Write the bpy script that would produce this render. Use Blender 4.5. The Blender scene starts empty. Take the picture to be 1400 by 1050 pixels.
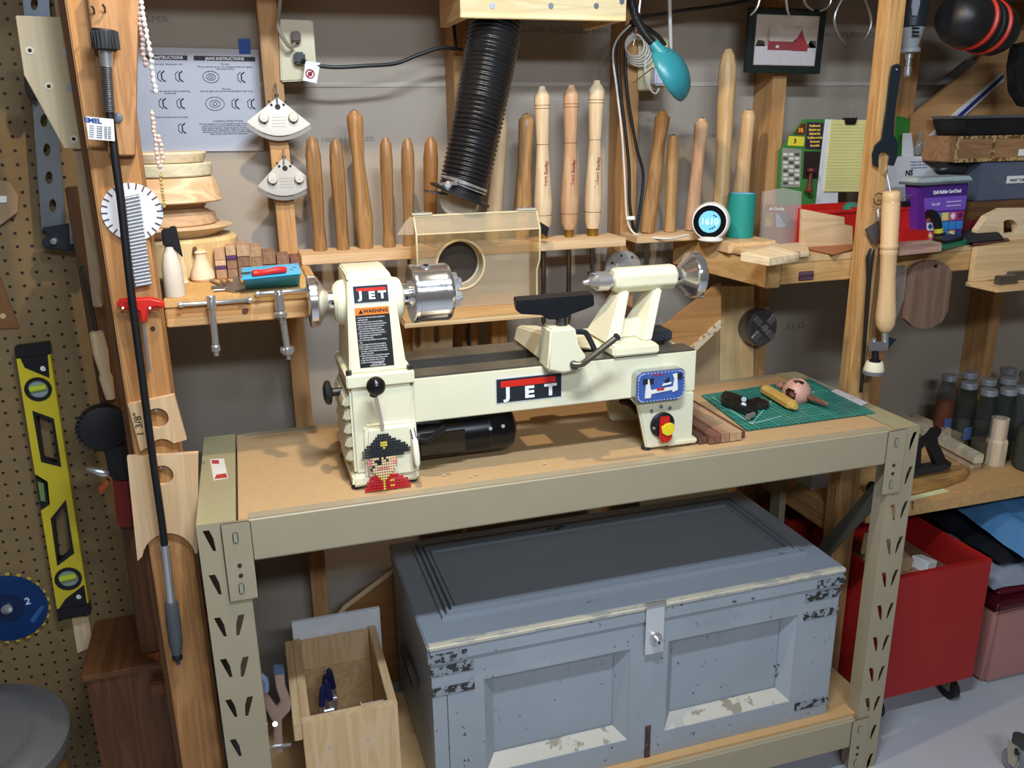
import bpy, bmesh, math, random
from mathutils import Vector, Matrix
random.seed(7)
scene = bpy.context.scene
COL = scene.collection
V = Vector
# ------------------------------------------------------------------ camera
# world: x along the bench, y away from the viewer, z up; origin = front left corner of the bench top
CAM = V((0.1305, -1.44, 0.6606)); YAW, PITCH, ROLL, FPX = 0.2989, 0.2991, -0.0141, 1168.1
FW = V((math.sin(YAW)*math.cos(PITCH), math.cos(YAW)*math.cos(PITCH), -math.sin(PITCH)))
R0 = V((math.cos(YAW), -math.sin(YAW), 0)); U0 = R0.cross(FW)
RT = R0*math.cos(ROLL)+U0*math.sin(ROLL); UP = -R0*math.sin(ROLL)+U0*math.cos(ROLL)
cd = bpy.data.cameras.new('camera'); cam = bpy.data.objects.new('camera', cd); COL.objects.link(cam)
cd.sensor_width = 36; cd.lens = FPX/1400*36; cd.clip_start = .05
cam.matrix_world = Matrix(((RT.x, UP.x, -FW.x, CAM.x), (RT.y, UP.y, -FW.y, CAM.y), (RT.z, UP.z, -FW.z, CAM.z), (0, 0, 0, 1)))
scene.camera = cam
def at(px, py, y=None, z=None, x=None):
    """world point seen at a photo pixel on the plane y= / z= / x="""
    d = FW+RT*((px-700)/FPX)+UP*((525-py)/FPX)
    t = (y-CAM.y)/d.y if y is not None else ((z-CAM.z)/d.z if z is not None else (x-CAM.x)/d.x)
    return CAM+d*t
def mpp(p): return (V(p)-CAM).dot(FW)/FPX           # metres per pixel at a point
# ------------------------------------------------------------------ light
w = bpy.data.worlds.new('world'); scene.world = w; w.use_nodes = True
w.node_tree.nodes['Background'].inputs[0].default_value = (1, .88, .74, 1)
w.node_tree.nodes['Background'].inputs[1].default_value = .09
def lamp(name, kind, loc, power, col, **k):
    l = bpy.data.lights.new(name, kind); l.energy = power; l.color = col
    o = bpy.data.objects.new(name, l); COL.objects.link(o); o.location = loc
    for a, v in k.items():
        if a == 'aim': o.rotation_euler = (V(v)-V(loc)).to_track_quat('-Z', 'Y').to_euler()
        else: setattr(l, a, v)
    return o
lamp('warm_bulb', 'POINT', (.33, -.2, 1.42), 47, (1, .79, .55), shadow_soft_size=.02)
lamp('shop_light', 'AREA', (.45, -.85, 1.45), 30, (.76, .87, 1), shape='RECTANGLE', size=.5, size_y=.08, aim=(.5, .1, 0))
lamp('room_light', 'AREA', (.5, -2.5, 1.5), 40, (.78, .88, 1), shape='RECTANGLE', size=1.2, size_y=.15, aim=(.8, .3, -.2))
vs = scene.view_settings
vs.view_transform = 'Standard'; vs.look = 'None'; vs.gamma = 1; vs.use_curve_mapping = False
vs.exposure = -0.06
# ------------------------------------------------------------------ mesh helpers
OFF = {}
class MB:
    def __init__(s): s.bm = bmesh.new()
    def box(s, x0, x1, y0, y1, z0, z1, M=None):
        vs = [s.bm.verts.new(V((x, y, z))) for x in (x0, x1) for y in (y0, y1) for z in (z0, z1)]
        for f in ((0, 1, 3, 2), (4, 6, 7, 5), (0, 4, 5, 1), (2, 3, 7, 6), (0, 2, 6, 4), (1, 5, 7, 3)):
            s.bm.faces.new([vs[i] for i in f])
        if M: bmesh.ops.transform(s.bm, matrix=M, verts=vs)
        return s
    def obox(s, c, ax, ay, az, hx, hy, hz):          # oriented box: centre, unit axes, half sizes
        c, ax, ay, az = V(c), V(ax), V(ay), V(az)
        return s.hexa([c+ax*hx*i+ay*hy*j+az*hz*k for i in (-1, 1) for j in (-1, 1) for k in (-1, 1)])
    def hexa(s, p):                                   # 8 points ordered x-y-z like box
        vs = [s.bm.verts.new(V(q)) for q in p]
        for f in ((0, 1, 3, 2), (4, 6, 7, 5), (0, 4, 5, 1), (2, 3, 7, 6), (0, 2, 6, 4), (1, 5, 7, 3)):
            s.bm.faces.new([vs[i] for i in f])
        return s
    def frust(s, a, b):                               # two loops of equal length joined and capped
        va = [s.bm.verts.new(V(q)) for q in a]; vb = [s.bm.verts.new(V(q)) for q in b]; n = len(a)
        for i in range(n): s.bm.faces.new((va[i], va[(i+1) % n], vb[(i+1) % n], vb[i]))
        s.bm.faces.new(va[::-1]); s.bm.faces.new(vb)
        return s
    def prism(s, pts, ext): return s.frust([V(p) for p in pts], [V(p)+V(ext) for p in pts])
    def holed(s, outer, holes, ext):                  # flat plate with holes, extruded by ext
        ext = V(ext); es = []; loops = []
        for lp in [outer]+list(holes):
            vs = [s.bm.verts.new(V(p)) for p in lp]; loops.append(vs)
            es += [s.bm.edges.new((vs[i], vs[(i+1) % len(vs)])) for i in range(len(vs))]
        r = bmesh.ops.triangle_fill(s.bm, edges=es, use_beauty=True)
        fs = [g for g in r['geom'] if isinstance(g, bmesh.types.BMFace)]
        mp = {}
        for vs in loops:
            for v in vs: mp[v] = s.bm.verts.new(v.co+ext)
        for f in fs:
            try: s.bm.faces.new([mp[v] for v in reversed(f.verts)])
            except Exception: pass
        for vs in loops:
            for i in range(len(vs)):
                a, b = vs[i], vs[(i+1) % len(vs)]
                s.bm.faces.new((a, b, mp[b], mp[a]))
        return s
    def lathe(s, prof, o, axis=(0, 0, 1), n=20, up=None):   # profile [(r, h)] turned about axis
        o, a = V(o), V(axis).normalized()
        e = V(up) if up else (V((1, 0, 0)) if abs(a.x) < .9 else V((0, 1, 0)))
        e1 = (e-a*e.dot(a)).normalized(); e2 = a.cross(e1); rings = []
        for r, h in prof:
            if r < 1e-6: rings.append([s.bm.verts.new(o+a*h)])
            else: rings.append([s.bm.verts.new(o+a*h+(e1*math.cos(2*math.pi*k/n)+e2*math.sin(2*math.pi*k/n))*r) for k in range(n)])
        for A, B in zip(rings, rings[1:]):
            for k in range(n):
                l = (k+1) % n
                if len(A) == 1 and len(B) == 1: continue
                if len(A) == 1: s.bm.faces.new((A[0], B[l], B[k]))
                elif len(B) == 1: s.bm.faces.new((A[k], A[l], B[0]))
                else: s.bm.faces.new((A[k], A[l], B[l], B[k]))
        if len(rings[0]) > 1: s.bm.faces.new(rings[0][::-1])
        if len(rings[-1]) > 1: s.bm.faces.new(rings[-1])
        return s
    def cyl(s, p0, p1, r, r1=None, n=16):
        p0, p1 = V(p0), V(p1); L = (p1-p0).length
        return s.lathe([(r, 0), (r if r1 is None else r1, L)], p0, p1-p0, n)
    def tube(s, path, r, n=8, closed=False):
        P = [V(p) for p in path]; rings = []; up = V((0, 0, 1)); N = len(P); prev = None
        for i, p in enumerate(P):
            t = (P[(i+1) % N]-P[i-1]) if closed else (P[min(i+1, N-1)]-P[max(i-1, 0)])
            t = t.normalized()
            e = prev if prev is not None else (V((0, 0, 1)) if abs(t.z) < .9 else V((1, 0, 0)))
            e1 = (e-t*e.dot(t)).normalized(); e2 = t.cross(e1); prev = e1
            rr = r[i] if isinstance(r, (list, tuple)) else r
            rings.append([s.bm.verts.new(p+(e1*math.cos(2*math.pi*k/n)+e2*math.sin(2*math.pi*k/n))*rr) for k in range(n)])
        rg = range(N) if closed else range(N-1)
        for i in rg:
            A, B = rings[i], rings[(i+1) % N]
            for k in range(n): s.bm.faces.new((A[k], A[(k+1) % n], B[(k+1) % n], B[k]))
        if not closed: s.bm.faces.new(rings[0][::-1]); s.bm.faces.new(rings[-1])
        return s
    def ball(s, c, r, n=12, sc=(1, 1, 1)):
        m = max(4, n//2); c = V(c)
        k0 = len(s.bm.verts)
        s.lathe([(max(0, r*math.sin(math.pi*i/m)) if 0 < i < m else 0, -r*math.cos(math.pi*i/m)) for i in range(m+1)], (0, 0, 0), (0, 0, 1), n)
        s.bm.verts.ensure_lookup_table()
        for v in s.bm.verts[k0:]: v.co = V((v.co.x*sc[0], v.co.y*sc[1], v.co.z*sc[2]))+c
        return s
    def bevel(s, w, seg=2, ang=30):
        bmesh.ops.recalc_face_normals(s.bm, faces=s.bm.faces)
        es = [e for e in s.bm.edges if len(e.link_faces) == 2 and e.calc_face_angle(0) > math.radians(ang)]
        bmesh.ops.bevel(s.bm, geom=es, offset=w, segments=seg, affect='EDGES', clamp_overlap=True)
        return s
    def build(s, name, mt, parent=None, bev=0, seg=2, smooth=35, local=False):
        if bev: s.bevel(bev, seg)
        bmesh.ops.recalc_face_normals(s.bm, faces=s.bm.faces)
        me = bpy.data.meshes.new(name)
        co = [v.co for v in s.bm.verts]
        if local: off = V((0, 0, 0))
        elif parent is not None: off = OFF[parent.name]
        else: off = V(((min(c.x for c in co)+max(c.x for c in co))/2, (min(c.y for c in co)+max(c.y for c in co))/2, min(c.z for c in co)))
        for v in s.bm.verts: v.co -= off
        s.bm.to_mesh(me); s.bm.free()
        if smooth:
            for p in me.polygons: p.use_smooth = True
            me.set_sharp_from_angle(angle=math.radians(smooth))
        me.materials.append(mt)
        o = bpy.data.objects.new(name, me); COL.objects.link(o)
        if parent is not None: o.parent = parent
        elif not local: o.location = off
        OFF[o.name] = off.copy()
        return o
def tag(o, label=None, cat=None, group=None, kind=None):
    if label: o['label'] = label
    if cat: o['category'] = cat
    if group: o['group'] = group
    if kind: o['kind'] = kind
    return o
def T(name, label, cat, loc, group=None):
    o = bpy.data.objects.new(name, None); COL.objects.link(o); o.location = V(loc); o.empty_display_size = .05
    OFF[o.name] = V(loc); return tag(o, label, cat, group)
def S(name, mb, mt, label, cat, group=None, **k): return tag(mb.build(name, mt, None, **k), label, cat, group)
def B(*a): return MB().box(*a)
def poly(pts, y, th): return MB().prism([at(px, py, y) for px, py in pts], (0, th, 0))
def circ(c, r, n=24, a0=0, a1=2*math.pi, ax=V((1, 0, 0)), ay=V((0, 0, 1)), end=False):
    m = n if end else n
    return [V(c)+ax*(r*math.cos(a0+(a1-a0)*i/(n-1 if end else n)))+ay*(r*math.sin(a0+(a1-a0)*i/(n-1 if end else n))) for i in range(m)]
def smooth_path(pts, k=6):
    P = [V(p) for p in pts]; out = []
    for i in range(len(P)-1):
        p0, p1, p2, p3 = P[max(i-1, 0)], P[i], P[i+1], P[min(i+2, len(P)-1)]
        for j in range(k):
            t = j/k
            out.append(.5*((2*p1)+(p2-p0)*t+(2*p0-5*p1+4*p2-p3)*t*t+(3*p1-p0-3*p2+p3)*t**3))
    return out+[P[-1]]
def text(s, o, xd, yd, size, mt, parent, name='lettering', align='CENTER', ext=.0003, sx=1, bold=0, label=None, sp=1):
    cu = bpy.data.curves.new('txt', 'FONT'); cu.body = s; cu.size = size; cu.align_x = align; cu.align_y = 'CENTER'
    cu.extrude = ext; cu.resolution_u = 2; cu.offset = bold; cu.space_character = sp
    ob = bpy.data.objects.new('txt', cu)
    me = bpy.data.meshes.new_from_object(ob); bpy.data.objects.remove(ob); bpy.data.curves.remove(cu)
    me.name = name; xd, yd = V(xd).normalized(), V(yd).normalized(); zd = xd.cross(yd); off = OFF[parent.name]
    for v in me.vertices: v.co = V(o)+xd*v.co.x*sx+yd*v.co.y+zd*v.co.z-off
    me.materials.clear(); me.materials.append(mt)
    ob = bpy.data.objects.new(name, me); COL.objects.link(ob); ob.parent = parent; OFF[ob.name] = off.copy()
    if label: ob['label'] = label
    return ob
# ------------------------------------------------------------------ materials
def lin(h):
    h = h.lstrip('#'); c = [int(h[i:i+2], 16)/255 for i in (0, 2, 4)]
    return tuple((x/12.92 if x <= .04045 else ((x+.055)/1.055)**2.4) for x in c)+(1,)
MC = {}
def _new(key):
    m = bpy.data.materials.new(key); m.use_nodes = True; nt = m.node_tree
    return m, nt, nt.nodes['Principled BSDF']
def N(nt, typ, **k):
    n = nt.nodes.new(typ)
    for a, v in k.items():
        if a.startswith('i_'): n.inputs[int(a[2:]) if a[2:].isdigit() else a[2:]].default_value = v
        else: setattr(n, a, v)
    return n
def mat(hexc, rough=.5, metal=0, var=.06, scale=30, bump=0, spec=.5, trans=0, alpha=1, emit=0, coat=0, ior=1.45):
    key = f'paint_{hexc}_{rough}_{metal}_{var}_{scale}_{bump}_{trans}_{alpha}_{emit}_{coat}'
    if key in MC: return MC[key]
    m, nt, b = _new(key); L = nt.links.new; c = lin(hexc)
    b.inputs['Roughness'].default_value = rough; b.inputs['Metallic'].default_value = metal
    b.inputs['Specular IOR Level'].default_value = spec; b.inputs['Coat Weight'].default_value = coat; b.inputs['IOR'].default_value = ior
    b.inputs['Base Color'].default_value = c
    if trans: b.inputs['Transmission Weight'].default_value = trans
    if alpha < 1: b.inputs['Alpha'].default_value = alpha
    if emit: b.inputs['Emission Color'].default_value = c; b.inputs['Emission Strength'].default_value = emit
    if var or bump:
        tc = N(nt, 'ShaderNodeTexCoord'); n = N(nt, 'ShaderNodeTexNoise'); n.inputs['Scale'].default_value = scale; n.inputs['Detail'].default_value = 4
        L(tc.outputs['Object'], n.inputs['Vector'])
        if var:
            mx = N(nt, 'ShaderNodeMix', data_type='RGBA'); mx.inputs['A'].default_value = tuple(max(0, x*(1-var*2.2)) for x in c[:3])+(1,)
            mx.inputs['B'].default_value = tuple(min(1, x*(1+var*1.6)) for x in c[:3])+(1,)
            L(n.outputs['Fac'], mx.inputs['Factor']); L(mx.outputs['Result'], b.inputs['Base Color'])
        if bump:
            bp = N(nt, 'ShaderNodeBump'); bp.inputs['Strength'].default_value = bump; bp.inputs['Distance'].default_value = .002
            L(n.outputs['Fac'], bp.inputs['Height']); L(bp.outputs['Normal'], b.inputs['Normal'])
    MC[key] = m; return m
def _soft(h, k=.14):
    c = [int(h[i:i+2], 16) for i in (0, 2, 4)]; g = .3*c[0]+.59*c[1]+.11*c[2]
    return ''.join('%02X' % int(x+(g-x)*k) for x in c)
def wood(light, dark, axis='z', scale=1, rough=.6, ring=1.0, coat=0):
    light, dark = _soft(light), _soft(dark)
    key = f'wood_{light}_{dark}_{axis}_{scale}_{rough}_{ring}'
    if key in MC: return MC[key]
    m, nt, b = _new(key); L = nt.links.new
    tc = N(nt, 'ShaderNodeTexCoord'); mp = N(nt, 'ShaderNodeMapping')
    st = [38*scale]*3; st['xyz'.index(axis)] = 2.6*scale; mp.inputs['Scale'].default_value = st
    L(tc.outputs['Object'], mp.inputs['Vector'])
    n1 = N(nt, 'ShaderNodeTexNoise'); n1.inputs['Scale'].default_value = 1; n1.inputs['Detail'].default_value = 5; n1.inputs['Distortion'].default_value = .9
    n2 = N(nt, 'ShaderNodeTexNoise'); n2.inputs['Scale'].default_value = 7; n2.inputs['Detail'].default_value = 3
    L(mp.outputs[0], n1.inputs['Vector']); L(mp.outputs[0], n2.inputs['Vector'])
    wv = N(nt, 'ShaderNodeMath', operation='SINE'); ml = N(nt, 'ShaderNodeMath', operation='MULTIPLY'); ml.inputs[1].default_value = 26*ring
    L(n1.outputs['Fac'], ml.inputs[0]); L(ml.outputs[0], wv.inputs[0])
    ma = N(nt, 'ShaderNodeMath', operation='MULTIPLY_ADD'); ma.inputs[1].default_value = .28; ma.inputs[2].default_value = .36
    L(wv.outputs[0], ma.inputs[0])
    ad = N(nt, 'ShaderNodeMath', operation='MULTIPLY_ADD'); ad.inputs[1].default_value = .35
    L(n2.outputs['Fac'], ad.inputs[0]); L(ma.outputs[0], ad.inputs[2])
    mx = N(nt, 'ShaderNodeMix', data_type='RGBA'); mx.inputs['A'].default_value = lin(dark); mx.inputs['B'].default_value = lin(light)
    L(ad.outputs[0], mx.inputs['Factor']); L(mx.outputs['Result'], b.inputs['Base Color'])
    b.inputs['Roughness'].default_value = rough; b.inputs['Specular IOR Level'].default_value = .35; b.inputs['Coat Weight'].default_value = coat
    bp = N(nt, 'ShaderNodeBump'); bp.inputs['Strength'].default_value = .12; bp.inputs['Distance'].default_value = .001
    L(ad.outputs[0], bp.inputs['Height']); L(bp.outputs['Normal'], b.inputs['Normal'])
    MC[key] = m; return m
def fleck(base, chip, amount=.5, scale=22, rough=.5, stretch=(1, 1, 1), var2=None, metal=0):
    """paint of one colour with worn chips of another"""
    key = f'fleck_{base}_{chip}_{amount}_{scale}_{rough}_{stretch}'
    if key in MC: return MC[key]
    m, nt, b = _new(key); L = nt.links.new
    tc = N(nt, 'ShaderNodeTexCoord'); mp = N(nt, 'ShaderNodeMapping'); mp.inputs['Scale'].default_value = stretch
    L(tc.outputs['Object'], mp.inputs['Vector'])
    n = N(nt, 'ShaderNodeTexNoise'); n.inputs['Scale'].default_value = scale; n.inputs['Detail'].default_value = 6; n.inputs['Roughness'].default_value = .65
    n2 = N(nt, 'ShaderNodeTexNoise'); n2.inputs['Scale'].default_value = 5; n2.inputs['Detail'].default_value = 3
    L(mp.outputs[0], n.inputs['Vector']); L(mp.outputs[0], n2.inputs['Vector'])
    cr = N(nt, 'ShaderNodeValToRGB'); e = cr.color_ramp.elements; e[0].position = amount; e[0].color = (0, 0, 0, 1); e[1].position = min(1, amount+.025); e[1].color = (1, 1, 1, 1)
    L(n.outputs['Fac'], cr.inputs[0])
    c = lin(base); mv = N(nt, 'ShaderNodeMix', data_type='RGBA')
    mv.inputs['A'].default_value = tuple(x*.84 for x in c[:3])+(1,); mv.inputs['B'].default_value = tuple(min(1, x*1.12) for x in c[:3])+(1,)
    L(n2.outputs['Fac'], mv.inputs['Factor'])
    mx = N(nt, 'ShaderNodeMix', data_type='RGBA'); mx.inputs['B'].default_value = lin(chip)
    L(mv.outputs['Result'], mx.inputs['A']); L(cr.outputs[0], mx.inputs['Factor']); L(mx.outputs['Result'], b.inputs['Base Color'])
    b.inputs['Roughness'].default_value = rough; b.inputs['Metallic'].default_value = metal
    MC[key] = m; return m
def glassy(hexc='FFFFFF', rough=.03, fac=.85, name='clear', haze=1.0):
    """thin clear plastic / glass: mostly lets light straight through, with a glossy skin"""
    key = f'{name}_{hexc}_{rough}_{fac}_{haze}'
    if key in MC: return MC[key]
    m, nt, b = _new(key); L = nt.links.new; c = lin(hexc)
    b.inputs['Base Color'].default_value = tuple(x*haze for x in c[:3])+(1,); b.inputs['Roughness'].default_value = rough
    tr = N(nt, 'ShaderNodeBsdfTransparent'); tr.inputs[0].default_value = c
    mx = N(nt, 'ShaderNodeMixShader'); mx.inputs[0].default_value = fac
    L(b.outputs[0], mx.inputs[1]); L(tr.outputs[0], mx.inputs[2]); L(mx.outputs[0], nt.nodes['Material Output'].inputs[0])
    MC[key] = m; return m
pine = lambda a='z', s=1: wood('D9A566', 'B87A3C', a, s)
pine_pale = lambda a='z', s=1: wood('E6C28C', 'CFA062', a, s)
maple = lambda a='z', s=1: wood('EBD0A4', 'D3AC78', a, s)
oak = lambda a='z', s=1: wood('C08848', '95602C', a, s)
walnut = lambda a='z', s=1: wood('8E6748', '684630', a, s)
ply = lambda a='z', s=1: wood('DDC196', 'C6A473', a, s*.6)
STEEL = mat('D2D3D5', .26, .85, .02); CHROME = mat('EAEAEC', .13, .94, 0); DSTEEL = mat('6A6A6C', .38, 1, .06)
BLACK = mat('17171A', .42, 0, .05); BLACKM = mat('1E1F22', .6); WHITE = mat('E9E9E6', .5, 0, .03); INK = mat('1B1B1D', .8, 0, 0); INKW = mat('EDEDED', .7, 0, 0)
RED = mat('C8241F', .42, 0, .05); RUBBER = mat('2B2C2F', .75)
# ================================================================== the setting
YW, YS, ZF = .70, .61, -.92          # drywall, stud fronts, floor
FLOOR = fleck('B4B8BE', '7C828A', .70, 90, .45)
DRY = mat('A59A8C', .9, 0, .05, 6)
o = B(-1.6, 3.6, -3.2, YW+.02, ZF-.05, ZF).build('floor', FLOOR); tag(o, 'pale grey painted concrete floor', kind='structure')
wall = B(-1.6, 3.6, YW, YW+.015, ZF, 1.6).build('wall_back', DRY); tag(wall, 'grey drywall behind wooden studs', kind='structure')
for i, x in enumerate((.205, .632, 1.063, 1.487, 1.905, 2.33)):
    B(x, x+.041, YS, YW, ZF, 1.6).build('stud', wood('C79258', 'A87640', 'z', 1.1), wall, bev=.002)
# paper seam of the drywall and the mill print on it
zs = at(730, 116, YW)[2]
B(-.1, 3.5, YW-.0025, YW, zs-.004, zs+.006).build('seam_tape', mat('B9B0A4', .9), wall)
PR = mat('7E756A', .9, 0, 0)
def wprint(s, px, py, size, name='mill_print', mt=PR):
    text(s, at(px, py, YW)-V((0, .0006, 0)), (1, 0, 0), (0, 0, 1), size, mt, wall, name, sx=1.25)
wprint('PAPER', 210, 27, .018); wprint('1.06-100% RECYCLED PAPER', 770, 42, .018); wprint('1-25 100% RECYCLED', 465, 191, .014)
wprint('PAPER RECYCLED 100%-100-1', 955, 186, .014); wprint('1.06-100% RECYCLED', 1165, 48, .018); wprint('53 D', 1087, 446, .026)
# ------------------------------------------------------------------ the pegboard
def pegmat():
    m, nt, b = _new('pegboard_holes'); L = nt.links.new
    tc = N(nt, 'ShaderNodeTexCoord'); sp = N(nt, 'ShaderNodeSeparateXYZ'); L(tc.outputs['Object'], sp.inputs[0]); q = []
    for ax in (0, 2):
        a = N(nt, 'ShaderNodeMath', operation='DIVIDE'); a.inputs[1].default_value = .0278; L(sp.outputs[ax], a.inputs[0])
        f = N(nt, 'ShaderNodeMath', operation='FRACT'); L(a.outputs[0], f.inputs[0])
        s2 = N(nt, 'ShaderNodeMath', operation='SUBTRACT'); s2.inputs[1].default_value = .5; L(f.outputs[0], s2.inputs[0])
        p = N(nt, 'ShaderNodeMath', operation='POWER'); p.inputs[1].default_value = 2
        ab = N(nt, 'ShaderNodeMath', operation='ABSOLUTE'); L(s2.outputs[0], ab.inputs[0]); L(ab.outputs[0], p.inputs[0]); q.append(p)
    ad = N(nt, 'ShaderNodeMath', operation='ADD'); L(q[0].outputs[0], ad.inputs[0]); L(q[1].outputs[0], ad.inputs[1])
    lt = N(nt, 'ShaderNodeMath', operation='LESS_THAN'); lt.inputs[1].default_value = .0155; L(ad.outputs[0], lt.inputs[0])
    n = N(nt, 'ShaderNodeTexNoise'); n.inputs['Scale'].default_value = 40; L(tc.outputs['Object'], n.inputs['Vector'])
    m1 = N(nt, 'ShaderNodeMix', data_type='RGBA'); m1.inputs['A'].default_value = lin('74603F'); m1.inputs['B'].default_value = lin('876F4A'); L(n.outputs['Fac'], m1.inputs['Factor'])
    m2 = N(nt, 'ShaderNodeMix', data_type='RGBA'); m2.inputs['B'].default_value = lin('1E140C'); L(m1.outputs['Result'], m2.inputs['A']); L(lt.outputs[0], m2.inputs['Factor'])
    L(m2.outputs['Result'], b.inputs['Base Color']); b.inputs['Roughness'].default_value = .6
    return m
tag(B(-1.0, -.13, YS-.014, YS-.008, ZF+.02, .968).build('pegboard', pegmat()), 'brown perforated pegboard on the left wall', 'pegboard')
# ------------------------------------------------------------------ upper shelf above the picture
up = T('upper_shelf', 'pale wooden shelf above the tool rack', 'shelf', (.7, .5, .97))
B(-.95, 2.9, .29, YW-.002, .97, .992).build('board', pine_pale('x'), up, bev=.002)
# pale box under it that the hose runs into
bx = T('wooden_box', 'pale wooden box at the top edge with a row of screws', 'box', (.8, .4, .84))
a, b_ = at(630, 24, .40), at(856, 27, .40); z0 = a.z
B(a.x, b_.x, .40, .418, z0, .968).build('front_board', wood('F0D7A0', 'E0BE80', 'x', .8), bx, bev=.0015)
B(a.x+.002, a.x+.02, .418, .60, z0, .968).build('side_board', pine_pale('y'), bx, bev=.001)
B(b_.x-.02, b_.x-.002, .418, .60, z0, .968).build('side_board', pine_pale('y'), bx, bev=.001)
for px, py in ((673, 8), (753, 8), (815, 8), (850, 2)):
    p = at(px, py, .40); MB().cyl(p-V((0, .0015, 0)), p+V((0, .002, 0)), .006, n=12).build('screw', mat('AEB6C2', .35, 1, .1), bx)
# ================================================================== the steel bench
bn = T('steel_workbench', 'beige steel shelving bench with slotted legs and a fibreboard top', 'workbench', (.76, .23, ZF))
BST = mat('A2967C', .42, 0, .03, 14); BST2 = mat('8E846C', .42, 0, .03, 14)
W, D = 1.524, .457
def slot(px, py, sl, mir=1, s=1.0):
    c = at(px, py, 0); h = .021*s; w_ = .0075*s
    pts = [(-w_*1.0, h), (w_*.45, h), (w_*.9, h*.2), (w_*.75, -h), (w_*.1, -h), (-w_*.5, 0)]
    return [c+V((mir*x+mir*sl*(-z), 0, z)) for x, z in pts]
lo = [(287, 740), (295, 800), (302, 858), (310, 914), (317, 969), (323, 1023)]; li = [(328, 855), (334, 912), (340, 966)]
ro = [(1248, 603), (1242, 650), (1236, 697), (1229, 745), (1223, 790), (1217, 835), (1211, 879), (1205, 921), (1199, 962), (1194, 1001), (1189, 1040)]
ri = [(1221, 701), (1215, 748), (1209, 793), (1203, 838), (1197, 881), (1191.5, 923), (1186.5, 964)]
LW = .078
def leg(x0, x1, slots, inner):
    hl = [slot(px, py, .12, m) for px, py, m in slots]
    MB().holed([V((x0, 0, ZF)), V((x1, 0, ZF)), V((x1, 0, -.002)), V((x0, 0, -.002))], hl, (0, .0022, 0)).build('leg', BST, bn, smooth=0)
    MB().box(x0, x0+.002, .0024, .04, ZF, -.002).box(x1-.002, x1, .0024, .04, ZF, -.002).build('leg_flange', BST, bn)
leg(0, LW, [(x, y, 1) for x, y in lo]+[(x, y, -1) for x, y in li], 1)
leg(W-LW+.008, W, [(x, y, -1) for x, y in ro]+[(x, y, 1) for x, y in ri], 0)
for x in (0, W-.05): MB().box(x, x+.05, D-.003, D-.001, ZF, -.03).box(x, x+.002, D-.045, D-.004, ZF, -.03).build('leg', BST2, bn)
for x0, x1 in ((0, .066), (W-.066, W)):                      # end rails with rolled front lip
    MB().box(x0, x1, .001, D, -.0018, 0).box(x0, x0+.002, .003, D-.002, -.06, -.002).box(x1-.002, x1, .003, D-.002, -.06, -.002).build('end_rail', mat('A59C78', .4, 0, .03), bn, bev=.0008)
def beam(z, y, n):
    MB().box(.083, W-.075, y, y+.03, z-.083, z).build(n, BST, bn, bev=.004, seg=3)
beam(0, -.002, 'beam'); beam(0, D-.03, 'beam'); beam(-.758, -.002, 'beam'); beam(-.758, D-.03, 'beam')
for x, s in ((.040, 1), (W-.088, -1)):                          # beam end brackets with rivets
    for z in (0, -.758):
        MB().box(x, x+.05, -.005, -.0025, z-.155, z-.002).build('bracket', BST, bn, bev=.002)
        for dz in (.03, .13): MB().box(x+.018, x+.027, -.0075, -.005, z-dz-.01, z-dz+.01).build('rivet', mat('B0AD9C', .35, .4), bn, bev=.0015)
        for dz in (.085, .105): MB().cyl((x+.024, -.0062, z-dz), (x+.024, -.005, z-dz), .004, n=10).build('rivet_hole', mat('2A2A26', .8), bn)
MDF = mat('BC9B70', .75, 0, .05, 60)
B(.07, W-.068, .004, D-.004, -.014, -.0015).build('fibreboard_top', MDF, bn, bev=.001)
B(.004, W-.004, .012, D-.004, -.766, -.752).build('lower_shelf', mat('BE9A6A', .75, 0, .05, 50), bn, bev=.001)
for x in (W-.052,):                                             # diagonal side strut
    p, q = at(1203, 669, x=W-.06), at(1128, 752, x=W-.06)
    d = (q-p).normalized(); nrm = d.cross(V((1, 0, 0)))
    MB().obox((p+q)/2, d, (1, 0, 0), nrm, (q-p).length/2+.02, .003, .020).build('diagonal_strut', mat('5A564C', .45, .2), bn)
st = T('small_sticker', 'small white printed sticker on the bench end rail', 'sticker', at(299, 640, z=.0005))
q = [at(px, py, z=.0004) for px, py in ((287, 628), (306, 627), (312, 654), (292, 657))]
MB().prism(q, (0, 0, .0004)).build('paper', mat('DCD8D0', .6), st)
for f in (((289, 629), (299, 629), (300, 634), (290, 634)), ((296, 649), (309, 647), (311, 653), (293, 655))):
    MB().prism([at(px, py, z=.0009) for px, py in f], (0, 0, .0002)).build('red_print', mat('B03A34', .7), st)
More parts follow.
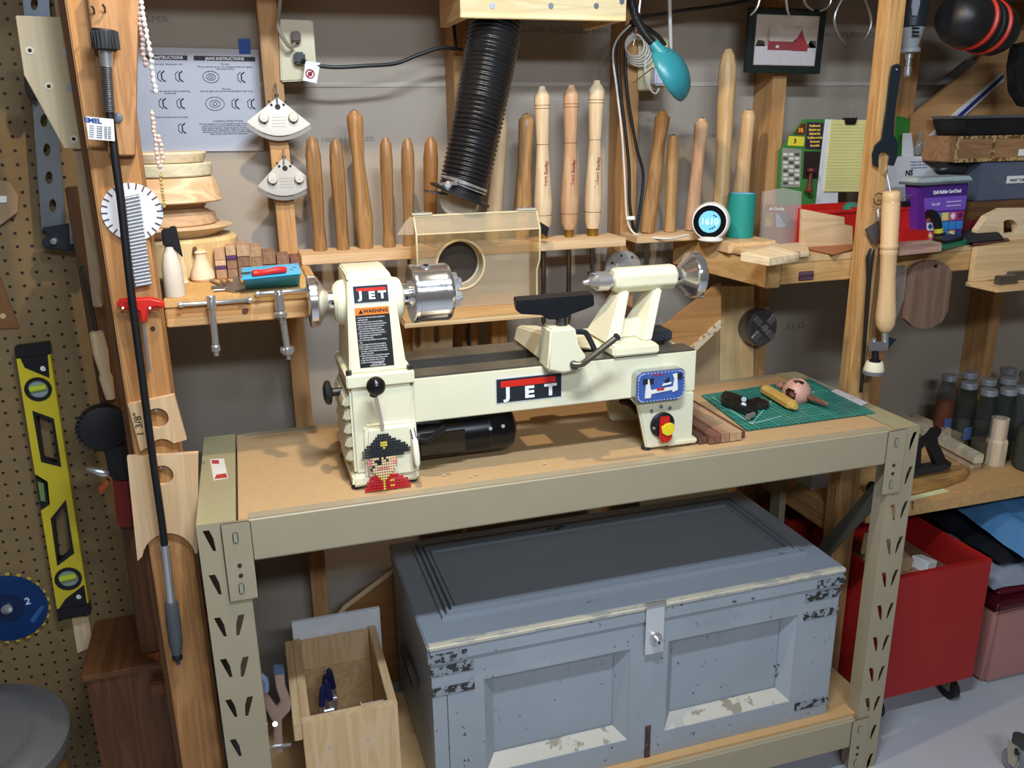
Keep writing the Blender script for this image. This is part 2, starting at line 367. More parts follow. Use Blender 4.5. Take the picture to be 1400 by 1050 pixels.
# ================================================================== the grey tool chest
ch = T('tool_chest', 'large old grey painted wooden tool chest with chipped paint and chrome hasp', 'chest', (.9, .26, -.752))
CP = fleck('9CA3AA', '44423C', .640, 44, .5, (1.4, 1.4, 1)); CPL = fleck('868D95', '3B3A36', .675, 18, .55, (.5, 2.6, 1)); PALE = fleck('BCB8AC', '8E8878', .58, 22, .6); LEDGE = fleck('BAB4A4', '9A9A94', .52, 14, .6, (1, 3, 3))
CX0, CX1, CY0, CY1, CZ0, CZL, CZ1 = .404, 1.386, .034, .485, -.7515, -.392, -.347
B(CX0, CX1, CY0+.030, CY1, CZ0, CZL).build('body', CP, ch)
pan = [[(660, 932), (862, 887), (857, 1013), (667, 1062)], [(916, 878), (1091, 839), (1080, 958.5), (906.5, 1000.5)]]
rects = []
for p in pan:
    P = [at(a_, b2, CY0) for a_, b2 in p]
    x0, x1 = (P[0].x+P[3].x)/2, (P[1].x+P[2].x)/2; z1, z0 = (P[0].z+P[1].z)/2, (P[2].z+P[3].z)/2
    rects.append((x0, x1, z0, z1))
rects[0] = (rects[0][0], rects[0][1], rects[1][2], rects[1][3]); rects[1] = (rects[1][0], rects[1][1], rects[1][2], rects[1][3])
rect = lambda x0, x1, z0, z1, y: [V((x0, y, z0)), V((x1, y, z0)), V((x1, y, z1)), V((x0, y, z1))]
MB().holed(rect(CX0, CX1, CZ0, CZL, CY0), [rect(*r, CY0) for r in rects], (0, .029, 0)).build('front_frame', CP, ch, smooth=0)
for x0, x1, z0, z1 in rects:                                     # sloping mouldings round each recessed panel
    e = .026; yb = CY0+.028
    o4 = rect(x0, x1, z0, z1, CY0+.002); i4 = rect(x0+e, x1-e, z0+e, z1-e, yb); b4 = rect(x0, x1, z0, z1, yb)
    for k, nm in enumerate(('bottom', 'right', 'top', 'left')):
        l = (k+1) % 4
        MB().frust([o4[k], i4[k], b4[k]], [o4[l], i4[l], b4[l]]).build('panel_moulding', PALE if k == 0 else CP, ch, smooth=0)  # bottom moulding gets a paler colour than the other three
B(CX0-.006, CX1+.006, CY0-.006, CY1+.004, CZL+.001, CZ1-.006).build('lid', CP, ch, bev=.005)
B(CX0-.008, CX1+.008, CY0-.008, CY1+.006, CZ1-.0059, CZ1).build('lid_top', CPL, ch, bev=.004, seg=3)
B(CX0-.007, CX1+.007, CY0-.0095, CY0+.010, CZ1-.012, CZ1+.0012).build('lid_edge', LEDGE, ch, bev=.004, seg=3)
mx0, mx1, my0, my1 = CX0+.043, CX1-.040, CY0+.078, CY1-.03
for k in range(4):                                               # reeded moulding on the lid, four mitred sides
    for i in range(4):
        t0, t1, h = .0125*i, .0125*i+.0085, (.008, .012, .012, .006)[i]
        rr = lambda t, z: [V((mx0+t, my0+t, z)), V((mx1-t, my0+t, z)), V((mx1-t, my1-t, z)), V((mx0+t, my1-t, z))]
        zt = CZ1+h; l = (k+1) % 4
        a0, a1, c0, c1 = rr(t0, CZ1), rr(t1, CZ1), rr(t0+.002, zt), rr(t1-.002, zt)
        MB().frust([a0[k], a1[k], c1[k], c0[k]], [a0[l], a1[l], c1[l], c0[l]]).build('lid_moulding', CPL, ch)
MET = fleck('8F969E', '2E2D2B', .5, 60, .5)
for s in (0, 1):                                                  # worn corner straps
    for zt, zb in ((CZL-.008, CZL-.030), (CZL-.058, CZL-.078), (-.700, -.722)):
        x0, x1 = (CX0-.002, CX0+.09) if s == 0 else (CX1-.095, CX1+.002)
        B(x0, x1, CY0-.0025, CY0, zb, zt).build('corner_strap', MET, ch, bev=.001)
    x0, x1 = (CX0-.007, CX0+.075) if s == 0 else (CX1-.07, CX1+.007)
    B(x0, x1, CY0-.008, CY0-.006, CZL+.004, CZL+.026).build('corner_strap', MET, ch, bev=.001)
p = at(885, 1012, CY0); B(p.x-.007, p.x+.007, CY0-.002, CY0, p.z-.05, p.z+.04).build('corner_strap', fleck('5C3E30', '2E2D2B', .5, 60), ch)
for x in (CX0+.03,):
    B(x, x+.0015, CY0-.0006, CY0+.001, CZ0, CZL-.08).build('joint_line', mat('3A3B3D', .8), ch)
a = at(881, 826, CY0-.012); b2 = at(909, 890, CY0-.012); mxh = (a.x+b2.x)/2
hs = B(mxh-.022, mxh+.022, CY0-.014, CY0-.0105, b2.z, a.z-.012).build('hasp', mat('DCDEE0', .3, .45, .02), ch, bev=.0015)
MB().cyl((mxh-.024, CY0-.011, a.z-.006), (mxh+.024, CY0-.011, a.z-.006), .006, n=12).build('hasp_hinge', STEEL, hs)
p = at(897, 872, CY0-.014)
MB().lathe([(.015, 0), (.015, .004), (.011, .005), (.011, .014), (.008, .019), (0, .019)], (mxh+.001, CY0-.0142, p.z), (0, -1, 0), 16).build('hasp_lock', STEEL, hs)
MB().cyl((mxh+.001, CY0-.034, p.z), (mxh+.001, CY0-.0335, p.z), .003, n=8).build('keyhole', BLACK, hs)
for sx in (CX0-.004,):                                            # rope/bar handle on the shaded left end
    MB().box(sx-.012, sx, .18, .34, -.56, -.53).build('end_handle', mat('4A3D30', .7), ch, bev=.004)
# ================================================================== the lathe
la = T('wood_lathe', 'cream wood lathe with chrome chucks and black motor standing on the steel bench', 'lathe', (.63, .16, 0))
CR = mat('E3DEC0', .38, 0, .03, 18, .15); CRB = mat('DDD9C4', .4, 0, .03)
AX, AZ = .16, .345                                       # spindle axis y, z
FY, BYK = .066, .252                                     # front and back of the castings
# headstock pedestal: foot, box, raised front pad
pd = MB()
pd.frust([V((.277, FY-.010, .006)), V((.404, FY-.010, .006)), V((.404, BYK+.008, .006)), V((.277, BYK+.008, .006))],
         [V((.279, FY-.008, .028)), V((.404, FY-.008, .028)), V((.404, BYK+.006, .028)), V((.279, BYK+.006, .028))])
pd.frust([V((.284, FY, .028)), V((.402, FY, .028)), V((.402, BYK, .028)), V((.284, BYK, .028))],
         [V((.284, FY, .196)), V((.402, FY, .196)), V((.402, BYK, .196)), V((.284, BYK, .196))])
ped = pd.build('headstock_pedestal', CR, la, bev=.005, seg=3)
MB().frust([V((.304, FY-.014, .020)), V((.404, FY-.014, .020)), V((.404, FY+.01, .020)), V((.300, FY+.01, .020))],
           [V((.307, FY-.010, .122)), V((.403, FY-.010, .122)), V((.403, FY+.01, .130)), V((.303, FY+.01, .130))]).build('front_pad', CR, ped, bev=.006, seg=3)
for i in range(5):                                       # cast cooling ribs on the left end
    z = .052+i*.027
    MB().frust([V((.285, .070, z)), V((.285, .235, z)), V((.285, .235, z+.025)), V((.285, .070, z+.025))],
               [V((.270, .085, z-.003)), V((.270, .225, z-.003)), V((.276, .225, z+.018)), V((.276, .080, z+.018))]).build('cooling_rib', CR, ped, bev=.004)
# headstock tower
hd = MB().box(.280, .405, FY-.004, BYK+.002, .198, .222)
o8 = [V((x, y, .222)) for x, y in ((.288, .076), (.394, .076), (.394, .246), (.288, .246))]
t8 = [V((.2975, .098, .388)), V((.3795, .098, .388)), V((.3795, .232, .398)), V((.2975, .232, .398))]
hd.frust(o8, t8)
t9 = [V((.299, .118, .399)), V((.377, .118, .399)), V((.377, .224, .402)), V((.299, .224, .402))]
hd.frust(t8, t9)
head = hd.build('headstock', CR, la, bev=.005, seg=3)
MB().lathe([(.030, .276), (.040, .283), (.043, .297), (.043, .385), (.040, .400), (.030, .406)], (0, AX, AZ-.006), (1, 0, 0), 28).build('spindle_boss', CR, head, bev=.002)
for x, y in ((.2865, .072), (.398, .072)): MB().lathe([(.0055, 0), (.0055, .008), (.004, .009), (0, .0085)], (x, y, .222), (0, 0, 1), 10).build('bolt', DSTEEL, head)
# badge and warning label lying on the sloping front face
b0, b1 = V((.341, .076, .222)), V((.3385, .098, .388)); vd = (b1-b0).normalized(); fn = V((1, 0, 0)).cross(vd)
def face(u, v_, out=.0006): return b0+V((1, 0, 0))*u+vd*v_+fn*out
def fquad(u0, u1, v0, v1, out, mt, name, th=.0004, par=head):
    return MB().prism([face(u0, v0, out), face(u1, v0, out), face(u1, v1, out), face(u0, v1, out)], fn*th).build(name, mt, par, smooth=0)
BADGE = mat('23272F', .4, 0, .02); BRED = mat('D0261C', .45, 0, .02)
fquad(-.033, .032, .127, .160, .0004, mat('CFD3D8', .35), 'badge_rim'); bd = fquad(-.0315, .0305, .1285, .1585, .0009, BADGE, 'badge')
fquad(-.026, .027, .149, .1545, .0014, BRED, 'red_bar'); [text(ch_, face(u_, .1402+(.0016 if ch_ == 'J' else 0), .0016), (1, 0, 0), vd, .0185, INKW, head, sx=1.25, bold=.0008) for ch_, u_ in (('J', -.0195), ('E', .0005), ('T', .0195))]
wl = fquad(-.0325, .030, .010, .106, .0006, mat('141416', .45, 0, .02), 'warning_label'); fquad(-.0325, .030, .106, .1195, .0006, mat('E07A22', .5, 0, .02), 'warning_band')
text('WARNING', face(.005, .1125, .0011), (1, 0, 0), vd, .0092, INK, head, sx=1.0, bold=.0003)
MB().prism([face(-.0265, .1085, .001), face(-.0175, .1085, .001), face(-.022, .1165, .001)], fn*.0003).build('warning_triangle', INK, head)
lines = ['1. For your own safety, read instruction manual before', '   operating the lathe.', '2. Do not operate on this or use in wet conditions.', '3. Always wear eye and approved respiratory protection',
         '   devices as required by the operation environment.', '4. Do not wear loose clothing, gloves, bow ties,', '   necklaces, bracelets, or jewelry. Restrain long hair', '5. Make sure all guards are in place, and that locks are',
         '   tight and all parts are properly tightened or', '   removed before operating.', '6. Do not mount split workpieces or ones containing a', '   knot.', '7. Use lowest speed when starting a new workpiece.', '8. When roughing stock, use low speed and light cuts.',
         '9. This workpiece slow. If in doubt, increase diameter', '   to complete, as required. Adjust tool rest as needed', '   when removing material.', '10. Always use tool rest on mounting. Disconnect power', '    before performing maintenance, setting up spindle.',
         '11. Never leave the machine while it is running.', '12. Failure to comply may cause serious injury.']
for i, s in enumerate(lines): text(s, face(-.0305, .1015-i*.0041, .0011), (1, 0, 0), vd, .0037, INKW, head, 'label_text', align='LEFT', sx=.62)
text('DO NOT REMOVE', face(0, .0165, .0011), (1, 0, 0), vd, .0036, INKW, head, 'label_text', sx=.7); text('OR OBSCURE THIS LABEL', face(0, .0128, .0011), (1, 0, 0), vd, .0036, INKW, head, 'label_text', sx=.7)
# bed: two ways joined by cross ribs, open between them
bed = MB().box(.402, .992, FY, FY+.012, .118, .205).box(.402, .992, BYK-.012, BYK, .118, .205).build('bed', CR, la, bev=.002)
for y0, y1 in ((FY+.001, .118), (.182, BYK-.001)): B(.404, .988, y0, y1, .2052, .2085).build('bed_way', mat('7F7A70', .32, .75, .08, 40), bed)
B(.404, .988, .106, .118, .16, .205).build('way_edge', mat('6B6660', .4, .7), bed); B(.404, .988, .182, .194, .16, .205).build('way_edge', mat('6B6660', .4, .7), bed)
for x in (.47, .60, .72, .84, .95): B(x, x+.022, .078, .241, .125, .165).build('cross_rib', CR, bed, bev=.002)
# right pedestal
rp = MB(); P = lambda px, py, y=FY: at(px, py, y)
L0, L1, L2 = P(864, 546), P(869, 556), P(881, 617); Rr = P(935, 600).x
pts = [V((.846, FY-.002, .118)), V((.990, FY-.002, .118)), V((.990, FY-.004, .004)), V((.884, FY-.004, .004)), V((.862, FY-.003, .098))]
rp.prism(pts, (0, .012, 0)); rp.prism([V((p.x, BYK-.008, p.z)) for p in pts], (0, .012, 0))
rp.box(.978, .990, FY+.004, BYK-.004, .004, .2); rp.box(.930, 1.000, FY-.008, FY+.02, .004, .016)
rpo = rp.build('tailstock_pedestal', CR, la, bev=.003)
for x, y in ((.287, .075), (.392, .075), (.287, .24), (.89, .075), (.985, .075), (.985, .24)): MB().cyl((x, y, .0003), (x, y, .006), .011, n=14).build('rubber_foot', RUBBER, la)
# switch
c = P(905, 580, FY-.005); sw = MB().lathe([(.027, 0), (.027, .004), (.024, .006), (0, .006)], c, (0, -1, 0), 26).build('switch_plate', BLACK, la)
MB().box(c.x-.010, c.x+.012, c.y-.012, c.y-.006, c.z-.012, c.z+.020).build('switch_rocker', RED, sw, bev=.002)
pd_ = lambda pts, y0_, y1_: MB().frust([c+V((u, y0_, v_)) for u, v_ in pts], [c+V((u, y1_, v_)) for u, v_ in pts])
pd_(((-.012, -.004), (.016, -.002), (.016, -.026), (.010, -.034), (-.004, -.035), (-.011, -.028)), -.020, -.009).build('switch_paddle', RED, sw, bev=.003)
pd_(((-.013, .003), (-.006, .006), (-.004, .009), (.009, .010), (.012, .007), (.017, .004), (.015, -.010), (.009, -.017), (-.001, -.017), (-.010, -.011)), -.025, -.0205).build('yellow_key', mat('E8CF2A', .4), sw, bev=.001)
for dx, dz in ((-.021, -.004), (.021, 0)): MB().lathe([(.0035, 0), (.003, .002), (0, .002)], c+V((dx, -.006, dz)), (0, -1, 0), 8).build('screw', STEEL, sw)
for px, py in ((891, 562), (904, 556), (916, 558)): MB().lathe([(.004, 0), (.0035, .0015), (0, .0015)], P(px, py, FY-.004), (0, -1, 0), 10).build('indicator', mat('7C8794', .4, .3), rpo)
# JET badge on the bed
def bq(x0, x1, z0, z1, out, mt, name): return B(x0, x1, FY-out-.0006, FY-out, z0, z1).build(name, mt, bed, smooth=0)
p, q = P(679, 550), P(767, 511); zc = (p.z+q.z)/2; zh = .0235
bq(p.x-.002, q.x+.002, zc-zh-.002, zc+zh+.002, .0001, mat('C6CDD6', .35), 'badge_rim'); bq(p.x, q.x, zc-zh, zc+zh, .0008, BADGE, 'badge'); bq(p.x+.008, q.x-.012, zc+.007, zc+.0195, .0015, BRED, 'red_bar')
[text(ch_, V((p.x+(q.x-p.x)*u_, FY-.0017, zc-.0085+(.003 if ch_ == 'J' else 0))), (1, 0, 0), (0, 0, 1), .032, INKW, bed, sx=1.25, bold=.0013) for ch_, u_ in (('J', .17), ('E', .5), ('T', .83))]
# motor hanging under the bed
ma, mb_ = .404, .640; mc = V((0, .160, .055))
mo = MB().lathe([(.046, ma), (.046, ma+.155), (.0465, ma+.156), (.0465, ma+.162), (.046, ma+.163), (.046, ma+.196), (.041, ma+.212), (.028, ma+.219), (0, ma+.220)], mc, (1, 0, 0), 32).build('motor', mat('1B1C20', .3, .3, .04), la)
MB().lathe([(.0472, ma+.157), (.0472, ma+.161)], mc, (1, 0, 0), 32).build('motor_band', BLACK, mo)
for a_ in (-40, -115): MB().cyl(mc+V((ma+.158, -.050*math.cos(math.radians(a_+45)), .05*math.sin(math.radians(a_+60)))), mc+V((ma+.158, -.046*math.cos(math.radians(a_+45)), .046*math.sin(math.radians(a_+60)))), .004, n=8).build('motor_bolt', STEEL, mo)
MB().cyl((ma+.185, .1165, .071), (ma+.185, .113, .073), .004, n=8).build('motor_bolt', STEEL, mo)
B(.42, .51, .1125, .118, .03, .075).build('motor_plate', mat('3A3226', .45, .3, .1), mo)
# speed lever with ball, belt lever with white grip, index knob
s0, s1 = P(523, 584, FY-.012), at(512, 536, .018)
lv = MB().tube([s0, s0.lerp(s1, .5), s1], .0042, 10).build('lever_rod', STEEL, la)
MB().lathe([(.006, 0), (.009, .003), (.008, .008)], s1-V((0, 0, .006)), (s1-s0), 14).build('lever_collar', BLACK, lv); MB().ball(at(514, 528, .014), .0175, 22).build('lever_ball', mat('141416', .22), lv)
g0, g1 = at(565, 590, .055), at(571, 636, .030)
gl = MB().tube([at(560, 588, .07), at(564, 587, .052), at(567, 600, .045)], .0045, 8).build('belt_lever', STEEL, la)
MB().lathe([(.0045, 0), (.006, .004), (.0065, .03), (.0055, .046), (.003, .052), (0, .053)], at(567, 600, .045), g1-at(567, 600, .045), 14).build('lever_grip', mat('E4DEC8', .4), gl)
MB().tube([at(568, 600, .08), at(585, 602, .07), at(608, 584, .06)], .006, 10).build('belt_lock_handle', BLACK, la)
k0 = V((.283, .14, .172)); MB().lathe([(.008, 0), (.008, .022), (.010, .024), (.021, .026), (.024, .030), (.022, .036), (.012, .040), (0, .040)], k0, (-1, 0, 0), 22).build('index_knob', mat('22221F', .4), la)
# left outboard handwheel chuck
lc = MB().lathe([(.018, 0), (.018, .016), (.021, .018), (.023, .021), (.045, .034), (.048, .038), (.048, .050), (.045, .052), (.018, .053), (.016, .048), (0, .048)], (.283, AX, AZ), (-1, 0, 0), 32).build('outboard_handwheel', CHROME, la)
MB().cyl((.274, AX-.0185, AZ-.003), (.274, AX-.014, AZ-.003), .003, n=8).build('grub_screw', BLACK, lc)
# four-jaw chuck on the spindle
ck = MB().lathe([(.021, .406), (.021, .416), (.025, .417), (.025, .421), (.054, .422), (.056, .425), (.056, .433), (.0545, .434), (.0545, .482), (.055, .483), (.055, .493), (.052, .497), (.040, .498), (.038, .503), (0, .503)], (0, AX, AZ+.001), (1, 0, 0), 44).build('spindle_chuck', CHROME, la)
for k in range(4):
    M = Matrix.Translation((0, AX, AZ+.001))@Matrix.Rotation(math.radians(25+90*k), 4, 'X')
    MB().box(.496, .512, -.010, .010, .006, .038, M).box(.512, .521, -.006, .006, .010, .028, M).build('jaw', STEEL, ck, bev=.0015)
MB().lathe([(.009, 0), (.009, .003), (.006, .0032), (.006, .001), (0, .001)], (.452, AX-.013, AZ+.0535), (0, -.25, 1), 14).build('key_socket', STEEL, ck)
MB().cyl((.452, AX-.0137, AZ+.0565), (.452, AX-.0139, AZ+.0573), .0045, n=8).build('socket_hole', BLACK, ck)
MB().cyl((.412, AX-.0215, AZ-.002), (.412, AX-.018, AZ-.002), .0035, n=8).build('grub_screw', BLACK, ck)
MB().cyl((.473, AX-.0505, AZ+.0225), (.473, AX-.049, AZ+.022), .004, n=8).build('chuck_bolt', DSTEEL, ck)
# tool rest and banjo
bj = MB(); bx0, bx1 = P(752, 480, .04).x, P(790, 480, .04).x
f0 = [at(px, py, .028) for px, py in ((753, 451), (787, 448), (792, 473), (803, 489), (800, 505), (770, 511), (749, 507), (751, 480))]
bj.prism(f0, (0, .055, 0))
bj.frust([V((bx0-.004, .08, .2095)), V((bx1+.004, .08, .2095)), V((bx1-.002, .08, .262)), V((bx0+.004, .08, .266))],
         [V((bx0-.004, .262, .2095)), V((bx1-.004, .262, .2095)), V((bx1-.010, .254, .240)), V((bx0+.002, .254, .244))])
ban = bj.build('banjo', CR, la, bev=.004, seg=3)
tc_ = at(768, 452, .055); MB().cyl(tc_-V((0, 0, .01)), at(768, 434, .058), .0115, n=18).build('rest_post', DSTEEL, ban)
tr = [(706, 412), (812, 403), (813, 418), (801, 423), (778, 431), (771, 437), (751, 437), (740, 431), (713, 430), (706, 424)]
fr = [at(px, py, .050) for px, py in tr]; ba = [p+V((0, .012, 0)) for p in fr]; ba[0] += V((.002, .016, .004)); ba[1] += V((0, .016, .004))
MB().frust(fr, ba).build('tool_rest', mat('24262B', .38, .5, .08, 60), ban, bev=.0018)
MB().lathe([(.008, 0), (.008, .008), (.006, .010), (.006, .014)], P(784, 498, .028), (0, -1, 0), 14).build('cam_bush', DSTEEL, ban)
h = smooth_path([at(784, 498, .014), at(795, 498, .008), at(806, 490, .004), at(842, 462, -.004)], 4)
hr = MB().tube(h, [.006]*3+[.0062]*(len(h)-3), 12).build('cam_handle', mat('6F6A60', .32, .8), ban)
MB().lathe([(.004, 0), (.006, .001), (.0085, .006), (.006, .010), (0, .012)], h[-1]-(h[-1]-h[-3])*.1, h[-1]-h[-3], 10).build('handle_tip', DSTEEL, hr)
MB().tube(smooth_path([at(784, 454, .07), at(797, 454, .07), at(803, 458, .068), at(813, 478, .060)], 4), .0055, 10).build('clamp_lever', mat('202226', .4), ban)
# tailstock
ts = MB(); sh = -.026
def bx4(x0, x1, y0, y1, z): return [V((x0+sh, y0, z)), V((x1+sh, y0, z)), V((x1+sh, y1, z)), V((x0+sh, y1, z))]
sh = -.040
ts.frust(bx4(.842, .944, .056, .236, .2095), bx4(.842, .942, .058, .232, .230))
ts.frust([V((.800+sh, .150, .2095)), V((.842+sh, .110, .2095)), V((.842+sh, .236, .2095)), V((.800+sh, .220, .2095))], [V((.806+sh, .155, .228)), V((.842+sh, .12, .228)), V((.842+sh, .232, .228)), V((.806+sh, .216, .228))])
base = ts.build('tailstock_base', CR, la, bev=.004); sh = -.026
def strut(x0, x1, xt0, xt1, ya, yb, yta, ytb, z0=.228, z1=.324): return MB().frust(bx4(x0, x1, ya, yb, z0), bx4(xt0, xt1, yta, ytb, z1))
strut(.826, .856, .880, .900, .085, .205, .140, .182).build('tailstock_strut', CR, la, bev=.004)
strut(.904, .926, .956, .974, .085, .205, .140, .182).build('tailstock_strut', CR, la, bev=.004)
strut(.840, .912, .856, .928, .125, .150, .13, .15, z1=.266).build('tailstock_web', CR, la, bev=.004)
oc = lambda x, r: [V((x, AX+r*math.cos(math.radians(22.5+45*k)), AZ-.001+r*math.sin(math.radians(22.5+45*k)))) for k in range(8)]
MB().frust(oc(.842, .0225), oc(.848, .027)).frust(oc(.848, .027), oc(.978, .027)).frust(oc(.978, .027), oc(.983, .022)).build('tailstock_barrel', CR, la, bev=.0015)
MB().lathe([(.014, .845), (.014, .832), (.020, .831), (.020, .806), (.018, .804), (.008, .789), (.0055, .786), (.004, .778), (0, .775)], (0, AX, AZ-.001), (1, 0, 0), 26).build('live_centre', mat('D6D5D2', .28, .8, .03), la)
MB().tube([V((.803, .158, .360)), V((.792, .150, .366)), V((.783, .146, .365))], .003, 8).build('drill_key', DSTEEL, la)
hw = MB().lathe([(.018, .980), (.018, .994), (.021, .995), (.042, 1.016), (.047, 1.018), (.049, 1.022), (.049, 1.036), (.046, 1.039), (.02, 1.039), (0, 1.038)], (0, AX, AZ-.001), (1, 0, 0), 36).build('tailstock_handwheel', CHROME, la, smooth=30)
MB().cyl((.986, AX-.0185, AZ-.004), (.986, AX-.015, AZ-.004), .003, n=8).build('grub_screw', BLACK, hw); MB().cyl((1.030, AX, AZ-.045), (1.050, AX-.01, AZ-.048), .005, n=8).build('crank_pin', STEEL, hw)
MB().tube(smooth_path([P(850, 548, .20), P(862, 552, .17), P(872, 562, .14)], 4), .008, 10).build('spindle_stub', mat('3A3328', .5, .3), la)
B(.905, .975, .14, .20, .2095, .232).build('bed_stop', mat('2D3036', .5), la, bev=.003)
# ------------------------------------------------------------------ tin with a felt lathe on its lid, stuck to the bed
tn = T('tin_box', 'small tin with blue felt lid showing a stitched lathe, stuck on the lathe bed', 'tin', P(900, 548, FY))
a, b_ = P(866, 548, FY-.001), P(935, 500, FY-.001); tx0, tx1, tz0, tz1 = .868, .972, a.z+.002, b_.z-.001
tz0, tz1 = .112, .178; tx0, tx1 = P(869, 525, FY-.02).x, P(936, 520, FY-.02).x
def rrect(x0, x1, z0, z1, r, y, n=5):
    out = []
    for cx, cz, a0 in ((x1-r, z1-r, 0), (x0+r, z1-r, 90), (x0+r, z0+r, 180), (x1-r, z0+r, 270)):
        out += [V((cx+r*math.cos(math.radians(a0+90*i/n)), y, cz+r*math.sin(math.radians(a0+90*i/n)))) for i in range(n+1)]
    return out
MB().prism(rrect(tx0, tx1, tz0, tz1, .014, FY-.022), (0, .021, 0)).build('tin_body', mat('B9BDBD', .3, .8, .05), tn, bev=.001)
MB().prism(rrect(tx0+.002, tx1-.002, tz0+.002, tz1-.002, .013, FY-.0245), (0, .0024, 0)).build('felt_lid', mat('3C5CA0', .95, 0, .08, 200), tn)
yy = FY-.0248; FEL = mat('E6E4DE', .9); cxm, czm = (tx0+tx1)/2, (tz0+tz1)/2
fq = lambda pts, mt, nm, th=.0012, y=yy: MB().prism([V((cxm+u, y-th, czm+v_)) for u, v_ in pts], (0, th, 0)).build(nm, mt, tn)
fq([(-.034, .016), (-.028, .017), (-.023, -.006), (.026, -.003), (.028, .013), (.024, .023), (.034, .024), (.037, -.011), (.026, -.015), (.024, -.010), (-.022, -.014), (-.023, -.022), (-.036, -.022)], FEL, 'felt_lathe')
for u0, u1, v0, v1 in ((-.041, -.031, .008, .019), (-.026, -.018, .008, .019), (.036, .045, .012, .024)): fq([(u0, v0), (u1, v0), (u1, v1), (u0, v1)], INK, 'felt_chuck', .0018)
fq([(.006, .010), (.016, .018), (.018, .010), (.012, .006)], INK, 'felt_tool', .0016); fq([(-.010, -.0085), (.006, -.008), (.006, -.003), (-.010, -.0035)], mat('C22A30', .9), 'felt_badge', .0018); fq([(.002, .001), (.020, .003), (.022, .007), (.004, .005)], FEL, 'felt_rest', .002)
text('MINI', V((cxm-.008, yy-.0005, czm+.0245)), (1, 0, 0), (0, 0, 1), .010, mat('A8324A', .9), tn, 'stitched_letters', sx=1.3)
st_ = MB()
for i, p in enumerate(rrect(tx0+.004, tx1-.004, tz0+.004, tz1-.004, .012, yy, 12)[::2]): st_.box(p.x-.0012, p.x+.0012, p.y-.0008, p.y+.0002, p.z-.0006, p.z+.0006)
L_ = tx1-tx0-.034
for i in range(11):
    for z in (tz0+.004, tz1-.004): st_.box(tx0+.017+L_*i/10-.0012, tx0+.017+L_*i/10+.0012, yy-.0008, yy+.0002, z-.0006, z+.0006)
for i in range(6):
    for x in (tx0+.004, tx1-.004): st_.box(x-.0006, x+.0006, yy-.0008, yy+.0002, tz0+.017+.032*i/5-.001, tz0+.017+.032*i/5+.001)
st_.build('stitching', mat('D8DCE6', .9), tn)
# ------------------------------------------------------------------ fused-bead soldier leaning on the lathe
rows = ['.......KKKKK.........', '......KKKKKKK........', '.....KKKKKKKKKK......', '....KKKKYYYKKKKKK....', '..KKKKKKYYYKKKKKKKK..', '.KKKKKKKKYKKKKKKKKKK.', 'GKKKKKKKKKKKKKKKKKKKG', 'GKKKKKKKKKKKKKKKKKKKG', 'GKKKKKKKKKKKKKKKKK...', '...PSSSKSKSSSS.......',
        '..PPSKKKSSKSSSP......', '..PPSSKKSSSSSPP......', '....KSSSSSSSSS.......', '...KSSPPPPPSSS.......', '....SSSSSSSSS........', '.....YSSSSSY.........', '...RRRYSSSYRRRR......', '..RRRRRYSYRRRRRRR....', '.RRRRRRRYRROORRRRRR..', '.RRRRRRRYRRRRRRRRRR..', 'RRRRRRRRYRROORRRRRRR.', 'RRRRRRRRYRRRRRRRRRRR.']
pl, prr = at(500, 675, z=.001), at(567, 668, z=.001); pl.y = prr.y = .040; dx = (prr-pl)/21; hgt = .108; dz = V((0, .012, hgt))/len(rows)
bs = T('bead_soldier', 'flat fused bead soldier in black hat and red coat leaning on lathe', 'bead art', pl)
cols = {'K': ('22262B', 'black_beads'), 'G': ('4A5357', 'grey_beads'), 'Y': ('D9C24A', 'yellow_beads'), 'S': ('E8C79C', 'skin_beads'), 'P': ('E09088', 'pink_beads'), 'R': ('C0202C', 'red_beads'), 'O': ('DBA64A', 'gold_beads')}
for ch_, (hx, nm) in cols.items():
    g = MB()
    for r_, row in enumerate(rows):
        for c_, k in enumerate(row):
            if k == ch_:
                o_ = pl+dx*(c_+.5)+dz*(len(rows)-r_-.5)
                g.lathe([(.0008, 0), (.0022, .0003), (.0022, .0045), (.0008, .0045)], o_, (0, 1, -.1), 8)
    tag(g.build(nm, mat(hx, .35, 0, .02), bs), kind='stuff')
# ================================================================== left post and what hangs on it
PY = .14
px0, px1 = at(168, 520, PY).x, at(231, 520, PY).x
DFIR = lambda a='z', s=1: wood('C98F52', 'A5692F', a, s)
po = T('wooden_post', 'tall orange wooden post at the left end of the bench', 'post', ((px0+px1)/2, .18, ZF))
B(px0, px1, PY, .222, ZF, 1.6).build('upright', DFIR(), po, bev=.003)
q = [at(117, -20, .119), at(189, -20, .119), at(184, 213, .119), at(148, 213, .119)]
MB().prism(q, (0, .0205, 0)).build('front_cleat', wood('B88450', '8F5C2C', 'z', 1.3), po, bev=.002)
for px, py in ((127, 12), (142, 10)): MB().tube([at(px+2, py+6, .119), at(px+1, py, .108), at(px-2, py-4, .106)], .0018, 6).build('nail', DSTEEL, po)
p = at(209, 449, PY); MB().lathe([(.004, 0), (.004, .002), (0, .002)], p, (0, -1, 0), 10).build('nail', DSTEEL, po)
